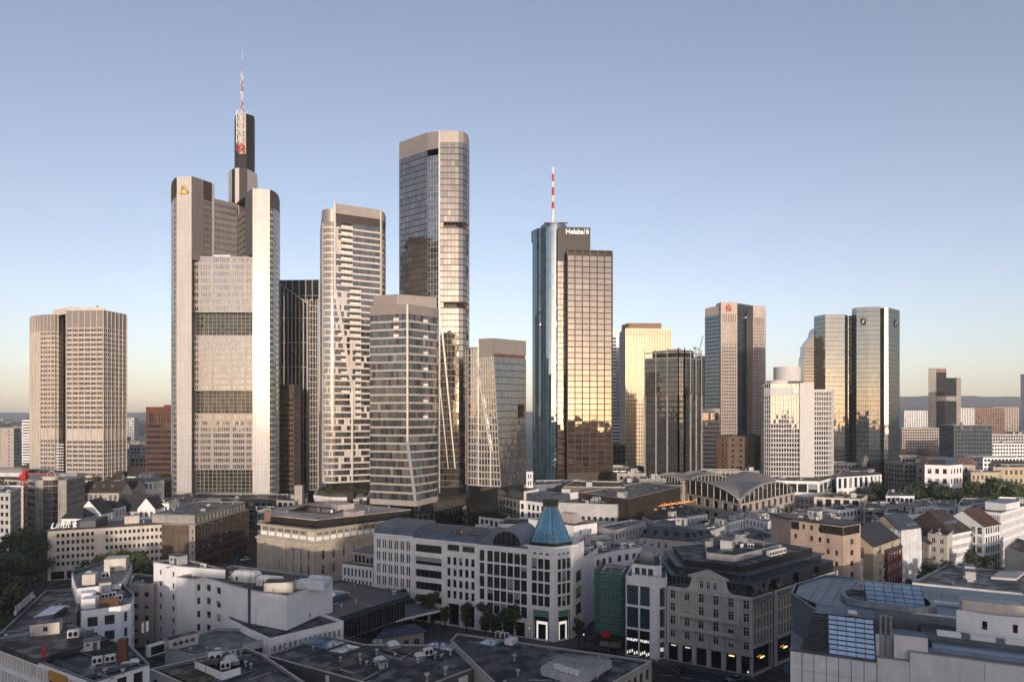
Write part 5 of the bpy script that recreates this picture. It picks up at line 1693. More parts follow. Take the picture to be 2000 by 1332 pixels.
 t.facade(p0, p1, 0, Z, nf=9, nb=1, ww=.92, wh=.5, rec=.3, style=RW); t.wall(p1, p2, 0, Z, None, None)
 p3, p4, p5 = G(113, 331), G(130, 331), G(166, 352)
 t.wall(p3, p4, 0, Z, None, None); t.facade(p4, p5, 0, Z, nf=9, nb=14, ww=.6, wh=.5, rec=.3, style=WD)
 t.wall(p5, G(166, 372), 0, Z, None, None); t.wall(G(53, 372), p0, 0, Z, None, None); t.wall(p2, (p2[0], p2[1] + 8), 0, Z, None, None); t.wall((p3[0], p3[1] + 8), p3, 0, Z, None, None)
 t.w.face([(*q, Z) for q in (p0, p1, p2, (p2[0], p2[1] + 8), (p3[0], p3[1] + 8), p3, p4, p5, G(166, 372), G(53, 372))])
 t.done(["concrete"])
 cx, cy = G(100.5, 334); r = 3.7
 ring = [(cx + r * math.cos(x), cy + r * math.sin(x)) for x in [PI + PI * i / 12 for i in range(13)]]
 t.curtain(ring, floors(0, Z, 10), 1, band=.5, bp=.1, mull=.1, mp=.08, glass="pane_warm", bandm="concrete", mullm="zinc")
 m = MB(); m.lathe((cx, cy, Z), [(r, 0), (r, 1.2), (r + .6, 1.3), (r + .6, 1.8), (0, 1.9)], 20); t.part("stair_drum", m, "cream")
 m = MB()
 for k in range(10):
  x, y = PI * k / 10, PI * (k + 1) / 10; m.bar((cx + 2.2 * math.cos(x), cy, Z + 1.9 + 2.6 * math.sin(x)), (cx + 2.2 * math.cos(y), cy, Z + 1.9 + 2.6 * math.sin(y)), .25)
 t.part("roof_arch", m, "white_paint")
 boxpart(t, "roof_box", rect(G(128, 345), G(150, 350), 6), Z, Z + 1.8, "white_paint")
 # left edge of the picture
 t = bld("blue grey shaded block at the left edge of the picture", None, ZD(962, 296), "pale_grey", plan=[G(-40, 300), G(20, 296), G(40, 318), G(-30, 330)], ws=WD, nf=8, bw=2.8, ww=.6, wh=.5, roof="roof_grey", n=6)
 t = bld("pale block with bright attic behind the blue grey shaded block", None, ZD(948, 360), "white_plain", plan=rect(G(-20, 360), G(46, 362), 14), ws=WS, nf=7, bw=3, n=5)
 t = bld("beige slab with blank end walls far left", None, ZD(836, 640), "tan_stone", plan=[G(-10, 640), G(27, 636), G(41, 650), G(41, 670), G(-10, 670)], ws=WD, nf=14, bw=9, ww=.12, wh=.4, n=0, opts={1: dict(bw=2.5, ww=.8)})
 t = bld("white horizontally striped slab left of the lobed tower", None, ZD(820, 760), "white_plain", plan=rect(G(43, 760), G(60, 758), 16), ws=WD, nf=18, nb=1, ww=.98, wh=.45, n=0)
 # red lattice crane
 t = T("lattice_crane", "red lattice crane with a red cab left of the concrete building", "crane", (*G(47, 322), 0))
 m = MB(); x, y = G(47, 322)
 zt = ZD(935, 322)
 for sx in (-.9, .9):
  for sy in (-.9, .9): m.bar((x + sx, y + sy, 0), (x + sx, y + sy, zt), .16)
 for k in range(18):
  za, zb = zt * k / 18, zt * (k + 1) / 18
  m.bar((x - .9, y - .9, za), (x + .9, y - .9, zb), .11); m.bar((x + .9, y - .9, za), (x - .9, y - .9, zb), .11); m.bar((x - .9, y - .9, zb), (x + .9, y - .9, zb), .11); m.bar((x + .9, y - .9, za), (x + .9, y + .9, zb), .11)
 t.part("mast", m, "red_paint")
 m = MB(); m.box((x, y, zt + 1.2), (3.0, 2.4, 2.6)); m.box((x + .6, y, zt + 3.2), (1.8, 2.0, 1.6)); t.part("cab", m, "red_paint")
 m = MB(); m.bar((x, y, zt + 2.6), (x + 14, y + 3, zt + 2.2), .45); t.part("jib", m, "red_paint")
 # event roof
 t = T("event_tent", "pink and white event roof behind the red crane", "tent", (*G(20, 470), 0))
 P = [G(-20, 470), G(52, 465), G(56, 490), G(-20, 495)]; Z = ZD(922, 470)
 m = MB(); m.prism(P, Z - 3, Z); t.part("side", m, "foil"); m = MB(); q = off(P, -.6); m.loft(q, Z, off(P, 4), Z + 2.2, 0, 0); t.part("roof", m, "rose_stone")
left_city()

# ================================================================== the stone bank with its brown fin storey
def stone_bank():
 a, c, b = RP(503, 1044, 20), RP(615, 1059, 20), RP(800, 1031, 20)
 P = [a, c, b, (b[0] - 18, b[1] + 22), (a[0] + 6, a[1] + 36)]
 t = T("bank_building", "old sandstone bank with pilasters, pale attic windows and a brown finned rooftop storey", "building", cen(P))
 for p, q, nb in ((a, c, 7), (c, b, 9)):
  t.facade(p, q, 6.5, 18.3, nf=2, nb=nb, ww=.30, wh=.62, sill=.2, ml=1.2, mr=1.2, top=.6, rec=.4, style=WX)
  t.facade(p, q, 0, 6.5, nf=1, nb=nb, ww=.4, wh=.6, sill=.15, ml=1.2, mr=1.2, rec=.5, style=WX)
  t.wall(p, q, 18.3, 20, None, None)
 for i in (2, 3, 4): t.wall(P[i], P[(i + 1) % 5], 0, 20, None, None)
 A = off(P, .9)
 for i, nb in ((0, 7), (1, 14)):
  p, q = A[i], A[i + 1]
  n = nb
  t.facade(p, q, 20, 24.0, nf=1, nb=n, ww=.8, wh=.38, sill=.52, ml=.5, mr=.5, top=.3, rec=.3, mi=1, style=dict(fm="white_paint", gm="win", jm="pane", nv=3, fw=.09))
 for i in (2, 3, 4): t.wall(A[i], A[(i + 1) % 5], 20, 24, None, None, mi=1)
 t.w.face([(*p, 20.0) for p in P], 0)
 t.done(["sandstone", "ochre"])
 for i, nb in ((0, 7), (1, 14)):
  for k in range(nb):
   p, q = l2(A[i], A[i + 1], (k + .12) / nb), l2(A[i], A[i + 1], (k + .88) / nb)
   m = MB(); strip(m, p, q, 20.25, 21.7, 0, .16, .2); t.part("white_panel", m, "white_plain")
 co = MB(); co.prism(off(P, -.7), 18.9, 19.5, 0, bottom=True); t.part("cornice", co, "sandstone")
 co = MB(); co.prism(off(P, -.35), 6.2, 6.7, 0, bottom=True); t.part("string_course", co, "sandstone")
 co = MB(); co.prism(off(A, -1.0), 24.0, 24.5, 0, bottom=True); t.part("eaves_slab", co, "sandstone")
 for (p, q, n) in ((a, c, 8), (c, b, 10)):
  for k in range(n + 1):
   u = min(max(k / n, .015), .985)
   e = l2(p, q, u); d = (Vector(q) - Vector(p)).normalized() * .42
   m = MB(); strip(m, (e[0] - d.x, e[1] - d.y), (e[0] + d.x, e[1] + d.y), 6.7, 18.9, 0, .28, .3); strip(m, (e[0] - d.x * 1.3, e[1] - d.y * 1.3), (e[0] + d.x * 1.3, e[1] + d.y * 1.3), 17.6, 18.4, 0, .36, .3)
   t.part("pilaster", m, "sandstone")
 # rooftop storey
 za, zb = 24.5, 27.6
 B = [RP(518, 1006, zb), RP(617, 1016, zb), RP(799, 996, zb), RP(700, 986, zb), RP(622, 982, zb), RP(545, 992, zb)]
 m = MB()
 for i in range(len(B)):
  p, q = B[i], B[(i + 1) % len(B)]
  L = dist2(p, q); n = int(L / .55)
  m.face([(*p, za), (*q, za), (*q, zb - .02), (*p, zb - .02)], 1)
  for k in range(n):
   u, v = l2(p, q, (k + .1) / n), l2(p, q, (k + .55) / n)
   strip(m, u, v, za + (1.0 if i < 2 else 0), zb, 0, .35, .35)
 t.part("fin_storey", m, ["brown_metal", "pane_dark"])
 m = MB(); m.prism(off(B, -.5), zb, zb + .35, 0, bottom=True); t.part("rooftop", m, "roof_pale")
 H = [RP(568, 1000, zb), RP(650, 1005, zb), RP(668, 999, zb), RP(600, 990, zb)]
 m = MB(); m.prism(H, zb, zb + .5); t.part("courtyard_glass", m, "pane_dark")
 m = MB(); K = off(H, -.35)
 for i in range(4): m.bar((*K[i], zb + .5), (*K[(i + 1) % 4], zb + .5), .5, .5)
 for k in range(1, 12): m.bar((*l2(H[0], H[1], k / 12), zb + .53), (*l2(H[3], H[2], k / 12), zb + .53), .08)
 t.part("courtyard_frame", m, "brown_metal")
 boxpart(t, "lift_house", rect(RP(660, 994, zb + 1), RP(692, 991, zb + 1), 6), zb + .3, zb + 2.6, "rose_stone")
 boxpart(t, "plant_box", rect(RP(688, 1006, zb + 1), RP(712, 1002, zb + 1), 5), zb + .3, zb + 2.2, "tan_stone")
 boxpart(t, "chimney", rect(RP(521, 999, zb + 2), RP(529, 998, zb + 2), 2), zb - 2, zb + 2.2, "rose_brick")
 for x, y in ((560, 1004), (640, 987), (720, 999), (760, 995)): put(t, "vent_pipe", *RP(x, y, zb), zb + .35)
 
stone_bank()

# ================================================================== podium of the tower cluster
def podium():
 a, b = RP(800, 1004, 18), RP(958, 980, 18)
 P = [a, b, (b[0] - 8, b[1] + 14), (a[0] - 12, a[1] + 14)]
 t = T("podium_building", "long stone podium with a close window grid below the tower cluster", "building", cen(P))
 t.facade(a, b, 0, 18, nf=5, nb=22, ww=.5, wh=.6, rec=.45, top=1, style=WN)
 for i in (1, 2, 3): t.wall(P[i], P[(i + 1) % 4], 0, 18, None, None)
 t.done(["concrete"]); t.roof(P, 18, "roof_grey", .5)
 u = off(P, 2.5)
 t.curtain([u[0], u[1]], floors(17.6, 21.6, 1), [34], band=.3, mull=.12, mp=.1, glass="pane_warm", bandm="dark_grey", mullm="alu", maxind=34)
 m = MB(); m.prism(off(u, .05), 17.6, 21.7); t.part("glass_storey_core", m, "dark_grey"); m = MB(); m.prism(off(u, -.6), 21.6, 22, 0, bottom=True); t.part("terrace_slab", m, "roof_green")
 P2 = [G(712, 312), G(805, 302), G(960, 365), G(960, 400), G(720, 392)]
 t = bld("dark base block linking the towers of the cluster", None, 19, "dark_grey", plan=P2, ws=WD, nf=4, bw=3, ww=.8, wh=.7, roof="roof_dark", n=8, wmats=["black"])
 # white boat shaped terrace
 P = [G(612, 326), G(645, 318), G(716, 316), G(726, 330), G(720, 350), G(618, 350)]
 t = T("terrace_building", "white boat shaped terrace deck below the rounded tower", "building", cen(P))
 m = MB(); Z = 27; m.loft(off(P, 2.2), Z - 9, P, Z - 2.6, 0); m.prism(P, Z - 2.6, Z - 1.4, 0); t.part("deck", m, "white_paint")
 m = MB(); m.prism(off(P, 1.8), Z - 1.5, Z + .3); t.part("planting", m, "roof_green"); m = MB(); m.prism(off(P, 2.6), 0, Z - 8.8); t.part("base", m, "pane_dark")
 railing(t, P + P[:1], Z - 1.4, 1.1, 2.5)
 m = MB()
 for k in range(9): m.box((*l2(G(618, 321), G(640, 316.5), k / 8), Z - 5), (.9, .3, 2.2))
 t.part("side_window", m, "win_dark")
 for x0, x1, D, y0, nm, mt in ((678, 690, 308, 962, "shaft", "black"), (690, 702, 306, 975, "white_wall", "white_paint"), (575, 590, 372, 948, "shaft", "tan_stone")):
  boxpart(t, nm, rect(G(x0, D), G(x1, D), 4), 0, ZD(y0, D), mt)
podium()

# ================================================================== the long pale building with the blue glass pyramid
def pyramid_building():
 c = RP(1082, 1071, 27.5); Zt = 27.5
 l = RP(730, 1038, 27.5)
 u = (Vector(l) - Vector(c)).normalized()
 def at(x):                      # point of the street front seen in column x
  # solve c + u*s with pixel x
  k = (x - CX) / F
  s = (k * c[1] - c[0]) / (u.x - k * u.y)
  return (c[0] + u.x * s, c[1] + u.y * s)
 n = Vector((u.y, -u.x))
 if n.y > 0: n = -n
 inw = -n
 def shift(p, d): return (p[0] + inw.x * d, p[1] + inw.y * d)
 e = RP(1120, 1066, 27.5)
 t = T("corner_building", "long pale stone building with zinc roof and a blue glass pyramid on its corner", "building", cen([c, l, shift(l, 18), shift(c, 18)]))
 big = dict(fm="dark_grey", gm="win_office", jm="pane_dark", nv=1, nh=0, fw=.1)
 g0 = 5.5
 # stretch 1: paired slits
 A = [at(x) for x in (730, 806, 868, 932, 1031)]
 t.facade(A[0], A[1], g0, 27.0, nf=5, nb=6, ww=.72, wh=.72, sill=.14, ml=.8, mr=.6, top=1.2, rec=.35, group=2, style=SL)
 t.facade(A[0], A[1], 0, g0, nf=1, nb=3, ww=.72, wh=.8, sill=.02, rec=1.5, style=SH)
 # stretch 2: ribbons
 t.facade(A[1], A[2], g0, 26.6, nf=5, nb=1, ww=.9, wh=.62, sill=.2, ml=.5, mr=.5, top=1.0, rec=.5, style=RW)
 t.facade(A[1], A[2], 0, g0, nf=1, nb=2, ww=.9, wh=.85, sill=.02, rec=.8, style=SH)
 # stretch 3: punched windows, tall ground openings
 t.facade(A[2], A[3], 8.2, 22.6, nf=4, nb=5, ww=.58, wh=.7, sill=.16, ml=.5, mr=.5, top=.3, rec=.45, style=WD)
 t.facade(A[2], A[3], 22.6, 26.6, nf=1, nb=2, ww=.84, wh=.55, sill=.3, ml=.5, mr=.5, top=.3, rec=.7, style=RW)
 t.facade(A[2], A[3], 0, 8.2, nf=1, nb=2, ww=.78, wh=.9, sill=0.02, ml=.4, mr=.4, rec=1.5, style=SH)
 # stretch 4: big grid under the curved roof
 t.facade(A[3], l2(A[3], A[4], .18), g0, 26.6, nf=5, nb=1, ww=.74, wh=.84, sill=.08, ml=.5, mr=.3, top=1.3, rec=.4, style=big)
 t.facade(l2(A[3], A[4], .18), A[4], g0, 26.6, nf=5, nb=6, ww=.86, wh=.86, sill=.07, ml=.2, mr=.2, top=1.3, rec=.4, style=big)
 t.facade(A[3], A[4], 0, g0, nf=1, nb=4, ww=.8, wh=.85, sill=.02, rec=.7, style=SH)
 # corner tower
 t.facade(A[4], c, 9.8, 24.6, nf=4, nb=3, ww=.84, wh=.85, sill=.08, ml=1.0, mr=1.2, top=.2, rec=.4, style=big)
 t.facade(A[4], c, 24.6, 27.5, nf=1, nb=3, ww=.6, wh=.2, sill=.3, ml=1.2, mr=1.2, rec=.4, style=SL)
 t.facade(c, e, 9.8, 24.6, nf=4, nb=3, ww=.82, wh=.85, sill=.08, ml=1.2, mr=.9, top=.2, rec=.4, style=big)
 t.facade(c, e, 24.6, 27.5, nf=1, nb=3, ww=.6, wh=.2, sill=.3, ml=1.2, mr=1.2, rec=.4, style=SL)
 for p, q in ((A[4], c), (c, e)):
  L = dist2(p, q)
  t.wall(p, q, 0, 9.8, [(L * .22, L * .80)], [(0.1, 8.9)], 1.0, 0, None)
  a_, b_ = l2(p, q, .22), l2(p, q, .80)
  d = (Vector(q) - Vector(p)).normalized(); nn = Vector((d.y, -d.x))
  def sh_(pt, k): return (pt[0] - nn.x * k, pt[1] - nn.y * k)
  m = MB(); strip(m, sh_(a_, .9), sh_(b_, .9), .1, 8.9, 0, 0, .1); t.part("entrance_glass", m, "win_dark")
  m = MB(); strip(m, sh_(a_, .8), sh_(b_, .8), 6.7, 8.8, 0, 0, .1); t.part("entrance_fascia", m, "copper_green")
  m = MB()
  i0, i1 = l2(a_, b_, .14), l2(a_, b_, .86)
  for z0, z1, s0, s1 in ((.2, 5.4, 0, .14), (.2, 5.4, .86, 1), (4.6, 5.4, .14, .86)):
   strip(m, sh_(l2(i0, i1, s0), .7), sh_(l2(i0, i1, s1), .7), z0, z1, 0, 0, .1)
  t.part("lit_portal", m, "glow_white")
  m = MB(); strip(m, sh_(a_, .72), sh_(b_, .72), 5.5, 6.5, 0, 0, .1); t.part("shop_fascia", m, "black")
  m = MB(); strip(m, sh_(a_, .1), sh_(l2(a_, b_, .03), .1), .1, 8.9, 0, .2, .3); strip(m, sh_(l2(a_, b_, .97), .1), sh_(b_, .1), .1, 8.9, 0, .2, .3); t.part("portal_frame", m, "zinc_dark")
 r = RP(1142, 1086, 22.5)
 t.facade(e, r, 5, 22.5, nf=3, nb=1, ww=.62, wh=.72, sill=.15, top=2.5, rec=.4, style=big)
 t.facade(e, r, 0, 5, nf=1, nb=1, ww=.7, wh=.8, sill=.02, rec=.6, style=SH)
 # low left wing
 w0, w1 = at(668), at(729)
 w0, w1 = (w0[0], w0[1]), (w1[0], w1[1])
 t.facade(w0, w1, 0, 15.5, nf=4, nb=8, ww=.52, wh=.7, sill=.14, ml=.4, mr=.4, top=.6, rec=.35, style=WD)
 u0, u1 = shift(l2(w0, w1, .22), 2.5), shift(w1, 2.5)
 t.facade(u0, u1, 15.5, 19.5, nf=1, nb=6, ww=.75, wh=.72, sill=.1, ml=.2, mr=.2, top=.4, rec=.25, style=WD, mi=1)
 k0, k1 = shift(w0, 16), shift(w1, 16)
 t.wall(k0, w0, 0, 15.5, None, None); t.wall(shift(u0, 12), u0, 15.5, 19.5, None, None, mi=1)
 t.wall(shift(A[0], 16), A[0], 0, 27, None, None); t.wall(r, shift(r, 14), 0, 22.5, None, None)
 t.wall(e, shift(e, 10), 22.5, 27.5, None, None)
 t.wall(shift(A[4], .05), shift(A[4], .06), 26, 27.5, None, None)
 t.done(["white", "tan_stone"])
 m = MB(); m.face([(*p, 15.5) for p in (w0, w1, k1, k0)]); t.part("wing_roof", m, "zinc_dark")
 m = MB(); m.prism([shift(u0, -.5), shift(u1, -.5), shift(u1, 12), shift(u0, 12)], 19.5, 19.8, 0, bottom=True); t.part("attic_roof", m, "zinc")
 # zinc roofs: cove over stretches 1-3, barrel over stretch 4
 prof = [(0.15, 0), (.25, .55), (.9, 1.5), (2.2, 2.5), (4.2, 3.2), (7, 3.5), (14, 3.6), (16, 0)]
 for i, (p, q, z, k) in enumerate(((A[0], A[1], 27.0, .9), (A[1], A[2], 26.6, .75), (A[2], A[3], 26.6, .7))):
  m = MB()
  for (d0, h0), (d1, h1) in zip(prof[:-1], prof[1:]):
   m.face([(*shift(p, d0), z + h0 * k), (*shift(q, d0), z + h0 * k), (*shift(q, d1), z + h1 * k), (*shift(p, d1), z + h1 * k)])
  for w in (p, q): m.face([(*shift(w, d), z + h * k) for d, h in prof])
  ns = 9
  for s in range(ns + 1):
   b0 = l2(p, q, s / ns)
   for (d0, h0), (d1, h1) in zip(prof[:-2], prof[1:-1]): m.bar((*shift(b0, d0), z + h0 * k + .05), (*shift(b0, d1), z + h1 * k + .05), .08)
  t.part("zinc_roof", m, "zinc")
  co = MB(); strip(co, p, q, z - .25, z + .1, 0, .3, .6); t.part("eaves", co, "white_plain")
 for (s0, s1) in ((.08, .42), (.5, .92)):
  m = MB(); p, q = l2(A[2], A[3], s0), l2(A[2], A[3], s1)
  m.face([(*shift(p, 3.0), 26.6 + 2.15), (*shift(q, 3.0), 26.6 + 2.15), (*shift(q, 5.6), 26.6 + 2.7), (*shift(p, 5.6), 26.6 + 2.7)]); t.part("roof_glazing", m, "pane_dark")
 p, q = A[3], A[4]; z = 26.6
 m = MB(); N_ = 26; L = dist2(p, q)
 f0, f1, rise = .30, .88, 5.0
 def hz(s):
  base = 1.2
  if f0 < s < f1:
   x = (s - f0) / (f1 - f0) * 2 - 1
   return max(base, .5 + rise * math.sqrt(max(0, 1 - x * x)))
  return base
 for k in range(N_):
  s0, s1 = k / N_, (k + 1) / N_
  b0, b1 = l2(p, q, s0), l2(p, q, s1)
  m.face([(*shift(b0, -.1), z + hz(s0) - .02), (*shift(b1, -.1), z + hz(s1) - .02), (*shift(b1, 14), z + max(hz(s1), 3.2)), (*shift(b0, 14), z + max(hz(s0), 3.2))])
  m.face([(*shift(b0, -.1), z), (*shift(b1, -.1), z), (*shift(b1, -.1), z + hz(s1) - .02), (*shift(b0, -.1), z + hz(s0) - .02)])
 t.part("barrel_roof", m, "zinc")
 m = MB(); M_ = 18
 for k in range(M_):
  s0, s1 = lerp(f0 + .03, f1 - .03, k / M_), lerp(f0 + .03, f1 - .03, (k + 1) / M_)
  b0, b1 = l2(p, q, s0), l2(p, q, s1)
  m.face([(*shift(b0, -.16), z + .5), (*shift(b1, -.16), z + .5), (*shift(b1, -.16), z + max(.5, hz(s1) - .75)), (*shift(b0, -.16), z + max(.5, hz(s0) - .75))])
 t.part("arched_window", m, "win_dark")
 m = MB()
 for k in range(1, 6):
  s = lerp(f0, f1, k / 6); b0 = l2(p, q, s); m.bar((*shift(b0, -.2), z + .4), (*shift(b0, -.2), z + hz(s) - .7), .12)
 t.part("arch_mullions", m, "zinc_dark")
 co = MB(); strip(co, p, q, z - .3, z + .05, 0, .3, .5); t.part("eaves", co, "white_plain")
 # pyramid
 a, b, d = A[4], c, e
 back = (a[0] + d[0] - b[0], a[1] + d[1] - b[1])
 sq = off([a, b, d, back], -.35)
 cm = MB(); cm.prism(off([a, b, d, back], -.6), 27.5, 27.9, 0, bottom=True); t.part("tower_cornice", cm, "white_plain")
 zb, zt = 28.1, 39.6
 ctr = Vector(cen(sq)[:2])
 q0 = off([a, b, d, back], .35)
 top = [tuple(ctr + (Vector(x) - ctr) * .30) for x in q0]
 m = MB(); m.prism(off(q0, -.15), 27.9, 28.8); t.part("pyramid_kerb", m, "black")
 rows, cols = 7, 6
 hts = [0, .11, .22, .34, .50, .66, .83, 1.0]
 fr = MB()
 for i in range(4):
  p, q, pt, qt = q0[i], q0[(i + 1) % 4], top[i], top[(i + 1) % 4]
  def S(s, h):
   lo, hi = l2(p, q, s), l2(pt, qt, s)
   w = l2(lo, hi, h); return Vector((w[0], w[1], lerp(28.8, zt, h)))
  for r_ in range(rows):
   for k in range(cols):
    m = MB(); m.face([S(k / cols, hts[r_]), S((k + 1) / cols, hts[r_]), S((k + 1) / cols, hts[r_ + 1]), S(k / cols, hts[r_ + 1])])
    if i < 2 or i == 3: t.part("pyramid_pane", m, "pane_pyramid")
    else: t.part("pyramid_pane", m, "pane_pyramid")
  for k in range(cols + 1): fr.bar(S(k / cols, 0), S(k / cols, 1), .14 if k % cols else .3)
  for r_ in range(rows + 1): fr.bar(S(0, hts[r_]), S(1, hts[r_]), .12)
 t.part("pyramid_frame", fr, "zinc_dark")
 m = MB(); m.prism(off(top, -.25), zt - .2, zt + 1.9); t.part("pyramid_cap", m, "black")
 # plant on the rear of the roof
 for x in (905, 975): put(t, "duct", *shift(at(x), 13), 29.2, .35, 1.2)
 lamp = T("street_front_lamp", "small lit lantern at the foot of the pyramid corner building", "lamp", (*shift(at(1036), -1.2), 0))
 m = MB(); X = shift(at(1036), -1.2); m.tube((*X, 0), (*X, 3.2), .05); lamp.part("post", m, "dark_grey"); m = MB(); m.lathe((*X, 3.2), [(0, 0), (.16, .1), (.16, .35), (0, .45)], 8); lamp.part("lantern", m, "glow_white")
 return t
pyramid_building()
# ================================================================== MIDDLE DISTANCE, centre and right
def centre_city():
 WB = dict(fm="dark_grey", gm="win_office", jm="pane_dark", nv=0, fw=.06)
 # stepped white offices
 a, b, c = RP(956, 972, 24), RP(1027, 977, 24), RP(1074, 983, 24)
 P = [a, b, c, (c[0] + 6, c[1] + 26), (a[0] + 6, a[1] + 26)]
 t = bld("white stepped office with dark upright windows behind the arched zinc roof", None, 24, "white_plain", plan=P, ws=WB, nf=6, bw=2.9, ww=.6, wh=.72, sill=.14, top=1.2, roof="roof_grey", n=4, rec=.4)
 boxpart(t, "upper_storey_core", rect(RP(972, 956, 27.6), RP(1026, 960, 27.6), 14), 23.4, 27.8, "white_plain", "roof_dark")
 p, q = RP(971.5, 955.5, 27.8), RP(1026.5, 959.8, 27.8)
 for k in range(5):
  m = MB(); strip(m, l2(p, q, .14 + k * .16), l2(p, q, .25 + k * .16), 24.3, 27.0, 0, .25, .2); t.part("window", m, "win_dark")
 boxpart(t, "plant_room", rect(RP(1028, 964, 26.5), RP(1078, 970, 26.5), 14), 23.4, 26.8, "zinc")
 boxpart(t, "white_screen", rect(RP(1081, 968, 26.5), RP(1133, 961, 26.5), 2), 23.4, 26.8, "white_plain")
 boxpart(t, "roof_tank", rect(RP(1097, 957, 28), RP(1114, 957, 28), 4), 23.4, 28.6, "pale_grey")
 t = bld("beige stone office with square windows right of the blue pyramid", [(1075, 980), (1205, 985), (1224, 976), (1105, 966)], 24, "pale_grey", ws=dict(fm="dark_grey", gm="win_office", jm="pane_dark", nv=1, fw=.08), nf=5, nb=11, ww=.55, wh=.46, sill=.12, top=4.6, rec=.35, roof="roof_dark", n=8, opts={1: dict(nb=2, ww=.2)})
 m = MB()
 for k in range(3):
  p = RP(1155 + k * 11, 979, 24.2); m.box((p[0], p[1], 24.1), (2.2, 3.6, .5))
 t.part("roof_glazing", m, "pane_roof")
 t = bld("white windowless wall block directly behind the blue pyramid", [(1032, 1012), (1121, 1026), (1166, 1020), (1085, 1006)], 22, "white_plain", ws=WB, nf=5, nb=1, ww=.08, wh=.5, n=2, opts={1: dict(nb=2, ww=.12)}, roof="roof_grey")
 Q = [RP(1085, 1017, 22), RP(1121, 1023, 22), RP(1140, 1018, 22), RP(1104, 1012, 22)]
 m = MB(); m.loft(Q, 22, off(Q, 2.0), 25.5, 0, 0); t.part("hipped_roof", m, "rose_stone")
 t = bld("low beige block with a window bay at the foot of the white wall block", [(1143, 1046), (1201, 1043), (1192, 1034), (1150, 1036)], 18, "pale_grey", ws=WX, nf=4, nb=2, ww=.4, wh=.5, n=2)
 t = bld("pale stone wing with narrow windows running back from the pyramid corner", [(1200, 1036), (1261, 1018), (1232, 1014), (1168, 1027)], 20, "pale_grey", ws=WB, nf=5, nb=9, ww=.42, wh=.55, n=4, roof="roof_grey")
 t = bld("low white terrace wing left behind the zinc roof", [(935, 1008), (985, 1014), (1000, 1003), (950, 999)], 17, "white_plain", ws=WB, nf=4, nb=5, ww=.6, wh=.7, n=2, roof="roof_grey")
 t = bld("dark hipped pavilion on white walls left of the blue pyramid", [(976, 1022), (1034, 1024), (1034, 1012), (990, 1011)], 20, "white_plain", ws=WB, nf=5, bw=3, n=1, roof="roof_dark")
 t = bld("dark flat roof with white edge behind the green netted scaffold", [(1122, 1092), (1200, 1075), (1262, 1066), (1180, 1058), (1110, 1068)], 21, "white_plain", ws=WB, nf=5, bw=3, n=7, roof="roof_dark")
 # dark brown store with the roof terrace
 a, b = RP(1226, 974, 27), RP(1328, 950, 27)
 P = [a, b, (b[0] - 14, b[1] + 26), (a[0] - 20, a[1] + 26)]
 t = bld("dark brown windowless store with a pale grey roof above the lit terrace", None, 27, "brown_metal", plan=P, ws=WN, nf=1, nb=1, ww=.02, wh=.1, roof="roof_grey", n=5, opts={i: None for i in range(4)})
 m = MB()
 for k in range(46):
  p = l2(a, b, (k + .5) / 46); d = (Vector(b) - Vector(a)).normalized() * .12; strip(m, (p[0] - d.x, p[1] - d.y), (p[0] + d.x, p[1] + d.y), 17, 26.6, 0, .18, .2)
 t.part("cladding_ribs", m, "brown_metal", kind="stuff")
 t = bld("dark brown box between the stepped office and the brown store", [(1100, 950), (1221, 951), (1215, 940), (1120, 938)], 27.5, "brown_metal", ws=WN, opts={i: None for i in range(4)}, roof="roof_brown", n=4)
 t = bld("low dark brown edge block before the round blue tower", [(1196, 944), (1330, 947), (1330, 938), (1200, 934)], 26, "brown_brick", ws=WD, nf=7, bw=4, roof="roof_brown", n=6)
 t = bld("grey ribbed roof block at the foot of the round blue tower", [(1042, 947), (1148, 944), (1130, 936), (1046, 938)], 26, "zinc", ws=WD, nf=6, bw=4, opts={i: None for i in range(4)}, roof="roof_grey", n=5, kinds=["vent_pipe", "duct"])
 t = bld("pale blue narrow block at the side of the short faceted tower", None, ZD(921, 352), "white_plain", plan=rect(G(1028, 352), G(1041, 354), 9), ws=WD, nf=9, nb=2, ww=.5, wh=.6, n=0)
 t = bld("pink grey flat roofs in front of the golden finned tower", None, ZD(925, 395), "concrete", plan=rect(G(1205, 395), G(1262, 395), 20), ws=WD, nf=8, bw=4, roof="roof_gravel", n=7)
 t = bld("grey concrete hall roof before the dark crowned tower", None, ZD(935, 385), "grey", plan=rect(G(1248, 385), G(1300, 388), 20), ws=WD, nf=8, bw=4, roof="roof_grey", n=4)
 # roof terrace with strings of lamps
 P = [RP(1230, 1012, 17), RP(1348, 992, 17), RP(1334, 983, 17), RP(1228, 996, 17)]
 t = bld("roof terrace building with white street wall below the strings of lamps", None, 17, "white_plain", plan=[RP(1276, 1017, 17), RP(1382, 1003, 17), P[1], P[2], P[3]], ws=WB, nf=4, nb=12, ww=.5, wh=.6, n=2, roof="roof_dark")
 for k in range(7):
  x0 = 1256 + k * 13
  a, b = RP(x0, 1000 - k * 1.6, 17), RP(x0 + 28, 999 - k * 2.2, 17)
  s = T("light_string", f"{['first','second','third','fourth','fifth','sixth','seventh'][k]} sagging string of orange lamps on the roof terrace, counted from the left", "lights", (*a, 17), "strings of lamps on the roof terrace")
  w, bl = MB(), MB()
  pts = [Vector((*l2(a, b, i / 9), 20.6 - 1.3 * math.sin(PI * i / 9))) for i in range(10)]
  for i in range(9): w.bar(pts[i], pts[i + 1], .04)
  for p in (a, b): w.bar((*p, 17), (*p, 20.7), .08)
  for p in pts[1:-1]: bl.lathe(tuple(p - Vector((0, 0, .3))), [(0, 0), (.2, .15), (.2, .3), (0, .42)], 6)
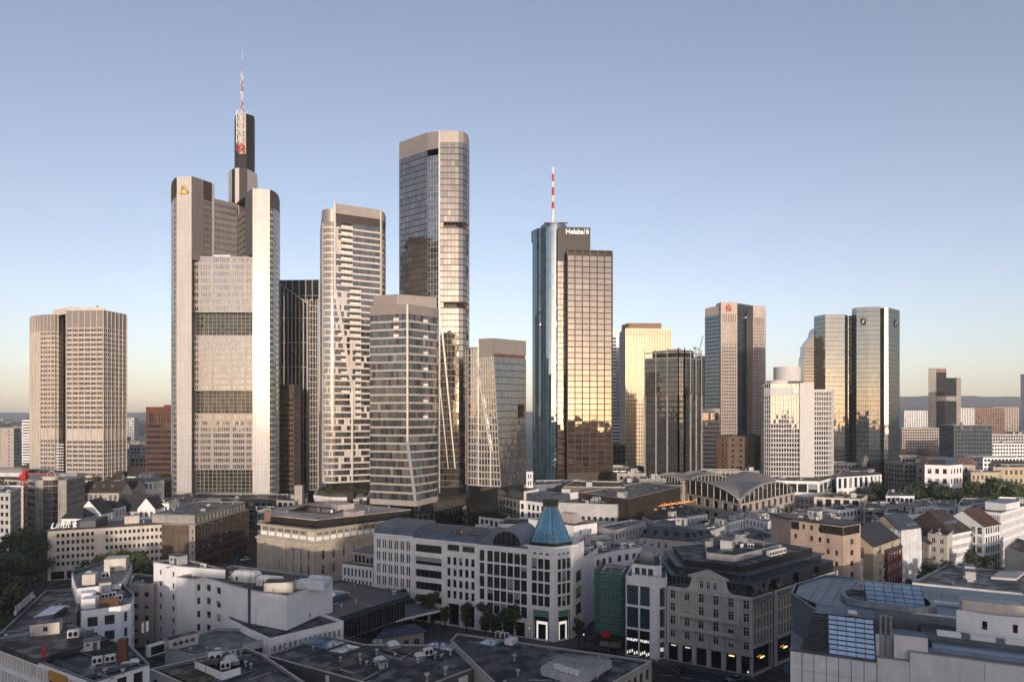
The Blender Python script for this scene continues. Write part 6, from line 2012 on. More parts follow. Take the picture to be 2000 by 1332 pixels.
  s.part("cable", w, "dark_grey"); s.part("bulbs", bl, "glow_bulb", kind="stuff")
 for k in range(5):
  p = RP(1262 + k * 17, 1002 - k * 2, 17)
  s = T("parasol", f"{['first','second','third','fourth','fifth'][k]} pale parasol under the terrace lamps, counted from the left", "parasol", (*p, 17), "parasols on the roof terrace")
  m = MB(); m.tube((*p, 16.4), (*p, 18.9), .05); s.part("pole", m, "dark_grey"); m = MB(); m.lathe((*p, 18.3), [(1.5, 0), (0, .7)], 8); s.part("canopy", m, "cream")
 # mansard house
 Z = 17
 P = [RP(1249, 1047, Z), RP(1353, 1056, Z), RP(1393, 1046, Z), RP(1290, 1034, Z)]
 t = bld("old stone house with a steep zinc mansard behind the green scaffold", None, Z, "old_stone", plan=P, ws=WX, nf=4, bw=2.8, ww=.42, wh=.55, flat=False)
 m = MB(); o = off(P, -.5); tp = off(P, 2.6); m.prism(o, Z - .25, Z + .1, 0, bottom=True); m.loft(off(P, .1), Z + .1, tp, Z + 5, 0, 0); t.part("mansard", m, "zinc_dark")
 for i, n in ((0, 5), (1, 3)):
  Q = [(*P[i], Z), (*P[i + 1], Z)]
  for k in range(n):
   u = (k + .5) / n
   pt = l2(P[i], P[i + 1], u); d = (Vector(P[i + 1]) - Vector(P[i])).normalized(); nn = Vector((d.y, -d.x))
   a_, b_ = (pt[0] - d.x * .9 - nn.x * .6, pt[1] - d.y * .9 - nn.y * .6), (pt[0] + d.x * .9 - nn.x * .6, pt[1] + d.y * .9 - nn.y * .6)
   m = MB(); strip(m, a_, b_, Z + 1.0, Z + 3.0, 0, 0, 1.8); strip(m, l2(a_, b_, .12), l2(a_, b_, .88), Z + 1.15, Z + 2.8, 1, .04, .05); t.part("dormer", m, ["zinc_dark", "win_dark"])
 clutter(t, tp, Z + 5, 4)
 # hall with the cross vault roof
 def vault(label, A, B, C, z0, rise, zbase):
  D_ = (A[0] + C[0] - B[0], A[1] + C[1] - B[1])
  t = T("vaulted_hall", label, "hall", cen([A, B, C, D_]))
  N_ = 22
  def f(s):
   x = 2 * s - 1
   return math.sqrt(max(0.0, 1 - x * x)) * .55 + (1 - x * x) * .45
  def P(u, v, dz=0.0):
   x = A[0] + (B[0] - A[0]) * u + (D_[0] - A[0]) * v; y = A[1] + (B[1] - A[1]) * u + (D_[1] - A[1]) * v
   return (x, y, z0 + rise * max(f(u), f(v)) * (1 - .42 * f(u) * f(v)) + dz)
  m = MB()
  for i in range(N_):
   for j in range(N_):
    m.face([P(i / N_, j / N_), P((i + 1) / N_, j / N_), P((i + 1) / N_, (j + 1) / N_), P(i / N_, (j + 1) / N_)])
  t.part("vault_shell", m, "shell_grey")
  for (a, b) in ((A, B), (B, C)):
   d = (Vector(b) - Vector(a)).normalized(); nn = Vector((d.y, -d.x))
   g, fr, rim = MB(), MB(), MB()
   nseg = 13
   def pt(s, z, o): 
    q = l2(a, b, s); return (q[0] + nn.x * o, q[1] + nn.y * o, z)
   for k in range(nseg):
    s0, s1 = k / nseg, (k + 1) / nseg
    gg = MB(); 
    h0, h1 = z0 + rise * f(s0) * .93, z0 + rise * f(s1) * .93
    pts = [pt(s0, z0, -.35), pt(s1, z0, -.35)]
    if h1 > z0 + .02: pts.append(pt(s1, h1, -.35))
    if h0 > z0 + .02: pts.append(pt(s0, h0, -.35))
    gg.face(pts); t.part("arch_pane", gg, "pane_dark")
    if 0 < k: fr.bar(pt(s0, z0, -.2), pt(s0, h0, -.2), .2)
   for k in range(24):
    s0, s1 = k / 24, (k + 1) / 24
    rim.face([pt(s0, z0 + rise * f(s0), .25), pt(s1, z0 + rise * f(s1), .25), pt(s1, max(z0 - .3, z0 + rise * f(s1) * .92), .25), pt(s0, max(z0 - .3, z0 + rise * f(s0) * .92), .25)])
    rim.face([pt(s0, z0 + rise * f(s0), .25), pt(s1, z0 + rise * f(s1), .25), pt(s1, z0 + rise * f(s1) + .05, -1.5), pt(s0, z0 + rise * f(s0) + .05, -1.5)])
   t.part("arch_bars", fr, "white_paint", kind="stuff"); t.part("arch_rim", rim, "shell_grey")
   t.facade(a, b, zbase, z0, nf=1 if z0 - zbase < 8 else 3, nb=9, ww=.5, wh=.6, rec=.5, style=WN)
  t.wall(C, D_, zbase, z0, None, None); t.wall(D_, A, zbase, z0, None, None)
  t.done(["tan_stone"])
 vault("hall with a pale cross vault roof and blue arched glazing", RP(1296, 953, 20), RP(1446, 984, 20), RP(1553, 961, 20), 20, 8.8, 0)
 vault("smaller vaulted hall behind the big cross vault roof", RP(1262, 940, 25), RP(1335, 945.5, 25), RP(1424, 938, 25), 25, 4.6, 0)
 # small white houses between the hall and the dark shop building
 B2 = [("white house with a row of small windows below the vaulted hall", [(1380, 1030), (1470, 1008), (1440, 1001), (1350, 1017)], 19, "white_plain", "roof_brown", 9),
          ("pale house front with tall windows right of the white row", [(1438, 1052), (1497, 1036), (1480, 1026), (1430, 1038)], 16, "pale_grey", "roof_grey", 7),
          ("blue grey zinc roofed house beside the mansard", [(1340, 1028), (1390, 1036), (1424, 1022), (1370, 1012)], 19, "pale_grey", "zinc", 4),
          ("bright white curved attic house under the vaulted hall", [(1455, 1008), (1500, 1018), (1552, 1004), (1500, 992)], 20, "white_plain", "roof_pale", 5),
          ("grey house with white window rows left of the orange tower block", [(1497, 1040), (1546, 1032), (1535, 1020), (1490, 1026)], 17, "pale_grey", "roof_dark", 6),
          ("low white courtyard house with roof machines before the mansard", [(1352, 1062), (1432, 1064), (1460, 1050), (1385, 1046)], 16, "white_plain", "roof_grey", 5),
          ("white gabled roof block left of the dark shop building", [(1330, 1095), (1400, 1083), (1412, 1062), (1345, 1070)], 21, "white_plain", "zinc", 2),
          ("dark roofed low block behind the dark shop building", [(1420, 1066), (1540, 1046), (1520, 1034), (1415, 1052)], 17, "pale_grey", "roof_dark", 4),
          ("white low house with dark flat roof behind the glass shop", [(1196, 1072), (1252, 1082), (1262, 1062), (1215, 1056)], 19, "white_plain", "roof_dark", 3)]
 for lb, px, Z, w, r, n in B2: bld(lb, px, Z, w, roof=r, n=n + 2, ws=WS, nf=max(3, int(Z / 3.6)), bw=2.3, ww=.5, wh=.55, top=.8)
centre_city()

def right_city():
 WB = dict(fm="dark_grey", gm="win_office", jm="pane_dark", nv=0, fw=.06)
 B2 = [
     ("dark glass terrace block with white frames before the gridded white tower", [(1515, 938), (1600, 940), (1632, 930), (1530, 925)], 26, "white_plain", "roof_green", dict(nf=3, nb=4, ww=.88, wh=.62, ws=WB)),
     ("dark glazed lower storeys under the white framed terrace", [(1487, 952), (1618, 956), (1640, 944), (1500, 940)], 20, "dark_grey", "roof_green", dict(nf=4, bw=4, ww=.8, wh=.7, ws=WB)),
     ("white framed block with dark red panels left of the park trees", [(1634, 932), (1698, 928), (1722, 926), (1700, 918), (1640, 920)], 27, "white_plain", "roof_gravel", dict(nf=3, bw=5, ww=.55, wh=.72, ws=WB)),
     ("low beige block with square dark bays and a planted roof", [(1590, 970), (1682, 974), (1694, 966), (1610, 961)], 20, "cream", "roof_green", dict(nf=3, nb=5, ww=.68, wh=.7, ws=WB)),
     ("white house with a long window band above the orange tower block", [(1638, 996), (1682, 990), (1660, 984), (1606, 990)], 18, "white_plain", "roof_dark", dict(nf=4, bw=3, ww=.6, wh=.55, ws=WB)),
     ("teal glazed gabled block behind the orange tower block", [(1542, 1006), (1590, 1004), (1598, 994), (1552, 994)], 18, "copper_green", "zinc", dict(nf=2, nb=3, ww=.8, wh=.7, ws=WB)),
     ("pink white house with small windows under the planted roof block", [(1590, 1012), (1640, 1010), (1650, 998), (1598, 998)], 16, "rose_stone", "roof_brown", dict(nf=4, bw=2.5, ws=WS)),
     ("grey office with dark ribbons right of the long window band house", [(1686, 992), (1780, 992), (1776, 980), (1690, 980)], 19, "grey", "roof_gravel", dict(nf=5, bw=5, ww=.85, wh=.5, ws=WB)),
     ("white flat roofed office with a blank right end wall", [(1727, 1000), (1758, 1004), (1806, 1002), (1792, 992), (1735, 991)], 19, "white_plain", "roof_dark", dict(nf=4, bw=6, ww=.8, wh=.6, ws=WB, opts={1: None})),
     ("white house with curved balconies below the park trees", [(1730, 968), (1786, 968), (1784, 955), (1736, 955)], 20, "white_plain", "roof_grey", dict(nf=5, bw=2.6, ww=.7, wh=.6, ws=WB)),
     ("pale block with roof machines right of the curved balconies", [(1782, 992), (1830, 985), (1822, 972), (1784, 976)], 18, "cream", "roof_gravel", dict(nf=4, bw=3, ws=WS)),
     ("white garden house beside the large round tree", [(1822, 990), (1868, 990), (1868, 976), (1826, 976)], 17, "white_plain", "roof_grey", dict(nf=4, bw=4, ws=WS)),
     ("white office with a teal glass corner below the round tree", [(1870, 986), (1905, 990), (1940, 982), (1930, 972), (1880, 972)], 20, "white_plain", "roof_dark", dict(nf=4, bw=6, ww=.8, wh=.6, ws=WB)),
     ("pale zinc roofed block at the right edge under the round tree", [(1945, 984), (2010, 986), (2010, 972), (1950, 970)], 21, "pale_grey", "zinc", dict(nf=5, bw=3, ws=WB)),
     ("small white stair house between the right hand roofs", [(1812, 1012), (1852, 1012), (1850, 1000), (1816, 1000)], 16, "white_plain", "roof_dark", dict(nf=4, bw=2.4, ws=WS)),
     ("grey rear block with a glass corner beside the white end wall", [(1686, 1020), (1740, 1026), (1750, 1008), (1690, 1006)], 15, "grey", "roof_dark", dict(nf=4, bw=4, ww=.8, wh=.5, ws=WB)),
     ("low tan block on the far side of the vaulted hall", [(1552, 968), (1590, 972), (1596, 960), (1560, 957)], 17, "tan_stone", "roof_gravel", dict(nf=4, bw=3, ws=WS)),
     ("low tan rooftop block at the foot of the mirrored twin towers", [(1640, 912), (1700, 915), (1712, 905), (1650, 903)], 23, "zinc", "zinc_dark", dict(nf=4, bw=4, ws=WB)),
 ]
 for lb, px, Z, w, r, k in B2: bld(lb, px, Z, w, roof=r, n=6, top=.9, **k)
 # classical white house in the park and tan roofs around it
 Z = ZD(908, 420)
 P = [G(1806, 424), G(1855, 418), G(1880, 428), G(1880, 445), G(1812, 446)]
 t = bld("white villa with a dark curved roof storey in the park", None, Z, "white_plain", plan=P, ws=WB, nf=5, bw=4, ww=.5, wh=.5, n=0)
 m = MB(); m.loft(off(P, 2), Z, off(P, 4), Z + 3.4, 0, 1); t.part("roof_storey", m, ["pane_dark", "zinc_dark"])
 P = [G(1790, 450), G(1905, 452), G(1905, 490), G(1800, 490)]
 t = bld("wide tan copper roof behind the white villa", None, ZD(908, 450), "tan_stone", plan=P, ws=WB, nf=5, bw=4, flat=False)
 gable(t, P, ZD(908, 450), 4, "rose_brick", "tan_stone", True, hip=.15)
 P = [G(1896, 425), G(1950, 425), G(1960, 445), G(1896, 445)]
 t = bld("tan stone house right of the white villa", None, ZD(922, 425), "ochre", plan=P, ws=WS, nf=5, bw=3, n=3, roof="roof_gravel")
 P = [G(1940, 440), G(2030, 440), G(2030, 465), G(1945, 465)]
 t = bld("ochre flat building at the right edge beyond the round tree", None, ZD(912, 440), "ochre", plan=P, ws=WS, nf=5, bw=3.4, n=4, roof="roof_brown")
 # orange lit tower block
 Z = 30
 a, c, b = RP(1544, 1012, Z), RP(1647, 1025, Z), RP(1681, 1019, Z)
 P = [a, c, b, (b[0] - 6, b[1] + 12), (a[0] - 2, a[1] + 12)]
 t = T("apartment_block", "peach stone tower block with a glazed corner penthouse under a black roof", "building", cen(P))
 hole = {(0, 7), (3, 7), (4, 7), (5, 7)}
 keep = {(1, 7), (2, 7), (3, 7), (0, 6), (2, 6), (3, 6), (4, 6), (4, 5), (5, 5), (5, 4), (4, 4), (5, 3), (4, 3), (5, 2), (5, 1), (4, 5)}
 wsm = dict(fm="dark_grey", gm="win", jm="pane", nv=0, fw=.06)
 t.facade(a, c, 0, Z - .4, nf=8, nb=6, ww=.36, wh=.46, sill=.3, ml=.4, mr=.8, top=.2, rec=.3, style=wsm, skip=lambda i, r: (i, r) not in keep)
 t.facade(c, b, 0, Z - .4, nf=8, nb=1, ww=.2, wh=.48, sill=.25, ml=.3, mr=.3, top=.2, rec=.3, style=wsm, skip=lambda i, r: r > 6)
 for i in (2, 3, 4): t.wall(P[i], P[(i + 1) % 5], 0, Z - .4, None, None)
 t.done(["peach"])
 for p, q in ((l2(a, c, .02), l2(a, c, .17)), (l2(a, c, .58), l2(a, c, .995)), (l2(c, b, .01), l2(c, b, .9))):
  d = (Vector(q) - Vector(p)).normalized(); k = max(2, int(dist2(p, q) / .9))
  m = MB(); strip(m, p, q, Z - 3.6, Z - .75, 0, .08, .1); t.part("penthouse_glass", m, "pane_dark")
  m = MB(); strip(m, p, q, Z - .75, Z - .45, 0, .12, .1); t.part("penthouse_lintel", m, "cream")
  m = MB()
  for i in range(k + 1): e = l2(p, q, i / k); m.bar((e[0] + d.y * .12, e[1] - d.x * .12, Z - 3.6), (e[0] + d.y * .12, e[1] - d.x * .12, Z - .75), .09)
  m.bar((p[0] + d.y * .3, p[1] - d.x * .3, Z - 2.6), (q[0] + d.y * .3, q[1] - d.x * .3, Z - 2.6), .06); t.part("penthouse_bars", m, "black", kind="stuff")
 m = MB(); m.prism(off(P, -.7), Z - .4, Z, 0, bottom=True); t.part("roof_slab", m, "black")
 clutter(t, P, Z, 8); put(t, "roof_hut", *l2(l2(a, c, .45), P[3], .3), Z, 0, .5)
 # houses along the side street
 def row(label, x0, y0, x1, y1, Z, wall, roof, h, dep=11, nf=4, nb=3, ww=.5, wh=.6, st=None, nw=0, dorm=False, gw=None, hh=None, hip=0.0, **k):
  a, b = RP(x0, y0, Z), RP(x1, y1, Z)
  P = rect(a, b, dep)
  t = bld(label, None, Z, wall, plan=P, ws=st or WX, nf=nf, nb=nb, ww=ww, wh=wh, flat=False, name="house", cat="house", top=.35, **k)
  Q, A, B, r = gable(t, P, Z, h, roof, gw or wall, True, hip=hip)
  if nw: roof_windows(t, Q, A, B, nw, dorm=dorm, w=hh or .8, h=.32 if dorm else .45, hh=1.5 if dorm else 1.2)
  return t, P, (Q, A, B)
 row("narrow white house with dark window frames below the peach tower block", 1680, 1088, 1701, 1085, 16, "white_plain", "slate", 4.5, nf=4, nb=3, nw=1)
 t, P, _ = row("rose brick house with white bay windows and skylights", 1702, 1085, 1731, 1080, 16, "rose_brick", "slate", 5, nf=4, nb=4, nw=3)
 for k in range(3):
  a, b = l2(P[0], P[1], .42), l2(P[0], P[1], .92)
  m = MB(); z = 2.2 + k * 4.1; strip(m, a, b, z, z + 1.9, 0, .8, .8); strip(m, a, b, z + .7, z + 1.8, 1, .84, .05); t.part("bay_window", m, ["white_paint", "win_dark"])
 row("dark red house with cream trim and three dormers", 1733, 1080, 1762, 1067, 16.5, "dark_red", "slate", 5, nf=4, nb=5, ww=.55, nw=3, dorm=True, hh=.9)
 row("yellow gabled house behind the dark red house", 1706, 1068, 1756, 1050, 20, "ochre", "slate", 5.5, dep=14, nf=5, nb=2, ww=.2)
 # wrapped house
 a, b = RP(1758, 1037, 21), RP(1798, 1032, 21)
 P = rect(a, b, 13)
 t = bld("house wrapped in white scaffold sheeting", None, 21, "foil", plan=P, ws=WS, flat=False, name="house", cat="house", opts={i: None for i in range(4)})
 Q, A, B, r = gable(t, P, 21, 5.5, "zinc_dark", "ochre", True); roof_windows(t, Q, A, B, 4, f0=.5, f1=.98, h=.3)
 rng = random.Random(2)
 for i, (p, q, nn) in enumerate(((P[0], P[1], 5), (P[1], P[2], 4), (P[3], P[0], 4))):
  for k in range(nn):
   for r_ in range(4):
    m = MB(); u0, u1 = k / nn, (k + 1) / nn
    N_ = 6
    def S(u, v):
     e = l2(p, q, u); d = (Vector(q) - Vector(p)).normalized(); s = .45 + .16 * math.sin(u * 40 + v * 9 + i) + .1 * math.sin(v * 23 + u * 7)
     return (e[0] + d.y * s, e[1] - d.x * s, v * 21.4)
    for x in range(N_):
     m.face([S(lerp(u0, u1, x / N_), r_ / 4), S(lerp(u0, u1, (x + 1) / N_), r_ / 4), S(lerp(u0, u1, (x + 1) / N_), (r_ + .99) / 4), S(lerp(u0, u1, x / N_), (r_ + .99) / 4)])
    t.part("scaffold_sheet", m, "foil")
 row("grey plaster house right of the wrapped house", 1814, 1062, 1847, 1056, 15, "concrete", "slate", 4, nf=4, nb=6, ww=.6, wh=.5, nw=4)
 row("white house with close window rows under a wide brown roof", 1858, 1043, 1898, 1035, 18, "white_plain", "brown_tile", 8, dep=20, nf=5, nb=16, ww=.62, wh=.45, st=WB, nw=5, hip=.18)
 row("beige house between the brown roof and the dark framed house", 1899, 1045, 1921, 1040, 16, "tan_stone", "brown_tile", 5, nf=4, nb=7, ww=.7, wh=.5)
 row("white framed house with large dark windows under a red brown roof", 1923, 1029, 1954, 1023, 20, "white_plain", "red_tile", 6, dep=16, nf=5, nb=6, ww=.7, wh=.68, st=WB)
 a, b = RP(1956, 1001, 24), RP(2012, 984, 24)
 t = bld("long white office with close dark window bands at the right edge", None, 24, "white_plain", plan=rect(a, b, 16), ws=WB, nf=6, nb=22, ww=.68, wh=.62, n=6, roof="roof_brown", rec=.4)
 boxpart(t, "roof_pavilion", rect(RP(1965, 985, 26.5), RP(1992, 980, 26.5), 8), 23.4, 26.8, "white_plain", "zinc")
 bld("brown roofed rear wing behind the white close windowed house", [(1812, 1040), (1850, 1046), (1870, 1030), (1830, 1024)], 19, "cream", roof="roof_brown", ws=WS, nf=5, bw=3, n=3)
 bld("garden wall block with green roof at the right edge", [(1962, 1070), (2030, 1088), (2050, 1068), (1985, 1050)], 14, "cream", roof="roof_green", ws=WS, opts={i: None for i in range(4)}, n=1)
 # flat brown roof with paired windows
 Z = 20
 P = [RP(1782, 1136, Z), RP(2060, 1163, Z), RP(2060, 1118, Z), RP(1958, 1114, Z), RP(1850, 1102, Z)]
 t = bld("wide flat gravel roof building with paired dark windows", None, Z, "white", plan=P, ws=dict(fm="dark_grey", gm="win_office", jm="pane_dark", nv=1, fw=.08), nf=5, bw=3.3, ww=.62, wh=.62, sill=.12, roof="roof_gravel", par=.5, n=5, top=1.2, cop="zinc", rec=.3)
 for k in range(8):
  p = l2(P[0], P[1], .05 + k * .12); d = (Vector(P[1]) - Vector(P[0])).normalized()
  m = MB(); m.lathe((0, 0, 0), [(0, .2), (.25, .2), (.25, 0)], 8); t.inst("wall_lamp", m.mesh("wall_lamp", ["dark_grey"]), facing(P[0], P[1], (p[0], p[1] - .02, Z - 1.9)))
 boxpart(t, "light_well", [RP(1935, 1128, Z), RP(1985, 1131, Z), RP(2000, 1119, Z), RP(1952, 1116, Z)], Z - .4, Z + .25, "pale_grey")
 return
right_city()

# ================================================================== shops in the right foreground
def shops():
 # netted scaffold
 a, b = RP(1161, 1113, 22), RP(1221, 1118, 22)
 P = rect(a, b, 12)
 t = bld("building under a green scaffold net", None, 21, "tan_stone", plan=off(P, 1.4), ws=WS, nf=5, nb=4, n=2, roof="roof_grey")
 m_, N, L, bs = _new("green_net")
 bs.inputs["Base Color"].default_value = (0.045, 0.15, 0.135, 1); bs.inputs["Roughness"].default_value = .9; bs.inputs["Alpha"].default_value = .6
 MATS["green_net"] = m_
 fr = MB()
 for p, q, n in ((P[0], P[1], 6), (P[3], P[0], 6), (P[1], P[2], 6)):
  for k in range(n + 1):
   e = l2(p, q, k / n); fr.tube((*e, 0), (*e, 23), .06, 5)
  for z in range(2, 23, 2): fr.bar((*p, z), (*q, z), .07)
 sc = T("scaffold", "green netted scaffold with a red lit box over its entrance tunnel", "scaffold", (*cen(P)[:2], 0))
 sc.part("tubes", fr, "zinc", kind="stuff")
 for lv in range(10):
  z = 3 + lv * 2.0
  m = MB(); q = off(P, .9)
  for i in range(3 if False else 4):
   j = (i + 1) % 4
   m.face([(*P[i], z), (*P[j], z), (*q[j], z), (*q[i], z)]); m.face([(*P[i], z - .12), (*P[j], z - .12), (*P[j], z + .12), (*P[i], z + .12)])
  sc.part("plank_deck", m, "wood")
 for p, q, n in ((P[0], P[1], 4), (P[3], P[0], 4), (P[1], P[2], 4)):
  for k in range(n):
   for r_ in range(5):
    m = MB(); N_ = 4
    def S(u, v):
     e = l2(p, q, u); d = (Vector(q) - Vector(p)).normalized(); s = .12 + .05 * math.sin(u * 37 + v * 11)
     return (e[0] + d.y * s, e[1] - d.x * s, 3.6 + v * 18.6)
    for x in range(N_):
     u0, u1 = (k + x / N_) / n, (k + (x + 1) / N_) / n
     m.face([S(u0, r_ / 5), S(u1, r_ / 5), S(u1, (r_ + .985) / 5), S(u0, (r_ + .985) / 5)])
    sc.part("net_sheet", m, "green_net")
 d = (Vector(P[1]) - Vector(P[0])).normalized(); nn = Vector((d.y, -d.x))
 def fwd(u, k): e = l2(P[0], P[1], u); return (e[0] + nn.x * k, e[1] + nn.y * k)
 boxpart(sc, "tunnel_roof", [fwd(.2, 4), fwd(.85, 4), fwd(.85, .3), fwd(.2, .3)], 3.4, 4.2, "black")
 for u in (.22, .52, .83): boxpart(sc, "tunnel_post", rect(fwd(u, 3.9), fwd(u + .03, 3.9), .3), 0, 3.4, "dark_grey")
 boxpart(sc, "red_light_box", [fwd(.32, 3.6), fwd(.58, 3.6), fwd(.58, 2.8), fwd(.32, 2.8)], 4.3, 5.6, "red_paint")
 # pale house with glass bays
 Z = 22
 a, c, b = RP(1222, 1124, Z), RP(1284, 1131, Z), RP(1303, 1128, Z)
 P = [a, c, b, (b[0] + 3, b[1] + 14), (a[0] + 5, a[1] + 16)]
 t = T("shop_building", "pale stone shop with two columns of blue double height glass bays", "building", cen(P))
 gb = dict(fm="black", gm="pane_blue", jm="pane_blue", nv=3, nh=1, fw=.1, name="glass_bay")
 L = dist2(a, c)
 cols = [(L * .03, L * .40), (L * .45, L * .76)]
 rows = [(.3, 7.2), (7.9, 13.6), (14.2, 19.6)]
 t.wall(a, c, 0, Z, cols, rows[1:], .5, 0, gb)
 t.wall(c, b, 0, Z, [(dist2(c, b) * .25, dist2(c, b) * .85)], [(0.2, 4.6), (5.6, 8.0), (8.6, 13.6), (14.2, 19.4)], .6, 0, dict(fm="black", gm="pane_blue", jm="pane_blue", nv=1, nh=1, fw=.1, name="glass_bay"))
 t.done(["white"])
 for (x0, x1) in cols:
  m = MB(); p, q = l2(a, c, x0 / L), l2(a, c, x1 / L); strip(m, p, q, .2, 7.4, 0, .06, .2); t.part("shop_glass", m, "win_dark")
 d = (Vector(c) - Vector(a)).normalized(); nn = Vector((d.y, -d.x))
 for txt, x0, x1 in (("PHILIPP", *cols[0]), ("PLEIN", *cols[1])):
  me = text_mesh(txt, .95, .05, "glow_sign", bold=.02); p = l2(a, c, (x0 + x1) / 2 / L)
  t.inst("lettering", me, facing(a, c, (p[0] + nn.x * .15, p[1] + nn.y * .15, 4.6)))
 for (x0, x1) in cols:
  for k in range(5):
   p = l2(a, c, lerp(x0, x1, (k + .5) / 5) / L); m = MB(); m.box((p[0] + nn.x * .1, p[1] + nn.y * .1, 1.0 + .3 * (k % 3)), (.35, .08, .8)); t.part("lit_display", m, "glow_white")
 e1, e2 = l2(c, b, .25), l2(c, b, .85); d2 = (Vector(b) - Vector(c)).normalized(); n2 = Vector((d2.y, -d2.x))
 m = MB(); p = l2(e1, e2, .5); me = text_mesh("©", 1.5, .04, "glow_sign"); t.inst("lit_emblem", me, facing(c, b, (p[0] + n2.x * -.3, p[1] + n2.y * -.3, 2.4)))
 m = MB(); strip(m, e1, e2, 4.7, 5.5, 0, -.1, .1); t.part("lit_soffit", m, "glow_warm") if False else t.part("soffit", m, "cream")
 t.roof(P, Z, "roof_grey", .5, cop="white_plain")
 U = [l2(a, c, .08), l2(c, b, .1), l2(b, P[3], .2), l2(P[3], P[4], .1), l2(P[4], a, .3)]
 U = off(P, 1.5)
 for i in range(5):
  t.facade(U[i], U[(i + 1) % 5], Z - .5, Z + 3.3, nf=1, nb=3 if i == 0 else 1, ww=.8 if i == 0 else .4, wh=.62, sill=.2, rec=.3, style=dict(fm="white_paint", gm="pane_blue", jm="pane_blue", nv=0))
 t.done(["white_plain"], name="attic_wall"); t.roof(U, Z + 3.3, "roof_dark", .3)
 boxpart(t, "plant_screen", off(U, 2.2), Z + 2.5, Z + 6.3, "zinc")
 railing(t, [off(P, .3)[0], off(P, .3)[1], off(P, .3)[2]], Z, 1.0)
 # ornate stone front and the dark glass block behind it
 Z = 20.3
 a, c, b = RP(1303, 1143, Z), RP(1470, 1166, Z), RP(1637, 1113, Z)
 P = [a, c, b, (b[0] - 16, b[1] + 20), (a[0] + 2, a[1] + 24)]
 t = T("shop_building", "ornate old stone front with curved pediment and a long side of slit windows", "building", cen(P))
 L = dist2(a, c)
 gz = 5.6
 fx = [.07 + i * .172 for i in range(6)]
 wf = dict(fm="white_paint", gm="win", jm="pane", nv=1, nh=1, fw=.09)
 rows = [(gz + .9, gz + 3.0), (gz + 4.4, gz + 6.7), (gz + 7.9, gz + 10.3), (gz + 11.3, gz + 13.6)]
 t.wall(a, c, gz, Z, [(L * (f - .033), L * (f + .033)) for f in fx], rows, .35, 0, wf)
 t.wall(a, c, 0, gz, [(L * (f - .058), L * (f + .062)) for f in fx], [(.15, gz - .7)], 1.0, 0, SH)
 L2 = dist2(c, b)
 # side wall in four bays
 for k in range(4):
  p, q = l2(c, b, k * .25), l2(c, b, (k + 1) * .25)
  t.facade(p, q, 7.6, Z - 1.2, nf=3, nb=6, ww=.5, wh=.8, sill=.1, ml=.5, mr=2.2, top=.6, rec=.5, style=SL, mi=1)
  t.wall(p, q, Z - 1.2, Z, None, None, mi=1)
  t.wall(p, q, 0, 7.6, [(.4, dist2(p, q) - 2.2)], [(.15, 7.0)], 1.2, 1, dict(fm="black", gm="win_dark", jm="pane_dark", nv=2, nh=1, fw=.12, name="shop_window"))
  e0, e1 = l2(p, q, .84), l2(p, q, .89)
  m = MB(); strip(m, e0, e1, 0, Z, 0, .02, .3); t.part("dark_groove", m, "black")
  d = (Vector(q) - Vector(p)).normalized(); nn = Vector((d.y, -d.x))
  h0, h1 = l2(p, q, .03), l2(p, q, .8)
  m = MB(); m.face([(*h0, Z - .6), (*h1, Z - .6), (h1[0] + nn.x * 1.0, h1[1] + nn.y * 1.0, Z - 1.1), (h0[0] + nn.x * 1.0, h0[1] + nn.y * 1.0, Z - 1.1)]); strip(m, (h0[0] + nn.x, h0[1] + nn.y), (h1[0] + nn.x, h1[1] + nn.y), Z - 1.35, Z - 1.1, 0, 0, .2); t.part("canopy", m, "dark_grey")
  D0 = [l2(p, q, .06), l2(p, q, .8)]; D0 = [(x[0] - nn.x * .4, x[1] - nn.y * .4) for x in D0]
  boxpart(t, "glass_dormer", rect(D0[0], D0[1], 3.6), Z - .1, Z + 2.7, "pane_dark", "zinc_dark")
  if k < 2:
   m = MB(); x0, x1 = l2(p, q, .42), l2(p, q, .58); strip(m, x0, x1, 3.4, 3.75, 0, -.7, .1); t.part("lit_strip", m, "glow_warm")
 for i in (2, 3, 4): t.wall(P[i], P[(i + 1) % 5], 0, Z, None, None)
 t.done(["old_stone", "tan_stone"])
 d = (Vector(c) - Vector(a)).normalized(); nn = Vector((d.y, -d.x))
 def fp(u, k=0.0): e = l2(a, c, u); return (e[0] + nn.x * k, e[1] + nn.y * k)
 for z, k, h in ((gz - .3, .35, .5), (gz + 3.6, .3, .3), (Z - .9, .45, .4)):
  m = MB(); strip(m, fp(0), fp(1), z, z + h, 0, k, k); t.part("cornice", m, "old_stone")
 for z, f0, f1 in ((gz + 7.35, .16, .86), (gz + 3.85, .18, .82)):
  m = MB(); strip(m, fp(f0), fp(f1), z, z + .22, 0, 1.1, 1.1); t.part("balcony_slab", m, "old_stone")
  m = MB(); strip(m, fp(f0), fp(f1), z + .22, z + 1.05, 0, 1.1, .12); t.part("balcony_parapet", m, "old_stone")
  for j in range(5):
   m = MB(); u = lerp(f0, f1, j / 4); strip(m, fp(u - .012), fp(u + .012), z - .9, z, 0, .8, .8); t.part("console", m, "old_stone")
